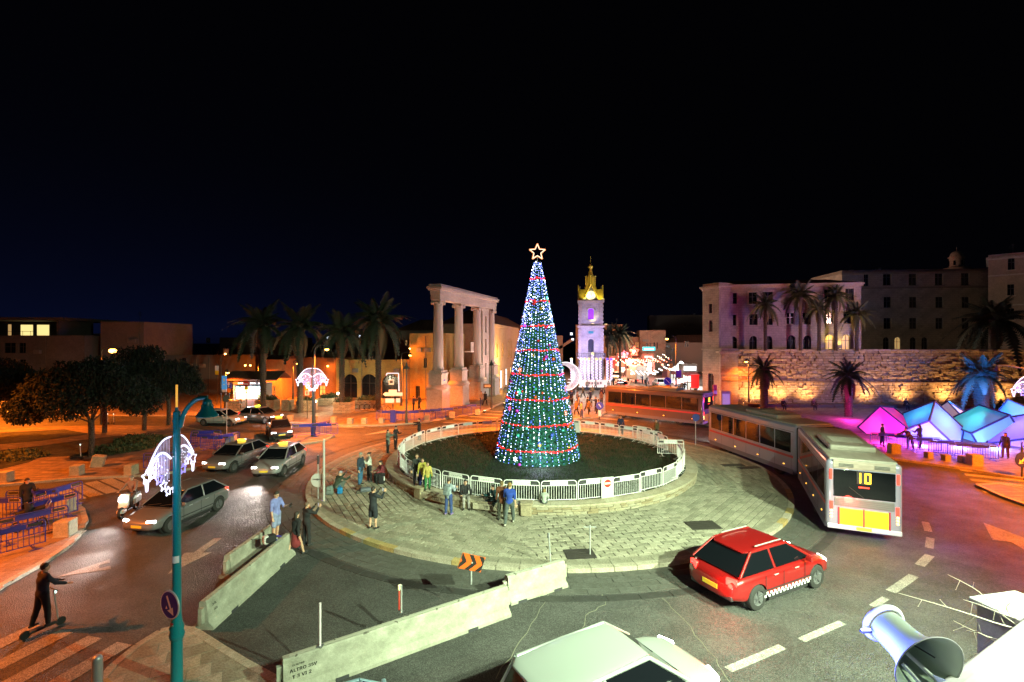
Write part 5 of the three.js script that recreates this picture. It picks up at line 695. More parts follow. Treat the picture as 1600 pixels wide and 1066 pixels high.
function palm(label, base, h, opt = {}) {
  const g = thing('palm_tree', label, 'palm tree', base, rnd() * 6), s = opt.s || 1, lean = opt.lean || 0, top = V(lean, h, 0), r = opt.r || .24;
  const pr = []; for (let k = 0; k <= 26; k++) { const t = k / 26; pr.push(V(lean * t * t, h * t, 0)); }
  const rings = [tube(pr, r * .92, 10, 30)]; for (let k = 0; k < h * 4; k++) { const t = k / (h * 4); rings.push(cyl(r * (1.12 + (opt.skirt || 0) * (t > .45 ? .5 : 0)) * rr(.94, 1.06), r * .96, .2, lean * t * t + rr(-.01, .01), h * t + .1, rr(-.01, .01), 9, 0, rnd() * 3)); }
  part(g, 'trunk', rings, opt.bark || M.bark);
  const m = opt.leaf || std(.02, .028, .012, .75), n = opt.n || 34;
  for (let k = 0; k < n; k++) { const f = part(g, 'frond', fronds[k < n * .3 ? 2 : k < n * .62 ? 0 : k < n * .85 ? 1 : 3], m, top.clone().add(V(0, -.25 * (k / n), 0))); f.rotation.set(0, k * 2.4 + rr(-.2, .2), rr(-.15, .2) + (k < n * .3 ? .42 : k < n * .6 ? .1 : -.25), 'YXZ'); f.scale.set(s * rr(.75, 1.15), s * rr(.7, 1.2), s * rr(.8, 1.2)); }
  for (let k = 0; k < 7; k++) { const f = part(g, 'dead_frond', fronds[3], std(.09, .06, .03, .9), top.clone().add(V(0, -.35, 0))); f.rotation.set(0, k * 2.1 + rr(-.5, .5), -.75 - rr(0, .35), 'YXZ'); f.scale.setScalar(s * rr(.45, .75)); }
  part(g, 'crown_heart', sph(.34 * s, top.x, top.y - .1, 0, 9, V(1, 1.5, 1)), opt.bark || M.bark);
  return g;
}
palm('date palm left of the kiosk behind the far planter, leftmost of four', W(411, 645, .13).setY(.1), 9.6, { s: 1.6, r: .3 });
palm('date palm behind the far planters, second of four from left', W(469, 645, .13).setY(.1), 9.4, { s: 1.6, r: .3 });
palm('date palm before the left edge of the arcade, third of four', W(534, 645, .13).setY(.1), 8.9, { s: 1.5, r: .3 });
palm('date palm before the arcade arches, rightmost of four and widest crown', W(591, 642, .13).setY(.1), 10.2, { s: 1.75, r: .32, n: 40 });
const wl = std(.05, .06, .02, .75);
palm('short thick palm before the old wall near the corner tower', D(1194, 632, 56).setY(.1), 4.6, { s: .95, r: .42, skirt: .5, n: 30 });
palm('magenta lit palm before the middle of the old wall', D(1326, 640, 50).setY(.1), 4.3, { s: 1.05, r: .36, n: 30 });
palm('thick blue lit palm trunk standing behind the cubes', D(1534, 660, 47).setY(.1), 4.6, { s: 1.25, r: .55, skirt: .5, n: 34 });
for (const [l, x, top, z, s] of [['palm on the wall terrace by the second window column', 1196, 476, 59.2, .95], ['tall dark palm on the wall terrace before the long house', 1251, 462, 59.4, 1.15], ['yellow lit palm on the terrace before the arched doors', 1306, 462, 58.9, .9], ['leaning dark palm left of the yellow lit one', 1280, 482, 59.1, .8], ['palm on the terrace at the right end of the long house', 1339, 490, 58.9, .95]]) { const p = D(x, 548, z); palm(l, p.clone().setY(6.8), 8 - (top - 533) * z / 750 - 6.8, { s, r: .2, n: 28, leaf: wl }); }
palm('broad dark feathery palm on the terrace behind the blue palm', D(1553, 548, 62).setY(6.7), 3.8, { s: 2.1, n: 44, r: .5 });
for (const [x, l] of [[950, 'left'], [969, 'right']]) palm(`dark street palm right of the clock tower, ${l} one`, D(x, 600, 90).setY(0), 9.4, { s: 1.3, r: .25 });
for (const x of [1297, 1313]) { const p = D(x, 545, 59.5).setY(6.95), t = thing('terrace_uplight', `yellow uplight on the terrace ${x < 1300 ? 'left' : 'right'} of the arched doors`, 'uplight', p, 0, 'yellow uplights on the wall terrace'); part(t, 'case', cyl(.14, .14, .16, 0, .02, 0), M.dark); part(t, 'lens', cyl(.11, .11, .02, 0, .115, 0), glow(1, .8, .2, 3)); addSpot(rgb(1, .72, .12), 30, p.clone().add(V(0, .2, 0)), p.clone().add(V(.2, 5, -.3)), .9, .9, 4); }

const leafGeo = join([0, 1, 2].map((k) => new THREE.PlaneGeometry(.11, .06).translate(.06, 0, 0).rotateY(k * 2.1).rotateZ(.3)));
function parkTree(label, base, h, r, trunkH, n) {
  const g = thing('park_tree', label, 'tree', base, 0), limbs = [tube([V(0, 0, 0), V(.06, trunkH * .5, .03), V(0, trunkH, 0)], .17, 8)];
  const blobs = []; for (let k = 0; k < 15; k++) { const a = k * 2.4, q = Math.sqrt((k + .5) / 15), y = trunkH + (h - trunkH) * (.25 + .62 * (1 - q * q) * rr(.6, 1.1)); blobs.push([r * q * .78 * Math.cos(a), y, r * q * .78 * Math.sin(a), r * rr(.3, .44)]); }
  blobs.forEach(([x, y, z], k) => { if (k % 2 === 0) limbs.push(tube([V(0, trunkH - .2, 0), V(x * .4, trunkH + (y - trunkH) * .5, z * .4), V(x * .9, y, z * .9)], .05, 5)); });
  part(g, 'trunk', limbs, M.bark);
  const im = new THREE.InstancedMesh(leafGeo, std(.008, .014, .005, .85), n * 2), c = new THREE.Color();
  for (let i = 0; i < n * 2; i++) { const b = blobs[i % 15], u = rnd() * 2 - 1, a = rnd() * 6.283, q = b[3] * Math.pow(rnd(), .45), s = Math.sqrt(1 - u * u); im.setMatrixAt(i, mat4(b[0] + q * s * Math.cos(a), b[1] + q * u * .75, b[2] + q * s * Math.sin(a), rnd() * 6, rnd() * 6, rnd() * 6, rr(.7, 1.5))); const k = rr(.5, 1.2); im.setColorAt(i, c.setRGB(k, k, k)); }
  im.name = 'crown'; im.userData.kind = 'stuff'; g.add(im); return g;
}
parkTree('broad dark park tree nearest on the left lawn', W(142, 713, .14), 6.3, 4.1, 2.5, 9000);
parkTree('dark park tree behind and right of the nearest one', W(225, 672, .14), 7.1, 3.3, 2.6, 6000);
parkTree('dark park tree beside the teal lamp shade', W(263, 664, .14), 6.3, 2.9, 2.4, 5000);
parkTree('dark park tree at the left edge beyond the lawn', W(-10, 690, .14), 6.6, 3.4, 2.2, 6000);
parkTree('dark park tree behind the nearest one at left', W(163, 676, .14), 6.2, 3.2, 2.3, 5000);
{ const im = new THREE.InstancedMesh(leafGeo, std(.05, .06, .02, .8), 2600); let i = 0; for (const [x, y, w] of [[20, 716, 1.8], [170, 707, 1.2], [195, 703, 1.3], [215, 700, 1.1], [230, 690, 1.3], [205, 690, 1.1]]) { const c = W(x, y, .14); for (let k = 0; k < 430; k++) { const a = rnd() * 6.3, q = w * Math.sqrt(rnd()); im.setMatrixAt(i++, mat4(c.x + q * Math.cos(a), .14 + rnd() * .6 * (1 - q / w * .6), c.z + q * Math.sin(a), rnd() * 6, rnd() * 6, rnd() * 6, rr(.7, 1.6))); } } while (i < 2600) im.setMatrixAt(i++, mat4(-20, .1, -33)); im.name = 'shrubs'; scene.add(im); tag(im, 'low shrubs along the edge of the dark park lawn', 'shrubs', null, 'stuff'); }
// bare twigs by the near parapet are built with it
// ---------------------------------------------------------------- people: signed distance bodies meshed with surface nets
function surfaceNet(f, lo, hi, cell, colorAt) {
  const nx = Math.ceil((hi.x - lo.x) / cell) + 1, ny = Math.ceil((hi.y - lo.y) / cell) + 1, nz = Math.ceil((hi.z - lo.z) / cell) + 1, S = new Float32Array(nx * ny * nz), id = new Int32Array(nx * ny * nz).fill(-1), I = (i, j, k) => (k * ny + j) * nx + i;
  for (let k = 0; k < nz; k++) for (let j = 0; j < ny; j++) for (let i = 0; i < nx; i++) S[I(i, j, k)] = f(lo.x + i * cell, lo.y + j * cell, lo.z + k * cell);
  const pos = [], idx = [];
  for (let k = 0; k < nz - 1; k++) for (let j = 0; j < ny - 1; j++) for (let i = 0; i < nx - 1; i++) {
    let n = 0, x = 0, y = 0, z = 0;
    const e = (i0, j0, k0, i1, j1, k1) => { const a = S[I(i + i0, j + j0, k + k0)], b = S[I(i + i1, j + j1, k + k1)]; if ((a < 0) !== (b < 0)) { const t = a / (a - b); x += i0 + t * (i1 - i0); y += j0 + t * (j1 - j0); z += k0 + t * (k1 - k0); n++; } };
    e(0,0,0,1,0,0); e(0,1,0,1,1,0); e(0,0,1,1,0,1); e(0,1,1,1,1,1); e(0,0,0,0,1,0); e(1,0,0,1,1,0); e(0,0,1,0,1,1); e(1,0,1,1,1,1); e(0,0,0,0,0,1); e(1,0,0,1,0,1); e(0,1,0,0,1,1); e(1,1,0,1,1,1);
    if (n) { id[I(i, j, k)] = pos.length / 3; pos.push(lo.x + (i + x / n) * cell, lo.y + (j + y / n) * cell, lo.z + (k + z / n) * cell); }
  }
  const q = (a, b, c, d, flip) => { if (a < 0 || b < 0 || c < 0 || d < 0) return; flip ? idx.push(a, c, b, a, d, c) : idx.push(a, b, c, a, c, d); };
  for (let k = 1; k < nz - 1; k++) for (let j = 1; j < ny - 1; j++) for (let i = 1; i < nx - 1; i++) {
    const s = S[I(i, j, k)] < 0;
    if (s !== S[I(i + 1, j, k)] < 0) q(id[I(i, j - 1, k - 1)], id[I(i, j, k - 1)], id[I(i, j, k)], id[I(i, j - 1, k)], !s);
    if (s !== S[I(i, j + 1, k)] < 0) q(id[I(i - 1, j, k - 1)], id[I(i - 1, j, k)], id[I(i, j, k)], id[I(i, j, k - 1)], !s);
    if (s !== S[I(i, j, k + 1)] < 0) q(id[I(i - 1, j - 1, k)], id[I(i, j - 1, k)], id[I(i, j, k)], id[I(i - 1, j, k)], !s);
  }
  const g = new THREE.BufferGeometry(); g.setAttribute('position', new THREE.BufferAttribute(new Float32Array(pos), 3)); g.setIndex(idx); g.computeVertexNormals();
  if (colorAt) { const c = new Float32Array(pos.length); for (let i = 0; i < pos.length; i += 3) c.set(colorAt(pos[i], pos[i + 1], pos[i + 2]), i); g.setAttribute('color', new THREE.BufferAttribute(c, 3)); }
  return g;
}
const cap = (a, b, ra, rb) => { const dx = b.x - a.x, dy = b.y - a.y, dz = b.z - a.z, dd = dx * dx + dy * dy + dz * dz || 1e-9; return (x, y, z) => { const px = x - a.x, py = y - a.y, pz = z - a.z; let t = (px * dx + py * dy + pz * dz) / dd; t = t < 0 ? 0 : t > 1 ? 1 : t; const qx = px - dx * t, qy = py - dy * t, qz = pz - dz * t; return Math.sqrt(qx * qx + qy * qy + qz * qz) - (ra + (rb - ra) * t); }; };
const ell = (cx, cy, cz, rx, ry, rz) => (x, y, z) => { const a = (x - cx) / rx, b = (y - cy) / ry, c = (z - cz) / rz, k = Math.sqrt(a * a + b * b + c * c); return (k - 1) * Math.min(rx, ry, rz); };
const smin = (a, b, k) => { const h = Math.max(0, k - Math.abs(a - b)) / k; return Math.min(a, b) - h * h * k * .25; };
const blend = (fs, k) => (x, y, z) => { let d = 9; for (const f of fs) d = smin(d, f(x, y, z), k); return d; };
// a head (centre at origin, looking along +z), hair shapes and a relaxed hand (wrist at origin, pointing down), each made once
const headF = (() => { const main = blend([ell(0, .022, -.006, .076, .098, .094), ell(0, -.05, .024, .056, .072, .062), cap(V(0, .012, .082), V(0, -.022, .102), .009, .015), ell(.08, -.005, -.01, .012, .032, .02), ell(-.08, -.005, -.01, .012, .032, .02), cap(V(-.02, -.058, .083), V(.02, -.058, .083), .007, .007), cap(V(-.03, .03, .082), V(.03, .03, .082), .008, .008)], .02); const e1 = ell(.031, .01, .092, .016, .011, .012), e2 = ell(-.031, .01, .092, .016, .011, .012); return (x, y, z) => Math.max(main(x, y, z), -Math.min(e1(x, y, z), e2(x, y, z))); })();
const faceTint = (x, y, z) => { if (z > .06 && Math.abs(Math.abs(x) - .031) < .013 && Math.abs(y - .01) < .008) return [.12, .1, .1]; if (z > .07 && Math.abs(y + .058) < .008 && Math.abs(x) < .024) return [.8, .5, .48]; if (z > .06 && Math.abs(Math.abs(x) - .03) < .018 && Math.abs(y - .032) < .006) return [.3, .24, .2]; return [1, 1, 1]; };
const headGeo = surfaceNet(headF, V(-.11, -.14, -.12), V(.11, .14, .14), .0085, faceTint);
const hairGeo = {
  short: surfaceNet((x, y, z) => Math.max(ell(0, .032, -.012, .087, .102, .101)(x, y, z), -(y - (.012 + .75 * z)), -(y + .06)), V(-.12, -.12, -.14), V(.12, .16, .12), .011),
  long: surfaceNet((() => { const a = ell(0, .03, -.012, .09, .105, .104), b = ell(0, -.1, -.065, .085, .17, .05); return (x, y, z) => smin(Math.max(a(x, y, z), -(y - (.01 + .7 * z))), Math.max(b(x, y, z), z - .0), .03); })(), V(-.13, -.3, -.16), V(.13, .16, .13), .013),
  bun: surfaceNet((() => { const a = ell(0, .03, -.012, .086, .101, .1), b = ell(0, .06, -.13, .04, .04, .04); return (x, y, z) => smin(Math.max(a(x, y, z), -(y - (.012 + .7 * z))), b(x, y, z), .02); })(), V(-.12, -.12, -.2), V(.12, .16, .12), .011),
  cap: surfaceNet((() => { const a = ell(0, .04, -.01, .09, .1, .104), b = ell(0, .05, .1, .07, .012, .07); return (x, y, z) => smin(Math.max(a(x, y, z), .035 - y), b(x, y, z), .012); })(), V(-.12, .01, -.14), V(.12, .17, .19), .011),
};
const handGeo = (() => { const fs = [ell(0, -.048, 0, .04, .05, .016)]; [[-.03, .066, .3], [-.01, .078, .25], [.01, .074, .3], [.029, .06, .4]].forEach(([x, l, c]) => { const a = V(x, -.085, 0), b = V(x * 1.05, -.085 - l * .5, l * .5 * c * .7), d = V(x * 1.05, -.085 - l * .86, l * c * 1.5); fs.push(cap(a, b, .0095, .0088), cap(b, d, .0088, .007)); }); fs.push(cap(V(-.034, -.03, .006), V(-.058, -.062, .022), .013, .011), cap(V(-.058, -.062, .022), V(-.06, -.092, .034), .011, .008)); return surfaceNet(blend(fs, .006), V(-.08, -.18, -.03), V(.05, .02, .08), .0062); })();
const skinMat = (t) => std(...[[.46, .27, .18], [.36, .2, .13], [.52, .33, .24]][t % 3], .6, { vertexColors: true });
const withWhite = (g) => { if (!g.attributes.color) g.setAttribute('color', new THREE.BufferAttribute(new Float32Array(g.attributes.position.count * 3).fill(1), 3)); return g; };
const fab = (r, g, b) => std(r, g, b, .9, { map: T.plaster });
const POSE = {
  stand: { aL: [4, 8, 12], aR: [4, 8, 12], lL: [3, 2], lR: [-3, 2] }, phoneUp: { aL: [62, 4, 72, -16], aR: [62, 4, 72, -16], lL: [3, 2], lR: [-3, 2], head: -6 }, phoneLook: { aL: [6, 8, 15], aR: [28, 8, 75, -14], lL: [4, 3], lR: [-4, 2], head: 22 }, bothHold: { aL: [34, 6, 66, -20], aR: [34, 6, 66, -20], lL: [3, 2], lR: [-3, 4], head: 18 },
  sit: { aL: [30, 10, 50, -10], aR: [28, 10, 55, -10], lL: [84, 82], lR: [80, 78], lean: 12, sit: true, head: 8 }, crouch: { aL: [60, 8, 50, -10], aR: [66, 8, 60, -10], lL: [112, 138], lR: [100, 132], lean: 26, head: 0, sit: true }, crossSit: { aL: [40, 12, 60, -12], aR: [36, 12, 64, -12], lL: [78, 110], lR: [82, 118], lean: 18, sit: true, head: 6, splay: 24 },
  walk: { aL: [-18, 8, 20], aR: [20, 8, 24], lL: [20, 6], lR: [-16, 14], lean: 3 }, lean: { aL: [50, 14, 20], aR: [55, 14, 15], lL: [4, 4], lR: [-8, 4], lean: 38 }, ridestand: { aL: [36, 6, 28, -6], aR: [36, 6, 28, -6], lL: [8, 6], lR: [-8, 8], lean: 4 }, reach: { aL: [78, 30, 10], aR: [70, 34, 20], lL: [5, 2], lR: [-5, 2] }, ride: { aL: [48, 12, 18], aR: [48, 12, 18], lL: [66, 62], lR: [60, 58], lean: 10, sit: true },
};
// look: { h, pose, top, topLong, pants, shorts, skirt, shoe, hair, hairCol, skin, cell, sleeve }
function figure(g, k) {
  const s = (k.h || 1.74) / 1.75, P = POSE[k.pose || 'stand'], cell = k.cell || .021, L = rad(P.lean || 0), w = k.wide || 1;
  const dir = (pitch, roll, side) => V(side * Math.sin(rad(roll)), -Math.cos(rad(pitch)) * Math.cos(rad(roll)), Math.sin(rad(pitch)) * Math.cos(rad(roll)));
  const pelvis = V(0, .94 * s, 0), up = V(0, Math.cos(L), Math.sin(L)), chest = pelvis.clone().addScaledVector(up, .3 * s), sho = pelvis.clone().addScaledVector(up, .46 * s), neck = pelvis.clone().addScaledVector(up, .53 * s), headC = neck.clone().add(V(0, .125 * s * Math.cos(L * .4), .02 + .12 * s * Math.sin(L * .4)));
  const legs = [[-1, P.lL], [1, P.lR]].map(([side, [p, kn]]) => { const hip = pelvis.clone().add(V(side * .09 * s, -.02, 0)), sp = P.splay || 4, knee = hip.clone().addScaledVector(dir(p, sp, side), .43 * s), ank = knee.clone().addScaledVector(dir(p - kn, P.splay ? -sp : 1, side), .41 * s); return { side, hip, knee, ank, pitch: p - kn }; });
  const arms = [[-1, P.aL], [1, P.aR]].map(([side, [p, ro, el, inw = 0]]) => { const a = sho.clone().add(V(side * .19 * s * w, -.02, 0)), e = a.clone().addScaledVector(dir(p + (P.lean || 0) * .2, ro, side), .29 * s), d = dir(p + el, ro + inw, side), wr = e.clone().addScaledVector(d, .25 * s); return { side, a, e, wr, d }; });
  let drop = P.sit ? (k.seat ?? .45) - (pelvis.y - .1 * s) : .085 * s - Math.min(legs[0].ank.y, legs[1].ank.y);
  if (k.pose === 'crouch') drop = .085 * s - Math.min(legs[0].ank.y, legs[1].ank.y);
  const all = [pelvis, chest, sho, neck, headC, ...legs.flatMap((l) => [l.hip, l.knee, l.ank]), ...arms.flatMap((a) => [a.a, a.e, a.wr])]; all.forEach((v) => { v.y += drop; });
  const box = (pts, m) => { const b = new THREE.Box3().setFromPoints(pts).expandByScalar(m); return [b.min, b.max]; };
  const c = (a, b, ra, rb, i = 0) => cap(a, b, ra * s + i, rb * s + i);
  const torso = (i) => [c(pelvis.clone().add(V(-.05 * s, 0, 0)), pelvis.clone().add(V(.05 * s, 0, 0)), .115, .115, i), c(pelvis, chest, .115 * w, .125 * w, i), c(chest.clone().add(V(-.055 * s * w, .03, 0)), chest.clone().add(V(.055 * s * w, .03, 0)), .115, .115, i), c(sho.clone().add(V(-.13 * s * w, 0, 0)), sho.clone().add(V(.13 * s * w, 0, 0)), .068, .068, i)];
  const legF = (i, l, end = 1) => [c(l.hip, l.knee, .092, .062, i), c(l.knee, l.knee.clone().lerp(l.ank, end * .5), .06, .056, i), ...(end > .5 ? [c(l.knee.clone().lerp(l.ank, .5), l.knee.clone().lerp(l.ank, end), .056, .042, i)] : [])];
  const armF = (i, a, end = 1) => [c(a.a, a.e, .052, .043, i), ...(end > .2 ? [c(a.e, a.e.clone().lerp(a.wr, end), .042, .031, i)] : [])];
  // one continuous body with head and hands joined on
  const body = withWhite(surfaceNet(blend([...torso(-.012), c(neck.clone().addScaledVector(up, -.06), headC.clone().add(V(0, -.02, -.01)), .056, .052), ...legs.flatMap((l) => [...legF(-.008, l), c(l.ank, l.ank.clone().add(V(0, -.05, .02)), .04, .035)]), ...arms.flatMap((a) => armF(-.004, a))], .03), ...box(all, .2), cell));
  const pieces = [body]; const hr = rad(P.head || 0), hm = mat4(headC.x, headC.y, headC.z, hr, rad(k.turnHead || 0), 0, s * 1.02); pieces.push(headGeo.clone().applyMatrix4(hm));
  for (const a of arms) { const q = new THREE.Quaternion().setFromUnitVectors(V(0, -1, 0), a.d.clone().normalize()); pieces.push(withWhite(handGeo.clone().applyMatrix4(new THREE.Matrix4().compose(a.wr, q, V(a.side * -s, s, s).multiplyScalar(1.05))))); }
  const clean = pieces.map((q) => { const n = q.index ? q.toNonIndexed() : q; for (const key of Object.keys(n.attributes)) if (!['position', 'normal', 'color'].includes(key)) n.deleteAttribute(key); return n; });
  part(g, 'body', mergeGeometries(clean), skinMat(k.skin || 0));
  const cl = (name, fs, pts, m, kk = .03) => { const q = surfaceNet(blend(fs, kk), ...box(pts, .22), cell); const p = q.attributes.position, uv = new Float32Array(p.count * 2); for (let i = 0; i < p.count; i++) { uv[i * 2] = p.getX(i) + p.getZ(i); uv[i * 2 + 1] = p.getY(i); } q.setAttribute('uv', new THREE.BufferAttribute(uv, 2)); return part(g, name, q, m); };
  const cut = k.topLong ? [cap(pelvis.clone().add(V(0, -.02, 0)), pelvis.clone().add(V(0, -k.topLong, .01)), .14 * s, .15 * s)] : [];
  cl('top', [...torso(.014), ...cut, ...arms.flatMap((a) => armF(.012, a, k.sleeve ?? .92)), ...(k.hood ? [cap(neck.clone().add(V(-.05, -.02, -.06)), neck.clone().add(V(.05, -.02, -.06)), .06, .06)] : [])], [pelvis, pelvis.clone().add(V(0, -(k.topLong || 0), 0)), sho, ...arms.flatMap((a) => [a.a, a.e, a.wr])], k.top);
  if (k.skirt) cl('skirt', [cap(pelvis, legs[0].knee.clone().lerp(legs[1].knee, .5), .14 * s, .19 * s)], [pelvis, legs[0].knee, legs[1].knee], k.pants);
  else cl('trousers', [c(pelvis.clone().add(V(-.05, -.02, 0)), pelvis.clone().add(V(.05, -.02, 0)), .118, .118, .01), ...legs.flatMap((l) => k.shorts ? [c(l.hip, l.hip.clone().lerp(l.knee, .92), .094, .085, .016)] : legF(.014, l, .97))], [pelvis, ...legs.flatMap((l) => [l.hip, l.knee, ...(k.shorts ? [] : [l.ank])])], k.pants);
  for (const l of legs) { const toe = l.ank.clone().add(V(l.side * .02, -.045 * s, .14 * s)), heel = l.ank.clone().add(V(0, -.045 * s, -.045 * s)); cl('shoe', [cap(heel, toe, .038 * s, .032 * s), cap(l.ank, l.ank.clone().add(V(0, -.04, .02)), .045 * s, .042 * s)], [heel, toe, l.ank], k.shoe || M.black, .02); }
  if (k.hair !== 'none') part(g, k.hair === 'cap' ? 'cap' : 'hair', hairGeo[k.hair || 'short'].clone().applyMatrix4(hm), k.hairCol || std(.025, .018, .014, .7));
  g.userData.parts = undefined; delete g.userData.parts;
  return { arms, legs, sho, pelvis, headC, up };
}
let phoneN = 0;
function person(label, p, turn, look, extra = {}) {
  const g = thing('person', label, 'person', p, turn, look.group), J = figure(g, look);
  if (extra.phone) { const mid = look.pose === 'phoneUp' || look.pose === 'bothHold' ? J.arms[0].wr.clone().add(J.arms[1].wr).multiplyScalar(.5).addScaledVector(J.arms[1].d, .1) : J.arms[1].wr.clone().addScaledVector(J.arms[1].d, .12); const w = mid.applyAxisAngle(V(0, 1, 0), turn).add(p); const t = thing('phone', extra.phone, 'phone', w, turn); t.rotation.x = look.pose === 'phoneUp' ? 0 : -.7; part(t, 'case', rbx(.075, .155, .012, .005), M.black); part(t, 'screen', bx(.066, .14, .003, 0, 0, -.0075), glow(.5, .55, .6, .6)); }
  if (extra.bag) { const b = J.sho.clone().add(V(0, -.22, -.17)).applyAxisAngle(V(0, 1, 0), turn).add(p), t = thing('backpack', extra.bag[0], 'backpack', b, turn); part(t, 'sack', rbx(.3, .42, .16, .06, 0, 0, 0, 0, 0, 0, 3), extra.bag[1]); part(t, 'pocket', rbx(.22, .18, .06, .025, 0, -.08, -.1, 0, 0, 0, 3), extra.bag[1]); for (const s of [-1, 1]) part(t, 'strap', tube([V(s * .1, .17, .07), V(s * .12, .27, .14), V(s * .13, .2, .3), V(s * .12, -.02, .3), V(s * .11, -.14, .1)], .017, 5), M.dark); }
  return g;
}
const JEANS = fab(.03, .06, .2), BLK = fab(.014, .014, .017), KHAKI = fab(.2, .18, .09);
const face = (dx, dz) => Math.atan2(dx, dz), toTree = (p) => face(TREE.x - p.x, TREE.z - p.z);
{ let p;
  p = W(431, 842, .8); person('man in blue violet t-shirt and shorts standing on the left concrete barrier', p, face(1, .35), { pose: 'phoneLook', top: fab(.22, .25, .62), sleeve: .1, pants: fab(.26, .3, .5), shorts: 1, shoe: fab(.06, .05, .4), h: 1.76 }, { phone: 'phone held by the man on the concrete barrier' });
  p = W(462, 868, 0); person('woman in dark top and dark red skirt walking by the barrier end', p, face(.6, -1), { pose: 'walk', top: BLK, pants: fab(.2, .02, .025), skirt: 1, hair: 'long', h: 1.68 });
  p = W(479, 852, 0); person('person in black with arms raised beside the woman in red skirt', p, toTree(p), { pose: 'phoneUp', top: BLK, pants: BLK, hairCol: std(.1, .06, .04, .7), h: 1.72 }, { phone: 'phone raised by the person in black at the barrier end' });
  p = W(583, 826, .15); person('man in black jacket and shorts photographing the tree', p, toTree(p), { pose: 'phoneUp', top: fab(.018, .022, .03), topLong: .1, pants: fab(.015, .02, .03), shorts: 1, shoe: BLK, h: 1.78, wide: 1.08 }, { phone: 'phone raised by the man in black shorts' });
  p = W(563, 758, .15); person('man in dark jacket and jeans facing the woman in white', p, face(.9, .3), { pose: 'stand', top: fab(.02, .035, .06), topLong: .08, pants: fab(.04, .13, .25), hair: 'cap', hairCol: fab(.4, .4, .38), h: 1.8 });
  p = W(577, 753, .15); person('woman in white shirt and black trousers beside the man in jeans', p, face(-.8, .5), { pose: 'bothHold', top: fab(.6, .6, .55), pants: BLK, hair: 'bun', h: 1.68 }, { phone: 'phone held by the woman in the white shirt' });
  p = W(598, 753, .15); person('woman in dark red sweater sitting at the foot of the planter wall', p, face(-1, .8), { pose: 'sit', seat: .38, top: fab(.16, .02, .03), pants: BLK, hair: 'long', h: 1.66 });
  p = W(525, 771, .15); person('person in dark green jacket and cap crouching near the tall pole', p, face(.7, -1), { pose: 'crouch', top: fab(.03, .045, .03), pants: fab(.09, .11, .1), hair: 'cap', hairCol: fab(.4, .4, .5), h: 1.74 }, { phone: 'phone held by the crouching person near the tall pole' });
  for (const [x, y, h, top, pants, l] of [[651, 758, 1.62, fab(.025, .03, .03), BLK, 'boy in dark jacket on the wall, left of the two yellow jackets'], [660, 762, 1.5, fab(.4, .35, .06), fab(.02, .03, .16), 'boy in yellow jacket and navy trousers standing on the wall'], [668, 766, 1.4, fab(.42, .34, .08), fab(.03, .16, .05), 'smallest boy in mustard jacket and green trousers on the wall']]) { p = W(x, y, .6); person(l, p, face(.3, 1), { pose: 'stand', top, topLong: .05, pants, h, hairCol: std(.08, .05, .02, .7) }); }
  p = onRing(RW, R_WALL - .25, -.44, .6); person('person in black jacket sitting on the wall with red backpack', p, face(.25, 1), { pose: 'sit', seat: .02, top: BLK, pants: fab(.3, .28, .27), hair: 'short', h: 1.72 }, { bag: ['red backpack worn by the person sitting in black', fab(.35, .04, .05)] });
  p = W(701, 804, .15); person('woman in pale denim jacket and jeans standing at the wall', p, face(.5, -1), { pose: 'bothHold', top: fab(.28, .34, .4), topLong: .06, pants: JEANS, shoe: fab(.3, .2, .5), hair: 'bun', h: 1.66 }, { bag: ['grey backpack worn by the woman in pale denim', fab(.18, .22, .24)], phone: 'phone held by the woman in pale denim' });
  p = onRing(RW, R_WALL - .25, -.27, .6); person('boy in teal jacket sitting cross legged on the wall', p, face(-.8, .7), { pose: 'crossSit', seat: .0, top: fab(.02, .1, .12), pants: fab(.02, .04, .05), hair: 'short', h: 1.6 }, { bag: ['pale backpack worn by the boy in teal', fab(.4, .45, .5)] });
  p = W(796, 819, .15); person('man in blue t-shirt and grey trousers facing the tree', p, face(.15, -1), { pose: 'walk', top: fab(.012, .05, .32), sleeve: .1, pants: fab(.07, .09, .09), shoe: fab(.5, .5, .45), hairCol: std(.16, .1, .03, .7), h: 1.84 });
  p = W(784, 812, .15); person('person in rust coloured jacket just left of the man in blue', p, face(.1, -1), { pose: 'stand', top: fab(.2, .07, .03), topLong: .1, pants: fab(.08, .09, .07), hairCol: std(.12, .08, .03, .7), h: 1.72 });
  p = onRing(RW, R_WALL - .25, -.03, .6); person('child in pale grey hooded jacket sitting on the wall', p, face(.1, -1), { pose: 'sit', seat: .02, top: fab(.35, .4, .36), hood: 1, pants: fab(.05, .06, .07), hair: 'long', hairCol: std(.2, .14, .06, .7), h: 1.25 });
  p = W(606, 708, .15); person('woman in grey green coat with phone outside the left fence', p, toTree(p), { pose: 'phoneUp', top: fab(.16, .2, .17), topLong: .2, pants: BLK, hair: 'long', h: 1.66 }, { phone: 'phone raised by the woman in grey green' });
  p = W(618, 702, .15); person('person in black beside the woman in grey green at the fence', p, toTree(p), { pose: 'phoneLook', top: BLK, pants: BLK, h: 1.72 });
  p = W(655, 688, .15); person('man in dark clothes with outstretched arms behind the left fence', p, face(-1, .2), { pose: 'reach', top: BLK, topLong: .1, pants: BLK, h: 1.76 });
  p = W(970, 682, .15); person('person in dark blue behind the far fence right of the tree', p, face(-.3, 1), { pose: 'stand', top: fab(.02, .03, .09), pants: BLK, h: 1.74 });
  p = W(1026, 689, .15); person('person in olive coat behind the fence gap at right', p, face(-1, .4), { pose: 'stand', top: fab(.1, .1, .05), pants: BLK, h: 1.72, hair: 'bun' });
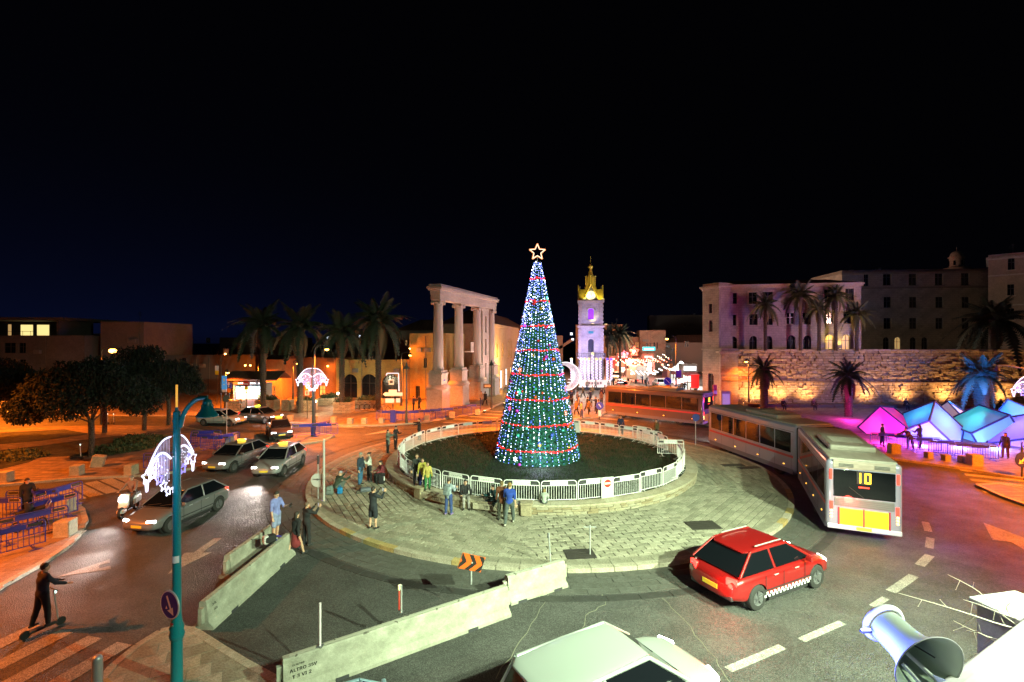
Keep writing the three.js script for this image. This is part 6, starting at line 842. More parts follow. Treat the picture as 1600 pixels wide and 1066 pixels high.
  p = W(42, 806, .13); person('woman in black with long hair looking at her phone by the kerb', p, face(1, .5), { pose: 'phoneLook', top: BLK, topLong: .15, pants: BLK, hair: 'long', h: 1.72 }, { phone: 'phone held by the woman in black at the left kerb' });
  p = W(1379, 697, .13); person('person in red violet glow leaning by the pink cube', p, face(1, .3), { pose: 'stand', top: fab(.12, .08, .2), pants: BLK, h: 1.7 });
  p = W(1437, 700, .13); person('person in dark blue standing at the blue topped cube', p, face(-.2, -1), { pose: 'bothHold', top: fab(.03, .035, .1), pants: BLK, hair: 'long', h: 1.74 });
  p = W(1422, 703, .13); person('person in brown jacket bending over between the pink and blue cubes', p, face(-1, .2), { pose: 'lean', top: fab(.1, .04, .04), pants: BLK, h: 1.78 });
  p = W(1571, 716, .13); person('person with wide hair and backpack before the turquoise cube', p, face(-.9, .3), { pose: 'stand', top: fab(.03, .03, .06), topLong: .1, pants: fab(.1, .05, .06), hair: 'long', h: 1.74 }, { bag: ['dark backpack worn by the person before the turquoise cube', BLK] });
  for (const [x, l, top, pose] of [[1223, 'person sitting alone on the bench by the first palm', BLK, 'sit'], [1270, 'person with pink bag sitting on the bench left of the magenta palm', fab(.06, .03, .04), 'sit'], [1414, 'person in cap sitting on the bench above the pink cube', BLK, 'sit'], [1562, 'person in dark printed top sitting on the bench by the blue palm', BLK, 'sit'], [1478, 'person half hidden sitting on the bench above the yellow topped cube', BLK, 'crossSit']]) { const z = 55.2; p = V((x - 800) * z / FOCAL, .13, -z); p.y = 0; person(l, p, 0, { pose, seat: .53, top, pants: BLK, hair: x === 1414 ? 'cap' : 'short', h: 1.74 }); }
  // things put down on the island
  const item = (name, label, cat, x, y, h, build) => build(thing(name, label, cat, W(x, y, h)));
  item('bag', 'bright blue bag beside the crouching person', 'bag', 531, 772, .15, (t) => { part(t, 'sack', rbx(.26, .34, .2, .07, 0, .17, 0, 0, 0, 0, 3), fab(.01, .2, .5)); part(t, 'handle', tube([V(-.08, .32, 0), V(0, .44, 0), V(.08, .32, 0)], .015, 5), fab(.01, .2, .5)); });
  item('backpack', 'grey backpack left of the crouching person', 'backpack', 515, 773, .15, (t) => { part(t, 'sack', rbx(.36, .46, .3, .1, 0, .23, 0, 0, .3, .15, 3), fab(.14, .18, .17)); part(t, 'pocket', rbx(.26, .2, .1, .04, 0, .16, .17, 0, .3, 0, 3), fab(.12, .15, .15)); });
  item('bag', 'flat grey bag lying on the pavers by the man in black shorts', 'bag', 571, 768, .15, (t) => { part(t, 'sack', rbx(.55, .2, .36, .08, 0, .1, 0, 0, .4, 0, 3), fab(.14, .16, .2)); part(t, 'strap', tube([V(-.2, .16, .1), V(-.4, .05, .25), V(-.3, .02, .4), V(.1, .12, .18)], .015, 5), M.dark); });
  item('bag', 'brown bag lying left of the flat grey bag', 'bag', 560, 766, .15, (t) => { part(t, 'sack', rbx(.26, .22, .22, .07, 0, .11, 0, 0, .4, 0, 3), fab(.15, .06, .03)); part(t, 'flap', rbx(.24, .05, .2, .02, 0, .2, .04, .4, .4, 0), fab(.1, .04, .02)); });
  item('backpack', 'black backpack at the feet of the woman in dark red', 'backpack', 596, 756, .15, (t) => { part(t, 'sack', rbx(.34, .5, .28, .09, 0, .25, 0, 0, 0, 0, 3), BLK); part(t, 'bottle', cyl(.035, .035, .22, .16, .3, .06, 10), std(.6, .6, .62, .3)); });
  item('bag', 'black and white bags standing on the left concrete barrier', 'bag', 421, 848, .8, (t) => { part(t, 'sack', rbx(.42, .28, .28, .08, 0, .14, 0, 0, .8, 0, 3), BLK); part(t, 'white_pouch', rbx(.2, .3, .24, .07, -.08, .14, .1, 0, .8, 0, 3), fab(.6, .6, .62)); });
  const pr = thing('pram', 'black pram beside the standing woman in black at left', 'pram', W(47, 826, .13), .9); part(pr, 'basket', [extr([[-.4, .5], [.35, .5], [.45, .85], [-.45, .75]], .4).translate(0, 0, -.2)], BLK); part(pr, 'hood', new THREE.SphereGeometry(.32, 14, 8, 0, Math.PI).rotateY(Math.PI / 2).translate(-.2, .8, 0), BLK); for (const [x, z] of [[-.4, .24], [-.4, -.24], [.38, .2], [.38, -.2]]) part(pr, 'wheel', new THREE.TorusGeometry(.13, .03, 6, 16).translate(x, .16, z), M.rubber); part(pr, 'handle', tube([V(.4, .6, -.2), V(.6, 1.0, -.2), V(.6, 1.0, .2), V(.4, .6, .2)], .018, 6), M.steel);
}
{ // the far crowd: a few figures built once, the rest are copies
  const looks = [[fab(.03, .03, .035), BLK, 'walk', 1.74, 'short'], [fab(.12, .04, .04), BLK, 'stand', 1.68, 'long'], [fab(.35, .28, .24), JEANS, 'stand', 1.72, 'short'], [fab(.05, .06, .14), BLK, 'phoneUp', 1.76, 'short'], [fab(.2, .12, .05), BLK, 'walk', 1.6, 'long'], [fab(.35, .35, .37), fab(.05, .05, .06), 'walk', 1.8, 'short']];
  const names = ['in black', 'in dark red', 'in pale jacket', 'in navy', 'in brown', 'in light grey'], protos = [];
  const nth = (i) => ['first', 'second', 'third', 'fourth', 'fifth', 'sixth', 'seventh', 'eighth', 'ninth', 'tenth', 'eleventh', 'twelfth', 'thirteenth', 'fourteenth', 'fifteenth'][i];
  const crowd = (list, where, group) => list.sort((a, b) => a[0] - b[0]).forEach(([x, y, l], i) => { const p = W(x, y, .13), t = rr(-3, 3), k = l ?? Math.floor(rnd() * 6), label = `person ${names[k]}, ${i < 15 ? nth(i) + ' from the left' : nth(list.length - 1 - i) + ' from the right'} ${where}`; if (!protos[k]) protos[k] = person(label, p, t, { top: looks[k][0], pants: looks[k][1], pose: looks[k][2], h: looks[k][3], hair: looks[k][4], cell: .04, topLong: .1, group: group }); else { const c = copyOf(protos[k], 'person', label, p, t, group); c.scale.setScalar(rr(.93, 1.05)); } });
  const L1 = []; for (const [x, y] of [[884, 622], [891, 627], [896, 618], [902, 632], [906, 640], [912, 622], [917, 645], [921, 630], [926, 620], [931, 642], [936, 648], [941, 626], [888, 640], [899, 648], [908, 652], [922, 650], [946, 618], [952, 612], [916, 612], [930, 611], [938, 633], [893, 634], [957, 607], [903, 612], [924, 608]]) L1.push([x + rr(-2, 2), y + rr(-2, 2)]);
  crowd(L1, 'in the crowd before the tower', 'far crowd on the tower square');
  crowd([[1066, 648, 1], [1070, 650, 0], [1074, 645, 3], [1084, 640, 0], [1088, 637, 2], [1052, 640, 0], [1050, 652, 4], [1058, 608, 5], [1061, 612, 5], [1065, 609, 3], [1070, 613, 0], [1055, 606, 2], [1048, 622, 0], [1079, 622, 4], [1092, 632, 0]], 'in the crowd at the street corner', 'far crowd at the street corner');
  crowd([[1004, 600, 3], [1012, 602, 5], [976, 590, 0], [970, 594, 1]], 'on the shopping street', 'far crowd on the shopping street');
  crowd([[655, 640, 0], [646, 642, 3], [758, 634, 0], [752, 634, 2]], 'around the column monument', 'people around the column monument');
}
// ---------------------------------------------------------------- vehicles, at rest (forward is local +z)
function loft(st, n = 22) {                          // stations [z, half width, bottom, top, squareness]
  const pos = [], idx = []; st.forEach(([z, hw, y0, y1, e = 4]) => { for (let i = 0; i < n; i++) { const a = (i + .5) / n * 6.2832, c = Math.cos(a), s = Math.sin(a), f = (v) => Math.sign(v) * Math.abs(v) ** (2 / e); pos.push(hw * f(c), (y0 + y1) / 2 + (y1 - y0) / 2 * f(s), z); } });
  for (let k = 0; k < st.length - 1; k++) for (let i = 0; i < n; i++) { const a = k * n + i, b = k * n + (i + 1) % n; idx.push(a, b, a + n, b, b + n, a + n); }
  for (const [k, flip] of [[0, 1], [st.length - 1, 0]]) { const c = pos.length / 3; pos.push(0, (st[k][2] + st[k][3]) / 2, st[k][0]); for (let i = 0; i < n; i++) { const a = k * n + i, b = k * n + (i + 1) % n; flip ? idx.push(c, b, a) : idx.push(c, a, b); } }
  const g = new THREE.BufferGeometry(); g.setAttribute('position', new THREE.BufferAttribute(new Float32Array(pos), 3)); g.setIndex(idx); g.computeVertexNormals(); return g;
}
const evaluator = new Evaluator(); evaluator.attributes = ['position', 'normal']; evaluator.useGroups = false;
const paint = (r, g, b) => new THREE.MeshPhysicalMaterial({ color: rgb(r, g, b), roughness: .35, metalness: .25, clearcoat: .8, clearcoatRoughness: .08 });
const headGlow = glow(1, .97, .92, 9), tailGlow = glow(1, .03, .02, 3.5), amberGlow = glow(1, .45, .05, 4), plateYellow = std(.75, .6, .05, .5);
const carShape = (() => { let b = new Brush(loft([[-2.12, .6, .36, .72, 3], [-2.06, .78, .3, .9, 4], [-1.75, .86, .24, .98, 5], [-.9, .89, .22, .99, 5.5], [.1, .89, .22, .98, 5.5], [.95, .88, .22, .95, 5], [1.5, .86, .24, .87, 4.5], [1.92, .8, .28, .77, 4], [2.1, .64, .34, .66, 3]])); b.updateMatrixWorld();
  for (const z of [-1.28, 1.32]) for (const s of [-1, 1]) { const c = new Brush(new THREE.CylinderGeometry(.385, .385, .34, 22).rotateZ(Math.PI / 2).translate(s * .82, .33, z)); c.updateMatrixWorld(); b = evaluator.evaluate(b, c, SUBTRACTION); b.updateMatrixWorld(); }
  return b.geometry; })();
const tyreGeo = lathe([[.2, -.1], [.31, -.1], [.34, -.06], [.34, .06], [.31, .1], [.2, .1]], 24).rotateZ(Math.PI / 2), rimGeo = join([lathe([[.02, .08], [.07, .085], [.08, .06], [.18, .07], [.21, .09]], 20).rotateZ(-Math.PI / 2), ...[0, 1, 2, 3, 4].map((k) => bx(.03, .2, .05, .085, .11 * Math.cos(k * 1.2566), .11 * Math.sin(k * 1.2566), k * 1.2566, 0, 0))]);
function quad(a, b, c, d, t = .02) { const n = b.clone().sub(a).cross(d.clone().sub(a)).normalize().multiplyScalar(t), P = [a, b, c, d], Q = P.map((p) => p.clone().add(n)), g = new THREE.BufferGeometry(), pos = [], f = (...v) => { [0, 1, 2, 0, 2, 3].forEach((i) => pos.push(...v[i].toArray())); }; f(...Q); f(P[3], P[2], P[1], P[0]); for (let i = 0; i < 4; i++) { const j = (i + 1) % 4; f(P[i], P[j], Q[j], Q[i]); } g.setAttribute('position', new THREE.BufferAttribute(new Float32Array(pos), 3)); g.computeVertexNormals(); return g; }
function car(label, x, z, dx, dz, mat, o = {}) {      // front centre at x, -z; heading dx, dz (world)
  const l = Math.hypot(dx, dz), turn = Math.atan2(dx, dz), half = 2.1 * (o.s || 1), g = thing(o.name || 'car', label, o.cat || 'car', V(x - dx / l * half, .0, z - dz / l * half), turn), H = o.roof || 1.46;
  g.scale.setScalar(o.s || 1);
  const body = part(g, 'body', carShape, mat);
  part(g, 'sill', [bx(1.74, .12, 1.7, 0, .24, .02)], M.black);
  const by = .965, bh = .79, r = { f: .25, b: o.van ? -1.75 : -1.25, hw: .6 }, B = { f: 1.1, b: o.van ? -1.98 : -1.9 };
  const P = (s, y, zz, hw) => V(s * hw, y, zz), C = { bl: P(-1, by, B.b, bh), br: P(1, by, B.b, bh), fl: P(-1, by, B.f, bh), fr: P(1, by, B.f, bh), tbl: P(-1, H, r.b, r.hw), tbr: P(1, H, r.b, r.hw), tfl: P(-1, H, r.f, r.hw), tfr: P(1, H, r.f, r.hw) };
  part(g, 'windscreen', quad(C.fl, C.fr, C.tfr, C.tfl), M.glass); part(g, 'rear_window', quad(C.br, C.bl, C.tbl, C.tbr), M.glass);
  const lerp = (a, b, t) => a.clone().lerp(b, t); for (const [b, f, tb, tf, s] of [[C.br, C.fr, C.tbr, C.tfr, 1], [C.bl, C.fl, C.tbl, C.tfl, -1]]) for (const [u0, u1] of [[.02, .45], [.49, .97]]) { const a = lerp(b, f, u0), c2 = lerp(b, f, u1), d = lerp(tb, tf, u1), e = lerp(tb, tf, u0); part(g, 'side_window', s > 0 ? quad(c2, a, e, d) : quad(a, c2, d, e), M.glass); }
  part(g, 'pillars', [[C.fl, C.tfl], [C.fr, C.tfr], [C.bl, C.tbl], [C.br, C.tbr], [lerp(C.bl, C.fl, .47), lerp(C.tbl, C.tfl, .47)], [lerp(C.br, C.fr, .47), lerp(C.tbr, C.tfr, .47)], [C.tfl, C.tbl], [C.tfr, C.tbr]].map(([a, b]) => bar(a, b, .042, 6)), mat);
  part(g, 'roof', loft([[r.b - .16, r.hw * .8, H - .06, H + .0, 3], [r.b, r.hw + .03, H - .05, H + .035, 3], [(r.b + r.f) / 2, r.hw + .05, H - .05, H + .06, 3], [r.f, r.hw + .03, H - .05, H + .03, 3], [r.f + .1, r.hw * .85, H - .06, H, 3]], 20), mat);
  part(g, 'shut_lines', [-1, 1].flatMap((s) => [.72, -.22, -.98].map((zz) => bx(.006, .52, .014, s * .892, .62, zz)).concat([bx(.006, .014, 1.7, s * .893, .36, -.13), bx(.012, .03, 2.3, s * .892, .48, .02)])).concat([bx(1.3, .012, .012, 0, .935, 1.16, .1), bx(1.2, .34, .01, 0, .72, -2.115)].slice(0, 1)), M.black); part(g, 'wipers', [bar(V(-.5, 1.0, 1.09), V(.05, 1.06, .98), .01, 4), bar(V(.1, 1.0, 1.09), V(.6, 1.06, .98), .01, 4)], M.black);
  for (const zz of [-1.28, 1.32]) for (const s of [-1, 1]) { const w = part(g, 'wheel', tyreGeo, M.rubber, V(s * .79, .34, zz)); const rm = part(w, 'rim', rimGeo, o.rim || std(.16, .16, .17, .4, { metalness: .6 })); if (s < 0) rm.rotation.y = Math.PI; part(g, 'wheel_well', cyl(.37, .37, .1, s * .64, .33, zz, 18, 0, 0, Math.PI / 2), M.black); }
  for (const s of [-1, 1]) { part(g, 'headlight', rbx(.36, .13, .14, .04, s * .58, .66, 1.97, -.2, s * .35, 0), o.on === false ? std(.6, .6, .6, .2) : headGlow); part(g, 'taillight', rbx(.3, .2, .1, .03, s * .63, .82, -2.02, 0, s * -.3, 0), o.brake ? glow(1, .02, .015, 9) : tailGlow); part(g, 'mirror', rbx(.2, .13, .1, .035, s * .98, 1.02, .78), mat); part(g, 'door_handle', [rbx(.03, .03, .18, .01, s * .893, .84, -.55), rbx(.03, .03, .18, .01, s * .893, .84, .35)], M.galv); }
  part(g, 'grille', [rbx(1, .16, .06, .02, 0, .46, 2.06), bx(1.3, .05, .05, 0, .33, 2.0)], M.black); part(g, 'number_plate', bx(.5, .12, .02, 0, .56, -2.125), plateYellow); part(g, 'number_plate', bx(.48, .11, .02, 0, .48, 2.1), plateYellow); part(g, 'rear_bumper', rbx(1.4, .16, .14, .05, 0, .4, -2.04), M.dark);
  if (o.taxi) { const t = part(g, 'roof_sign', rbx(.5, .14, .2, .04, 0, H + .13, -.4), glow(...o.taxi, 3)); part(t, 'sign_base', bx(.4, .05, .16, 0, H + .05, -.4), M.black); }
  if (o.beam) { const f = V(Math.sin(turn), 0, Math.cos(turn)), at = V(x, .7, z).addScaledVector(f, .12); addSpot(rgb(1, .86, .78), o.beam * .06, at, at.clone().addScaledVector(f, 14).setY(-.2), .6, .9, 10); }
  if (o.extra) o.extra(g); return g;
}
const silver = paint(.3, .31, .33), whitePaint = paint(.46, .48, .47), redPaint = paint(.26, .008, .008), darkPaint = paint(.03, .03, .035), greyPaint = paint(.16, .16, .17);
car('silver taxi with amber roof sign and bright headlights nearest the island', -14.3, -27.6, .02, 1, silver, { taxi: [1, .55, .04], beam: 2600 });
car('silver car with bright headlights passing left of the taxi', -17.9, -28.6, -.16, 1, greyPaint, { beam: 2200, taxi: [1, .55, .04] });
car('dark grey car with bright headlights on the left lane beside the teal post', -15.2, -19.4, -.16, 1, greyPaint, { beam: 2600 });
car('white car side on with headlights on the far left road', -25.6, -45.6, 1, .12, whitePaint, { beam: 900 });
car('dark taxi with amber sign turning into the roundabout at left', -18.4, -38.4, .55, .9, darkPaint, { taxi: [1, .5, .03], beam: 1300 });
car('dark car with yellow green roof sign on the far road', -22.8, -46.8, 1, .3, greyPaint, { taxi: [.65, 1, .05], beam: 700 });
car('white car parked at the left edge beyond the park', -52.3, -50.5, .8, .6, whitePaint, { on: false });
car('red car with chequered side stripe and bright brake lights on the near lane', 10.2, -16.75, .9, -.45, redPaint, { brake: true, s: 1.1, beam: 500, extra: (g) => { for (const s of [-1, 1]) part(g, 'chequered_stripe', Array.from({ length: 26 }, (_, k) => bx(.012, .065, .075, s * (.893 - (k > 21 || k < 4 ? .004 : 0)), .33 + (k & 1) * .066, -1.0 + k * .078)), M.white); part(g, 'roof_rack', [bar(V(-.55, 1.56, -1), V(-.55, 1.56, .1), .02), bar(V(.55, 1.56, -1), V(.55, 1.56, .1), .02)], M.galv); const p = V(-.7, .85, -2.4).applyAxisAngle(V(0, 1, 0), g.rotation.y).add(g.position); addPoint(rgb(1, .05, .03), 10, p, 8); } });
car('white van like car cut off by the bottom edge', 4.15, -11.1, .86, -.5, paint(.33, .36, .35), { s: 1.12, roof: 1.56, van: true, beam: 500 });
car('pale blue car roof showing at the bottom edge below the long barrier', -1.0, -9.4, .9, -.4, paint(.24, .36, .44), { roof: 1.5 });
car('white car seen from behind on the shopping street', D(1032, 600, 84).x, -86, .1, -1, whitePaint, {});
car('red lit car with many brake lights behind the second bus', 18.6, -82, .15, -1, redPaint, { brake: true });
car('white taxi with red roof sign facing down the shopping street', 21.4, -99, -.2, 1, whitePaint, { taxi: [1, .1, .05] });
car('silver car behind the white taxi on the shopping street', 19.8, -108, -.2, 1, silver, {});
{ const g = thing('box_truck', 'pale box truck standing on the shopping street', 'truck', V(24.2, 0, -92), .1); part(g, 'box', rbx(2.3, 2.5, 4.4, .05, 0, 2.0, 0), std(.5, .45, .4, .6, { map: T.plaster })); part(g, 'rear_doors', [bx(1.05, 2.2, .04, -.55, 2, 2.22), bx(1.05, 2.2, .04, .55, 2, 2.22)], std(.45, .4, .36, .6)); part(g, 'cab', rbx(2.1, 1.9, 1.6, .12, 0, 1.5, -3), whitePaint); for (const [x, z] of [[-.95, 1.3], [.95, 1.3], [-.95, -2.9], [.95, -2.9]]) part(g, 'wheel', tyreGeo, M.rubber, V(x, .42, z)).scale.setScalar(1.2); for (const s of [-1, 1]) part(g, 'taillight', bx(.2, .12, .05, s * .95, .7, 2.22), tailGlow); }

// ---------------------------------------------------------------- city buses
const busSilver = paint(.27, .26, .36), busDark = paint(.12, .08, .08), busRoof = std(.36, .33, .29, .5, { map: T.plaster });
function busSection(g, L, z0, turn, p, o) {
  const s = part(g, 'section', [rbx(2.55, 2.75, L, .17, 0, 1.76, 0, 0, 0, 0, 4)], o.paint || busSilver, p, turn), m = o.panes || 5;
  part(s, 'skirt', bx(2.57, .28, L - .5, 0, .44, 0), std(.12, .12, .16, .5));
  part(s, 'roof_panel', rbx(2.3, .12, L - .3, .05, 0, 3.14, 0), busRoof); part(s, 'air_conditioner', [rbx(1.7, .26, Math.min(3, L * .4), .08, 0, 3.3, -L * .1), ...Array.from({ length: 8 }, (_, k) => bx(1.2, .02, .05, 0, 3.435, -L * .1 - .6 + k * .17))], busRoof);
  for (const sx of [-1, 1]) for (let k = 0; k < m; k++) { const w = (L - .8) / m; part(s, 'window', rbx(.02, 1.15, w - .07, .009, sx * 1.272, 2.1, -L / 2 + .4 + w * (k + .5), 0, 0, 0, 1), M.glass); }
  for (const sx of [-1, 1]) part(s, 'stripe', bx(.012, .14, L - .5, sx * 1.278, 1.3, 0), std(.5, .05, .06, .4));
  part(s, 'panel_seams', [-1, 1].flatMap((sx) => Array.from({ length: m + 1 }, (_, k) => bx(.006, .95, .012, sx * 1.2765, .95, -L / 2 + .4 + (L - .8) / m * k)).concat([bx(.03, .04, L - .4, sx * 1.26, 2.75, 0)])), M.dark);
  for (const sx of [-1, 1]) part(s, 'marker_light', Array.from({ length: 4 }, (_, k) => rbx(.02, .05, .12, .008, sx * 1.28, .75, -L / 2 + 1 + k * (L - 2) / 3, 0, 0, 0, 1)), amberGlow);
  for (const zz of o.axles) for (const sx of [-1, 1]) { const w = part(s, 'wheel', tyreGeo, M.rubber, V(sx * 1.13, .47, zz)); w.scale.set(1.3, 1.4, 1.4); }
  return s;
}
function busRear(s, L, route) {
  const z = -L / 2;
  part(s, 'rear_window', rbx(2.06, 1.1, .05, .02, 0, 2.22, z - .005), M.glass); part(s, 'rear_cap', rbx(2.1, .36, .06, .03, 0, 2.98, z + .01), busRoof); part(s, 'engine_grille', [rbx(2.0, .34, .04, .015, 0, 1.46, z - .002), ...[0, 1, 2, 3].map((k) => bx(1.8, .025, .03, 0, 1.36 + k * .07, z - .02))], greyPaint);
  part(s, 'yellow_panel', [rbx(.78, .66, .03, .012, -.42, .88, z - .012), rbx(.78, .66, .03, .012, .42, .88, z - .012)], std(.8, .55, .02, .4)); part(s, 'panel_border', [bx(.05, .72, .035, 0, .88, z - .01), bx(.05, .72, .035, -.85, .88, z - .01), bx(.05, .72, .035, .85, .88, z - .01)], std(.3, .03, .05, .5));
  part(s, 'number_plate', bx(.5, .12, .02, 0, .46, z - .055), plateYellow); part(s, 'vents', [-.6, .6].flatMap((x) => [0, 1, 2].map((k) => bx(.5, .02, .02, x, 2.9 + k * .05, z - .03))), M.dark); part(s, 'wiper', bar(V(0, 1.7, z - .04), V(.5, 2.1, z - .045), .012, 4), M.black);
  part(s, 'bumper', rbx(2.5, .2, .1, .05, 0, .44, z + .01), std(.4, .4, .5, .4));
  for (const sx of [-1, 1]) { part(s, 'upper_taillight', [rbx(.1, .42, .05, .03, sx * 1.12, 2.55, z - .005)], tailGlow); part(s, 'lower_taillight', [rbx(.12, .34, .05, .03, sx * 1.1, 1.3, z - .005)], tailGlow); part(s, 'indicator', [0, 1, 2].map((k) => cyl(.045, .045, .03, sx * 1.1, 1.06 - k * .12, z - .02, 10, Math.PI / 2)), glow(1, .6, .15, 5)); }
  const d = part(s, 'route_display', rbx(.5, .5, .05, .01, 0, 2.5, z - .035), M.black);
  part(d, 'route_number', [[-.13, 0, .05, .4], [.04, 0, .05, .4], [.2, 0, .05, .4], [.12, .18, .14, .05], [.12, -.18, .14, .05]].map(([x, y, w, h]) => bx(w, h, .015, -x, 2.5 + y, z - .064)), glow(1, .5, .02, 3.5));
  part(s, 'brake_light', rbx(.36, .05, .03, .01, 0, 2.12, z - .035), tailGlow);
}
{ const g = thing('articulated_bus', 'long silver articulated bus with yellow rear panels rounding the island', 'bus', V(15.75, 0, -23.0));
  const t1 = Math.atan2(.4, -.915), L1 = 8.2, s1 = busSection(g, L1, 0, t1, V(0, 0, 0), { axles: [-1.2], panes: 5 }); busRear(s1, L1);
  const f1 = V(Math.sin(t1), 0, Math.cos(t1)), t2 = Math.atan2(-.16, -1), f2 = V(Math.sin(t2), 0, Math.cos(t2)), L2 = 9, j = f1.clone().multiplyScalar(L1 / 2 + .45), c2 = j.clone().addScaledVector(f2, L2 / 2 + .45);
  const s2 = busSection(g, L2, 0, t2, c2, { axles: [-3, 2.2], panes: 6 });
  for (let k = 0; k < 7; k++) { const t = t1 + ((t2 - t1 + Math.PI * 3) % (Math.PI * 2) - Math.PI) * (k / 6), p = k < 3 ? j.clone().addScaledVector(f1, -.45 + k * .16) : j.clone().addScaledVector(f2, (k - 3) * .15); part(g, 'bellows', rbx(2.4 + (k & 1) * .1, 2.6, .14, .05, 0, 1.75, 0, 0, 0, 0, 1), M.rubber, p, t); }
  part(s2, 'windscreen', rbx(2.2, 1.5, .05, .02, 0, 1.95, L2 / 2 + .005), M.glass); for (const sx of [-1, 1]) part(s2, 'headlight', rbx(.4, .2, .05, .02, sx * .9, .75, L2 / 2 + .01), headGlow);
  const f = V(15.75, 0, -23).add(c2).addScaledVector(f2, L2 / 2 + .2).setY(.8); addSpot(WHITE, 90, f, f.clone().addScaledVector(f2, 8).setY(-.4), .6, .8, 6); addPoint(rgb(1, .08, .05), 8, V(13.4, 1.3, -18.4), 8); }
{ const g = thing('city_bus', 'dark city bus under orange light entering the shopping street', 'bus', V(14.6, 0, -48.6)), t = Math.atan2(-.72, -.68), s = busSection(g, 10.5, 0, t, V(0, 0, 0), { axles: [-3, 3.2], panes: 6, paint: busDark }); busRear(s, 10.5); part(s, 'windscreen', rbx(2.2, 1.5, .05, .02, 0, 1.95, 5.255), M.glass); for (const sx of [-1, 1]) part(s, 'headlight', rbx(.4, .2, .05, .02, sx * .9, .75, 5.26), headGlow); }
// ---------------------------------------------------------------- scooters
function scooter(label, p, turn, group) { const g = thing('kick_scooter', label, 'kick scooter', p, turn, group); part(g, 'deck', rbx(.16, .06, .62, .02, 0, .14, 0), M.dark); part(g, 'stem', bar(V(0, .14, .34), V(0, 1.08, .24), .022), M.galv); part(g, 'handlebar', bar(V(-.22, 1.08, .24), V(.22, 1.08, .24), .016), M.black); for (const z of [-.36, .4]) part(g, 'wheel', cyl(.11, .11, .045, 0, .11, z, 16, 0, 0, Math.PI / 2), M.rubber); part(g, 'headlight', rbx(.06, .08, .05, .015, 0, .98, .28), glow(.7, 1, .9, 2)); return g; }
scooter('white kick scooter parked on the lawn edge near the tree trunk', W(119, 718, .14), 1.5);
scooter('kick scooter parked by the path between the trees, left one', W(165, 663, .12), 1.2); scooter('kick scooter parked by the path between the trees, right one', W(176, 663, .12), .9);
{ const p = W(66, 988, 0); scooter('kick scooter ridden along the near left lane', p.clone(), Math.atan2(.45, -1)); person('rider in dark clothes on the kick scooter in the near left lane', p.clone().setY(.17), Math.atan2(.45, -1), { pose: 'ridestand', top: fab(.03, .03, .05), pants: BLK, h: 1.74 });
  const q = W(201, 803, 0), t = thing('motor_scooter', 'white motor scooter with bright lights crossing the left lane', 'scooter', q, .25); part(t, 'front_shield', [rbx(.4, .62, .12, .05, 0, .72, .42, -.25), rbx(.3, .16, .3, .05, 0, .32, .62)], M.white); part(t, 'footboard', rbx(.34, .08, .6, .03, 0, .3, .12), M.dark); part(t, 'rear_body', rbx(.36, .4, .75, .12, 0, .55, -.5, 0, 0, 0, 3), M.white); part(t, 'saddle', rbx(.3, .1, .65, .04, 0, .8, -.45), M.black); for (const z of [-.62, .68]) part(t, 'wheel', new THREE.TorusGeometry(.2, .06, 8, 18).rotateY(Math.PI / 2).translate(0, .26, z), M.rubber); part(t, 'handlebar', bar(V(-.32, 1.08, .36), V(.32, 1.08, .36), .02), M.black);
  for (const s of [-1, 0, 1]) part(t, 'headlight', rbx(.1, .2, .05, .02, s * .13, .82 + (s ? 0 : .12), .5, -.25), headGlow); addSpot(WHITE, 50, q.clone().add(V(.2, .85, .75)), q.clone().add(V(1.2, -.3, 6)), .6, .8, 5);
  person('rider in pale jacket on the white motor scooter', q.clone().add(V(-.1, 0, -.35)), .25, { pose: 'ride', seat: .85, top: fab(.3, .2, .16), pants: fab(.1, .07, .07), hair: 'cap', hairCol: fab(.3, .3, .3), h: 1.74 }); }
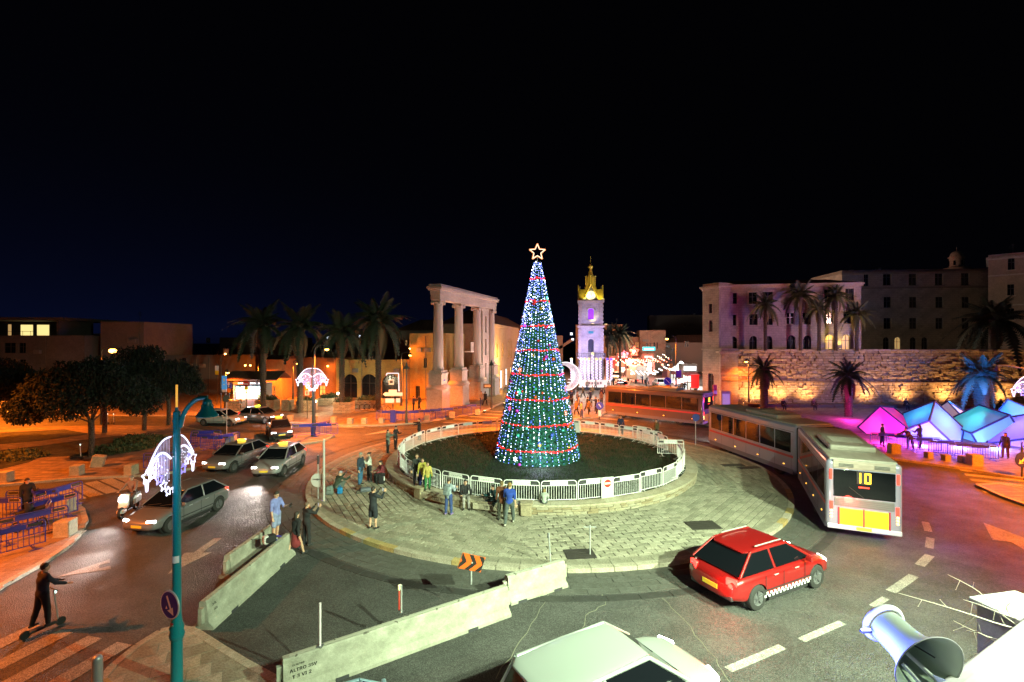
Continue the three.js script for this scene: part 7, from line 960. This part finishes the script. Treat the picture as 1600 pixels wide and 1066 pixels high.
// ---------------------------------------------------------------- glowing cubes
{ const frameM = std(.015, .015, .06, .5);
  const cube = (label, px_, py_, z, s, rot, cols, k, off, pw) => { const g = thing('light_cube', label, 'light cube', D(px_, py_, z), 0, null); g.rotation.set(...rot.map(rad), 'YXZ'); const h = s / 2;
    const N = [[0, 0, 1, 0, 0], [0, 0, -1, 0, Math.PI], [1, 0, 0, 0, Math.PI / 2], [-1, 0, 0, 0, -Math.PI / 2], [0, 1, 0, -Math.PI / 2, 0], [0, -1, 0, Math.PI / 2, 0]];
    N.forEach(([x, y, zz, rx, ry], i) => { const c = cols[i % cols.length]; part(g, 'panel', new THREE.PlaneGeometry(s - .1, s - .1).applyMatrix4(mat4(x * (h - .02), y * (h - .02), zz * (h - .02), rx, ry, 0)), new THREE.MeshPhysicalMaterial({ color: rgb(...c), roughness: 1, transmission: .6, thickness: 0, emissive: rgb(...c), emissiveIntensity: .3 * k })); }); const o = V(...(off || [.3, .3, .5])); part(g, 'bulb', sph(.1, o.x, o.y, o.z, 8), glow(1, 1, 1, 3)); const q = o.clone().applyEuler(g.rotation).add(g.position); addPoint(WHITE, pw || 20, q, 4);
    for (const a of [-1, 1]) for (const b of [-1, 1]) { part(g, 'frame_bar', bx(s + .1, .1, .1, 0, a * h, b * h), frameM); part(g, 'frame_bar', bx(.1, s - .1, .1, a * h, 0, b * h), frameM); part(g, 'frame_bar', bx(.1, .1, s - .1, a * h, b * h, 0), frameM); } };
  const pinkC = [[.95, .008, .42], [.9, .02, .5], [.95, .004, .36], [1, .1, .55]], blueC = [[.12, .33, .9], [.2, .5, .85], [.3, .25, .95], [.22, .5, .9], [.012, .28, .5]], whiteC = [[.5, .56, .62], [.45, .6, .42], [.3, .45, .8], [.55, .58, .6], [.5, .52, .12]], tealC = [[.24, .62, .46], [.12, .55, .55], [.03, .4, .55], [.1, .35, .8], [.02, .45, .45]], violC = [[.25, .18, .9], [.3, .15, .9], [.12, .25, .85], [.35, .2, .9], [.15, .12, .9]];
  cube('pink glowing cube, leftmost of the tilted light cubes', 1389, 669, 40.5, 2.5, [38, 26, -8], pinkC, 1);
  cube('blue glowing cube with teal top right of the pink one', 1450, 674, 39, 2.9, [-30, 24, 32], blueC, 1);
  cube('white glowing cube with yellow top behind the blue ones', 1490, 668, 43, 2.7, [30, -14, -36], whiteC, 1);
  cube('turquoise glowing cube standing on its corner', 1538, 678, 38.5, 2.9, [8, -8, 32], tealC, 1);
  cube('violet glowing cube cut off by the right edge', 1600, 690, 36.5, 2.7, [-20, 20, 40], violC, 1);
  cube('pale turquoise cube behind the violet one at the right edge', 1592, 662, 44, 2.8, [25, 30, -20], tealC, 1);
  for (const [x, y, z, c, p] of [[1385, 690, 36.8, rgb(1, .03, .5), 170], [1440, 690, 36.2, rgb(.35, .1, 1), 200], [1500, 695, 35.6, rgb(.2, .12, 1), 220], [1560, 700, 35.2, rgb(.12, .22, 1), 200], [1330, 645, 47.6, rgb(1, .02, .5), 60], [1522, 600, 44.6, rgb(.02, .2, 1), 420], [1420, 640, 46, rgb(.6, .1, .9), 16]]) addPoint(c, p, D(x, y, z), 25);
}
const lightBox = (g, w, h, d, x, y, z, c, k) => part(g, 'lit_panel', rbx(w, h, d, .02, x, y, z, 0, 0, 0, 1), glow(c[0], c[1], c[2], k));
// ---------------------------------------------------------------- moon, light columns and stage at the clock tower
{ const p = D(884, 588, 60), g = thing('crescent_moon', 'big white glowing crescent moon decoration behind the lit tree', 'light decoration', p), s = new THREE.Shape(); s.absarc(0, 0, 1.72, -2.0, 2.0, false); s.absarc(-.62, 0, 1.42, 1.55, -1.55, true);
  part(g, 'crescent', new THREE.ExtrudeGeometry(s, { depth: .12, bevelEnabled: false, curveSegments: 24 }), glow(.6, .56, .62, .22)); const rim = []; for (let k = 0; k <= 24; k++) { const a = -2 + k / 6; rim.push(V(1.74 * Math.cos(a), 1.74 * Math.sin(a), .07)); } part(g, 'rim_light', tube(rim, .06, 6, 40), glow(1, .95, 1, 1.5));
  part(g, 'filigree', Array.from({ length: 22 }, (_, k) => { const a = -1.1 + k * .1; return new THREE.TorusGeometry(.12, .018, 5, 10).translate((1.35 + .15 * Math.sin(k * 2)) * Math.cos(a), (1.35 + .15 * Math.sin(k * 2)) * Math.sin(a), .13); }), std(.2, .2, .3, .5)); part(g, 'post', cyl(.08, .08, 3.4, 0, -3.3, -.05), M.darkPole);
  addPoint(rgb(1, .92, .95), 12, p.clone().add(V(.6, 0, 1.4)), 20); }
{ const z = 78, colG = 'light columns around the clock tower'; [[893, 'leftmost, apart from the row'], [908, 'first of the row'], [914, 'second of the row'], [920, 'third of the row'], [926, 'tallest with golden star'], [932, 'fifth of the row'], [938, 'sixth of the row'], [949, 'right of the row with blue top'], [955, 'rightmost with blue top']].forEach(([x, l], k) => { const p = D(x, 600, z).setY(1.6), h = k === 4 ? 4.2 : 3.3, t = thing('light_column', `white light column ${l}`, 'light column', p.clone().setY(0), 0, colG); part(t, 'post', cyl(.08, .08, 1.7, 0, .85, 0), M.dark); part(t, 'column', rbx(.34, h, .34, .1, 0, 1.6 + h / 2, 0), glow(.5, .42, .75, .45)); part(t, 'beads', Array.from({ length: 16 }, (_, j) => sph(.06, (j & 1 ? .1 : -.1), 1.7 + j * h / 16, .17, 6)), glow(.95, .9, 1, 2)); part(t, 'finial', sph(.24, 0, 1.75 + h, 0, 10), k > 6 ? glow(.15, .1, .7, .8) : glow(.9, .7, .3, .8)); });
  const st = thing('stage', 'white lit stage front at the foot of the clock tower', 'stage', V(13.3, 0, -77.2)); part(st, 'banner', rbx(5.2, 1.1, .15, .03, 0, 1.2, 0), glow(.75, .62, .66, .6)); part(st, 'lettering', Array.from({ length: 6 }, (_, k) => bx(.3, .36, .03, -1.3 + k * .45, 1.2 + (k % 2) * .05, .09)), std(.3, .2, .25, .6)); part(st, 'deck', bx(5.6, .6, 2.4, 0, .3, -1.0), M.dark); part(st, 'rim_light', bx(5.2, .05, .05, 0, .62, .1), glow(1, .95, 1, 2.5));
  for (const s of [-1, 1]) { const t = thing('lit_ornament', `open wire ornament with white lights ${s < 0 ? 'left' : 'right'} of the stage`, 'light decoration', V(13.3 + s * 4.0, 0, -76.5)); part(t, 'wire', [0, 1, 2, 3].flatMap((k) => [new THREE.TorusGeometry(.65 - k * .1, .03, 5, 18).rotateX(Math.PI / 2).translate(0, .4 + k * .5, 0)]), glow(.9, .88, 1, 1.6)); part(t, 'mast', cyl(.05, .05, 2.4, 0, 1.2, 0), M.dark); } }
// ---------------------------------------------------------------- shops and lights of the street
{ const shop = (label, x0, x1, yTop, yBot, z, c, k, sign) => { const a = D(x0, yBot, z), b = D(x1, yBot, z), w = b.x - a.x, h = 8 - (yTop - 533) * z / 750 - .1, g = thing('shop', label, 'shop', V((a.x + b.x) / 2, 0, a.z)); part(g, 'wall', [bx(w, h, .2, 0, h / 2, -1.6), bx(.2, h, 1.6, -w / 2 + .1, h / 2, -.8), bx(.2, h, 1.6, w / 2 - .1, h / 2, -.8), bx(w, .25, 1.7, 0, h - .12, -.8)], std(.25, .18, .14, .8, { map: T.plaster }));
    const n = Math.max(2, Math.round(w / 1.1)); for (let i = 0; i < n; i++) for (let j = 0; j < 2; j++) { const cc = (i + j) % 3 === 1 ? [.9, .85, .7] : c; lightBox(g, w / n * .8, h * .26, .08, -w / 2 + w / n * (i + .5), h * (.2 + .3 * j), -1.1 + .2 * j, cc, k * rr(.5, 1.1)); }
    part(g, 'awning', bx(w * 1.02, .06, 1.4, 0, h * .66, .55, .3, 0, 0), std(.35, .06, .05, .7)); part(g, 'sign', rbx(w * .8, h * .15, .1, .03, 0, h * .85, .08), glow(...sign, 1.4)); part(g, 'sign_letters', Array.from({ length: 6 }, (_, q) => bx(w * .06, h * .08, .03, -w * .28 + q * w * .11, h * .85, .15)), glow(1, .95, .9, 2)); return g; };
  shop('red lit shop front left of the star on the shopping street', 946, 962, 556, 590, 112, [1, .12, .1], 1.3, [1, .06, .05]); shop('red lit shop front under the red star', 963, 979, 552, 592, 116, [1, .25, .12], 1.3, [1, .05, .04]); shop('white lit shop under the teal sign', 1004, 1022, 552, 594, 112, [1, .8, .7], 1.5, [1, .1, .06]); shop('warm lit kiosk shop between the red ones', 981, 1003, 558, 588, 118, [1, .7, .4], 1.2, [1, .3, .1]);
  shop('bright white shop on the right side of the street', 1046, 1064, 572, 602, 88, [.85, .92, 1], 1.6, [.9, .95, 1]); shop('white lit shop beside the corner tower', 1066, 1090, 568, 606, 74, [.9, .95, 1], 1.4, [.95, .95, 1]); shop('small purple lit shop at the street end', 1027, 1040, 556, 576, 124, [.4, .1, 1], .7, [.35, .05, .9]);
  for (const [x, y, z, R, l, c] of [[991, 549, 108, 1.1, 'big red glowing star over the red shops', [1, .1, .06]], [976, 554, 108, .9, 'smaller red star ornament left of the big one', [1, .12, .2]], [983, 566, 104, .8, 'white red star ornament hanging lower', [1, .4, .3]]]) { const t = thing('lit_star', l, 'light decoration', D(x, y, z)); part(t, 'outline', poly(starPts(R, .5), .12), glow(...c, 3)); part(t, 'core', sph(R * .35, 0, 0, 0, 8), glow(1, .6, .5, 2)); part(t, 'cable', bar(V(-6, 1.4, 0), V(6, 1.4, 0), .02), M.dark); }
  { const t = thing('teal_sign', 'small teal lit sign board over the street', 'sign', D(1014, 545, 112)); part(t, 'board', rbx(3, .9, .2, .05, 0, 0, 0), glow(.02, .5, .65, .9)); part(t, 'lettering', Array.from({ length: 5 }, (_, k) => bx(.3, .35, .05, -.9 + k * .45, -.1, .13)), glow(.5, 1, 1, 2.5)); }
  { const t = thing('santa_arch', 'white and red lit arch ornament by the white lit shop', 'light decoration', D(1014, 572, 106)); part(t, 'arch', tube([V(-1.1, -1.6, 0), V(-1, .6, 0), V(0, 1.9, 0), V(1, .6, 0), V(1.1, -1.6, 0)], .13, 6, 24), glow(1, .1, .08, 2.5)); part(t, 'white_core', [sph(.5, 0, .2, 0, 10), rbx(1.1, .9, .4, .15, 0, -.8, 0), rbx(1.8, .4, .4, .15, 0, -1.5, 0)], glow(1, .9, .9, 1.6)); }
  { const t = thing('canopy', 'white lit canopy tent on the right side of the street', 'canopy', D(1064, 600, 84).setY(0)); part(t, 'roof', lathe([[2.2, 3.0], [1.2, 3.5], [.1, 4.5], [0, 4.5]], 4).rotateY(Math.PI / 4), glow(.75, .8, .85, .8)); for (const x of [-1.4, 1.4]) for (const z of [-1.4, 1.4]) part(t, 'leg', cyl(.05, .05, 3, x, 1.5, z), M.white); part(t, 'valance', bx(3.1, .3, .05, 0, 2.85, 1.55), std(.6, .6, .62, .8)); }
  { const t = thing('pink_awning', 'pink lit sloping awning before the corner tower', 'awning', D(1068, 594, 70)); part(t, 'cloth', bx(3.0, .05, 1.2, 0, 0, 0, .35, 0, .32), glow(1, .35, .3, .8)); part(t, 'arms', [bar(V(-1.3, -.4, .4), V(-1.3, -.6, -.6), .03), bar(V(1.3, .4, .4), V(1.3, .2, -.6), .03)], M.galv); }
  { const t = thing('red_banner', 'plain red banner hanging beside the corner tower', 'banner', D(1086, 596, 62.5)); part(t, 'cloth', rbx(1.05, 1.75, .04, .01, 0, 0, 0), std(.55, .01, .01, .7)); part(t, 'rail', [bar(V(-.6, .9, 0), V(.6, .9, 0), .03), bar(V(-.6, -.9, 0), V(.6, -.9, 0), .03)], M.galv); addPoint(rgb(1, .8, .75), 16, D(1084, 596, 60.6), 6); }
  const sg = (label, x, y, h, build) => { const t = thing('road_sign', label, 'road sign', W(x, y, .13)); part(t, 'post', cyl(.05, .045, h, 0, h / 2, 0, 8), M.darkPole); build(t); };
  sg('round blue no stopping sign near the second bus', 1043, 646, 3.9, (t) => { const d = part(t, 'disc', cyl(.42, .42, .04, 0, 3.5, .06, 22, Math.PI / 2), std(.03, .04, .5, .4)); part(d, 'slash', bx(.6, .07, .02, 0, 3.5, .09, 0, 0, -.8), M.white); part(t, 'lower_disc', cyl(.36, .36, .04, 0, 2.75, .06, 20, Math.PI / 2), M.orange); });
  sg('tall dark pole with yellow plate and purple plate at the street corner', 1048, 640, 6.2, (t) => { part(t, 'yellow_plate', rbx(.45, .5, .04, .01, 0, 5, .06), M.yellow); part(t, 'purple_plate', rbx(.6, .85, .04, .01, .9, 4.1, .06), std(.15, .05, .5, .5)); part(t, 'olive_plate', rbx(.6, .85, .04, .01, -.7, 4.1, .06), std(.3, .25, .05, .5)); });
  sg('blue keep right disc on a short post before the tower square', 937, 656, 1.6, (t) => { part(t, 'disc', cyl(.38, .38, .04, 0, 1.4, .06, 22, Math.PI / 2), std(.05, .06, .55, .4)); part(t, 'arrow', [bx(.07, .4, .02, 0, 1.42, .09, 0, 0, .6)], M.white); part(t, 'reflector', rbx(.3, .6, .04, .01, 0, .65, .06), M.white); });
  sg('blue arrow disc cut off by the right edge near the crossing', 1597, 745, 2.0, (t) => { part(t, 'disc', cyl(.45, .45, .04, 0, 1.0, .06, 24, Math.PI / 2), M.blue); part(t, 'arrow', [bx(.1, .5, .02, .02, 1.02, .09, 0, 0, -.75), extr([[-.16, 0], [.16, 0], [0, .2]], .02).rotateZ(2.3).translate(-.12, .9, .08)], M.white); });
  sg('white notice on the blue barriers by the wall corner', 1110, 659, 1.3, (t) => { part(t, 'sheet', rbx(.7, .8, .03, .01, 0, 1.0, .06), std(.6, .6, .66, .6)); part(t, 'print_lines', [0, 1, 2].map((k) => bx(.5, .05, .01, 0, 1.2 - k * .18, .08)), M.dark); });
  sg('dark bus stop pole with red cap near the wall corner', 1117, 648, 3.2, (t) => { part(t, 'red_cap', rbx(.4, 1.2, .2, .04, 0, 2.6, 0), M.red); part(t, 'white_plate', rbx(.36, .36, .04, .01, 0, 2.4, .12), M.white); });
  { const t = thing('ticket_kiosk', 'grey upright info kiosk near the wall corner', 'kiosk', W(1133, 645, .13)); part(t, 'cabinet', rbx(1.0, 2.4, .5, .05, 0, 1.2, 0), std(.3, .3, .32, .5)); part(t, 'screen', rbx(.8, 1.2, .03, .01, 0, 1.5, .26), glow(.45, .4, .6, .35)); part(t, 'base', bx(1.1, .1, .6, 0, .05, 0), M.dark); }
  for (let k = 0; k < 9; k++) { const x0 = 963 + k * 12, t = thing('street_lantern', `small white street lantern ${['nearest the tower', 'second from the tower', 'third from the tower', 'fourth from the tower', 'fifth from the tower', 'sixth from the tower', 'seventh from the tower', 'eighth from the tower', 'farthest right by the corner tower'][k]}`, 'lantern', D(x0, 570 + (k % 3) * 7, 92 - k * 2), 0, 'small lanterns over the shopping street'); part(t, 'globe', sph(.2, 0, 0, 0, 8), k % 3 ? glow(1, .85, .6, 5) : glow(1, .2, .12, 5)); part(t, 'hanger', cyl(.02, .02, 1.2, 0, .75, 0), M.dark); }
}
for (const [k, x0, y0, x1, y1, z, c] of [['nearest the tower', 958, 560, 1046, 556, 88, [1, .75, .45]], ['second from the tower', 965, 552, 1050, 560, 96, [1, .2, .12]], ['in the middle of the street', 968, 562, 1040, 552, 104, [1, .85, .7]], ['before the teal sign', 972, 556, 1036, 560, 110, [1, .15, .1]], ['lowest over the box truck', 985, 578, 1048, 568, 84, [.9, .95, 1]]]) { const a = D(x0, y0, z), b = D(x1, y1, z), m = a.clone().lerp(b, .5).add(V(0, -.7, 0)), t = thing('string_lights', `string of small lights across the street ${k}`, 'string lights', a), L = [V(0, 0, 0), m.clone().sub(a), b.clone().sub(a)], cv = new THREE.CatmullRomCurve3(L); part(t, 'cable', new THREE.TubeGeometry(cv, 16, .02, 4), M.dark); part(t, 'bulbs', Array.from({ length: 26 }, (_, j) => new THREE.IcosahedronGeometry(.1, 0).translate(...cv.getPoint((j + .5) / 26).add(V(0, -.12 - .25 * (j % 3), 0)).toArray())), glow(...c, 5)); }
addPoint(rgb(1, .2, .12), 700, V(26, 4.2, -103), 20); addPoint(rgb(1, .75, .6), 500, V(33, 4.5, -98), 20); addPoint(rgb(.85, .92, 1), 260, V(30.5, 3.5, -80), 20); addPoint(rgb(1, .45, .25), 500, V(21, 5, -99), 20); addPoint(rgb(1, .75, .6), 160, V(10.5, 4, -66), 20);
// ---------------------------------------------------------------- near right: parapet, lamp hood and bare twigs
{ const A = D(1455, 1100, 3.2), B = D(1640, 1012, 4.3), d = B.clone().sub(A), L = d.length() + 1.2, ry = Math.atan2(-d.z, d.x), g = thing('parapet', 'white painted parapet ledge in the bottom right corner', 'parapet', A.clone().addScaledVector(d.clone().normalize(), -.4), ry), wm = std(.78, .78, .76, .6, { map: T.concrete });
  part(g, 'ledge', rbx(L, .12, .6, .03, L / 2, -.06, .26), wm); part(g, 'wall', bx(L, 4, .3, L / 2, -2.13, .3), wm); part(g, 'pipe', [tube([V(-.1, .05, .36), V(L * .4, .06, .34), V(L, .05, .37)], .022, 7, 20), ...[.2, .5, .8].map((f) => new THREE.TorusGeometry(.03, .008, 5, 10).rotateY(Math.PI / 2).translate(L * f, .05, .35))], M.dark);
  const up = thing('gate_pier', 'white masonry pier rising at the right edge above the parapet', 'pier', D(1612, 1000, 4.2), .2); part(up, 'block', rbx(.5, .5, .5, .02, .14, -.1, -.1), wm); part(up, 'capstone', rbx(.58, .05, .58, .015, .14, .17, -.1), wm);
  // sheet metal lamp hood seen from above and behind
  const c = D(1420, 1012, 3.5), h = thing('lamp_hood', 'curved sheet metal lamp hood with blue lit bracket at bottom right', 'lamp', c, -2.03), hm = std(.42, .5, .42, .4, { metalness: .1 }), aim = new THREE.Quaternion().setFromUnitVectors(V(0, 1, 0), V(.05, -.2, .98).normalize());
  h.rotation.set(0, 0, 0); h.scale.setScalar(.76); const turned = (q) => q.applyQuaternion(aim);
  part(h, 'hood', turned(lathe([[.165, -.26], [.17, -.05], [.19, .05], [.25, .16], [.32, .22], [.325, .225], [.312, .215], [.242, .15], [.182, .045], [.16, -.05], [.155, -.25], [.02, -.25], [.02, -.26], [.165, -.26]], 36)), hm);
  part(h, 'rim', turned(new THREE.TorusGeometry(.185, .03, 8, 36).rotateX(Math.PI / 2).translate(0, -.3, 0)), std(.8, .8, .85, .4));
  part(h, 'seam', turned(new THREE.TorusGeometry(.322, .006, 5, 40).rotateX(Math.PI / 2).translate(0, .222, 0)), std(.6, .62, .6, .4));
  part(h, 'bracket', [bar(V(-.02, -.05, .0), V(.42, -.5, .42), .02, 6), bar(V(-.1, -.12, .05), V(.16, -.5, .4), .017, 6)], std(.75, .76, .8, .4)); part(h, 'gusset', extr([[0, 0], [.3, -.12], [.42, -.3], [.3, -.3], [.05, -.08]], .012).translate(.05, -.12, .2), std(.35, .4, .7, .4)); part(h, 'socket', [turned(cyl(.04, .04, .1, 0, -.2, 0, 12)), bar(V(0, .03, -.15), V(.12, .0, .15), .007)], M.dark);
  const led = thing('led_bar', 'small blue white LED bar fixed at the back rim of the lamp hood', 'lamp', D(1347, 984, 3.66)); part(led, 'diode_strip', rbx(.07, .016, .016, .006, .03, 0, 0), glow(.4, .45, 1, 8)); part(led, 'holder', bx(.08, .012, .03, .03, -.015, 0), M.dark);
  addPoint(rgb(.16, .2, 1), 3.4, D(1338, 1005, 3.55), 4); addPoint(rgb(.95, 1, .92), 13, V(4.2, 7.1, -3.0), 6);
  const tw = thing('bare_twigs', 'bare pale twigs reaching over the road from the right edge', 'twigs', D(1600, 1010, 4)), o = D(1600, 1010, 4), bm = std(.55, .5, .4, .8), P = (x, y, z = 4) => D(x, y, z).sub(o);
  const br = (list, r) => { const pts = list.map(([x, y, z]) => P(x, y, z || 4)), c = new THREE.CatmullRomCurve3(pts), n = 10, out = []; for (let i = 0; i < n; i++) out.push(bar(c.getPoint(i / n), c.getPoint((i + 1) / n), r * (1 - .75 * i / n), 5, r * (1 - .75 * (i + 1) / n))); for (let i = 1; i < n; i++) out.push(sph(r * 1.3 * (1 - .7 * i / n), ...c.getPoint(i / n).toArray(), 5)); for (let i = 2; i < n; i += 2) { const a = c.getPoint(i / n), b = a.clone().add(V(rr(-.07, .01), (i % 4 ? 1 : -1) * rr(.04, .11), rr(-.05, .05))); out.push(bar(a, b, r * .5, 4, r * .2), sph(r * .6, ...b.toArray(), 5)); } part(tw, 'twig', out, bm); };
  br([[1600, 985, 4.2], [1560, 975], [1500, 955], [1450, 940], [1404, 927]], .0075); br([[1600, 985, 4.3], [1560, 955], [1530, 925], [1505, 910], [1481, 898]], .005); br([[1600, 970, 4.3], [1560, 957], [1530, 945], [1505, 937]], .0055); br([[1600, 1000, 4.1], [1560, 1000], [1520, 985], [1490, 970]], .0055); br([[1570, 1010, 3.8], [1550, 1000], [1530, 990], [1510, 985]], .005); br([[1560, 1020, 3.7], [1540, 1024], [1520, 1020]], .0045); br([[1580, 965, 4.3], [1575, 945], [1590, 935], [1602, 930]], .005);
}
scene.traverse((o) => { if (o.isMesh) { o.castShadow = true; o.receiveShadow = true; } if (o.isLight && o.shadow) o.castShadow = true; });
camera.updateProjectionMatrix();
renderer.render(scene, camera);
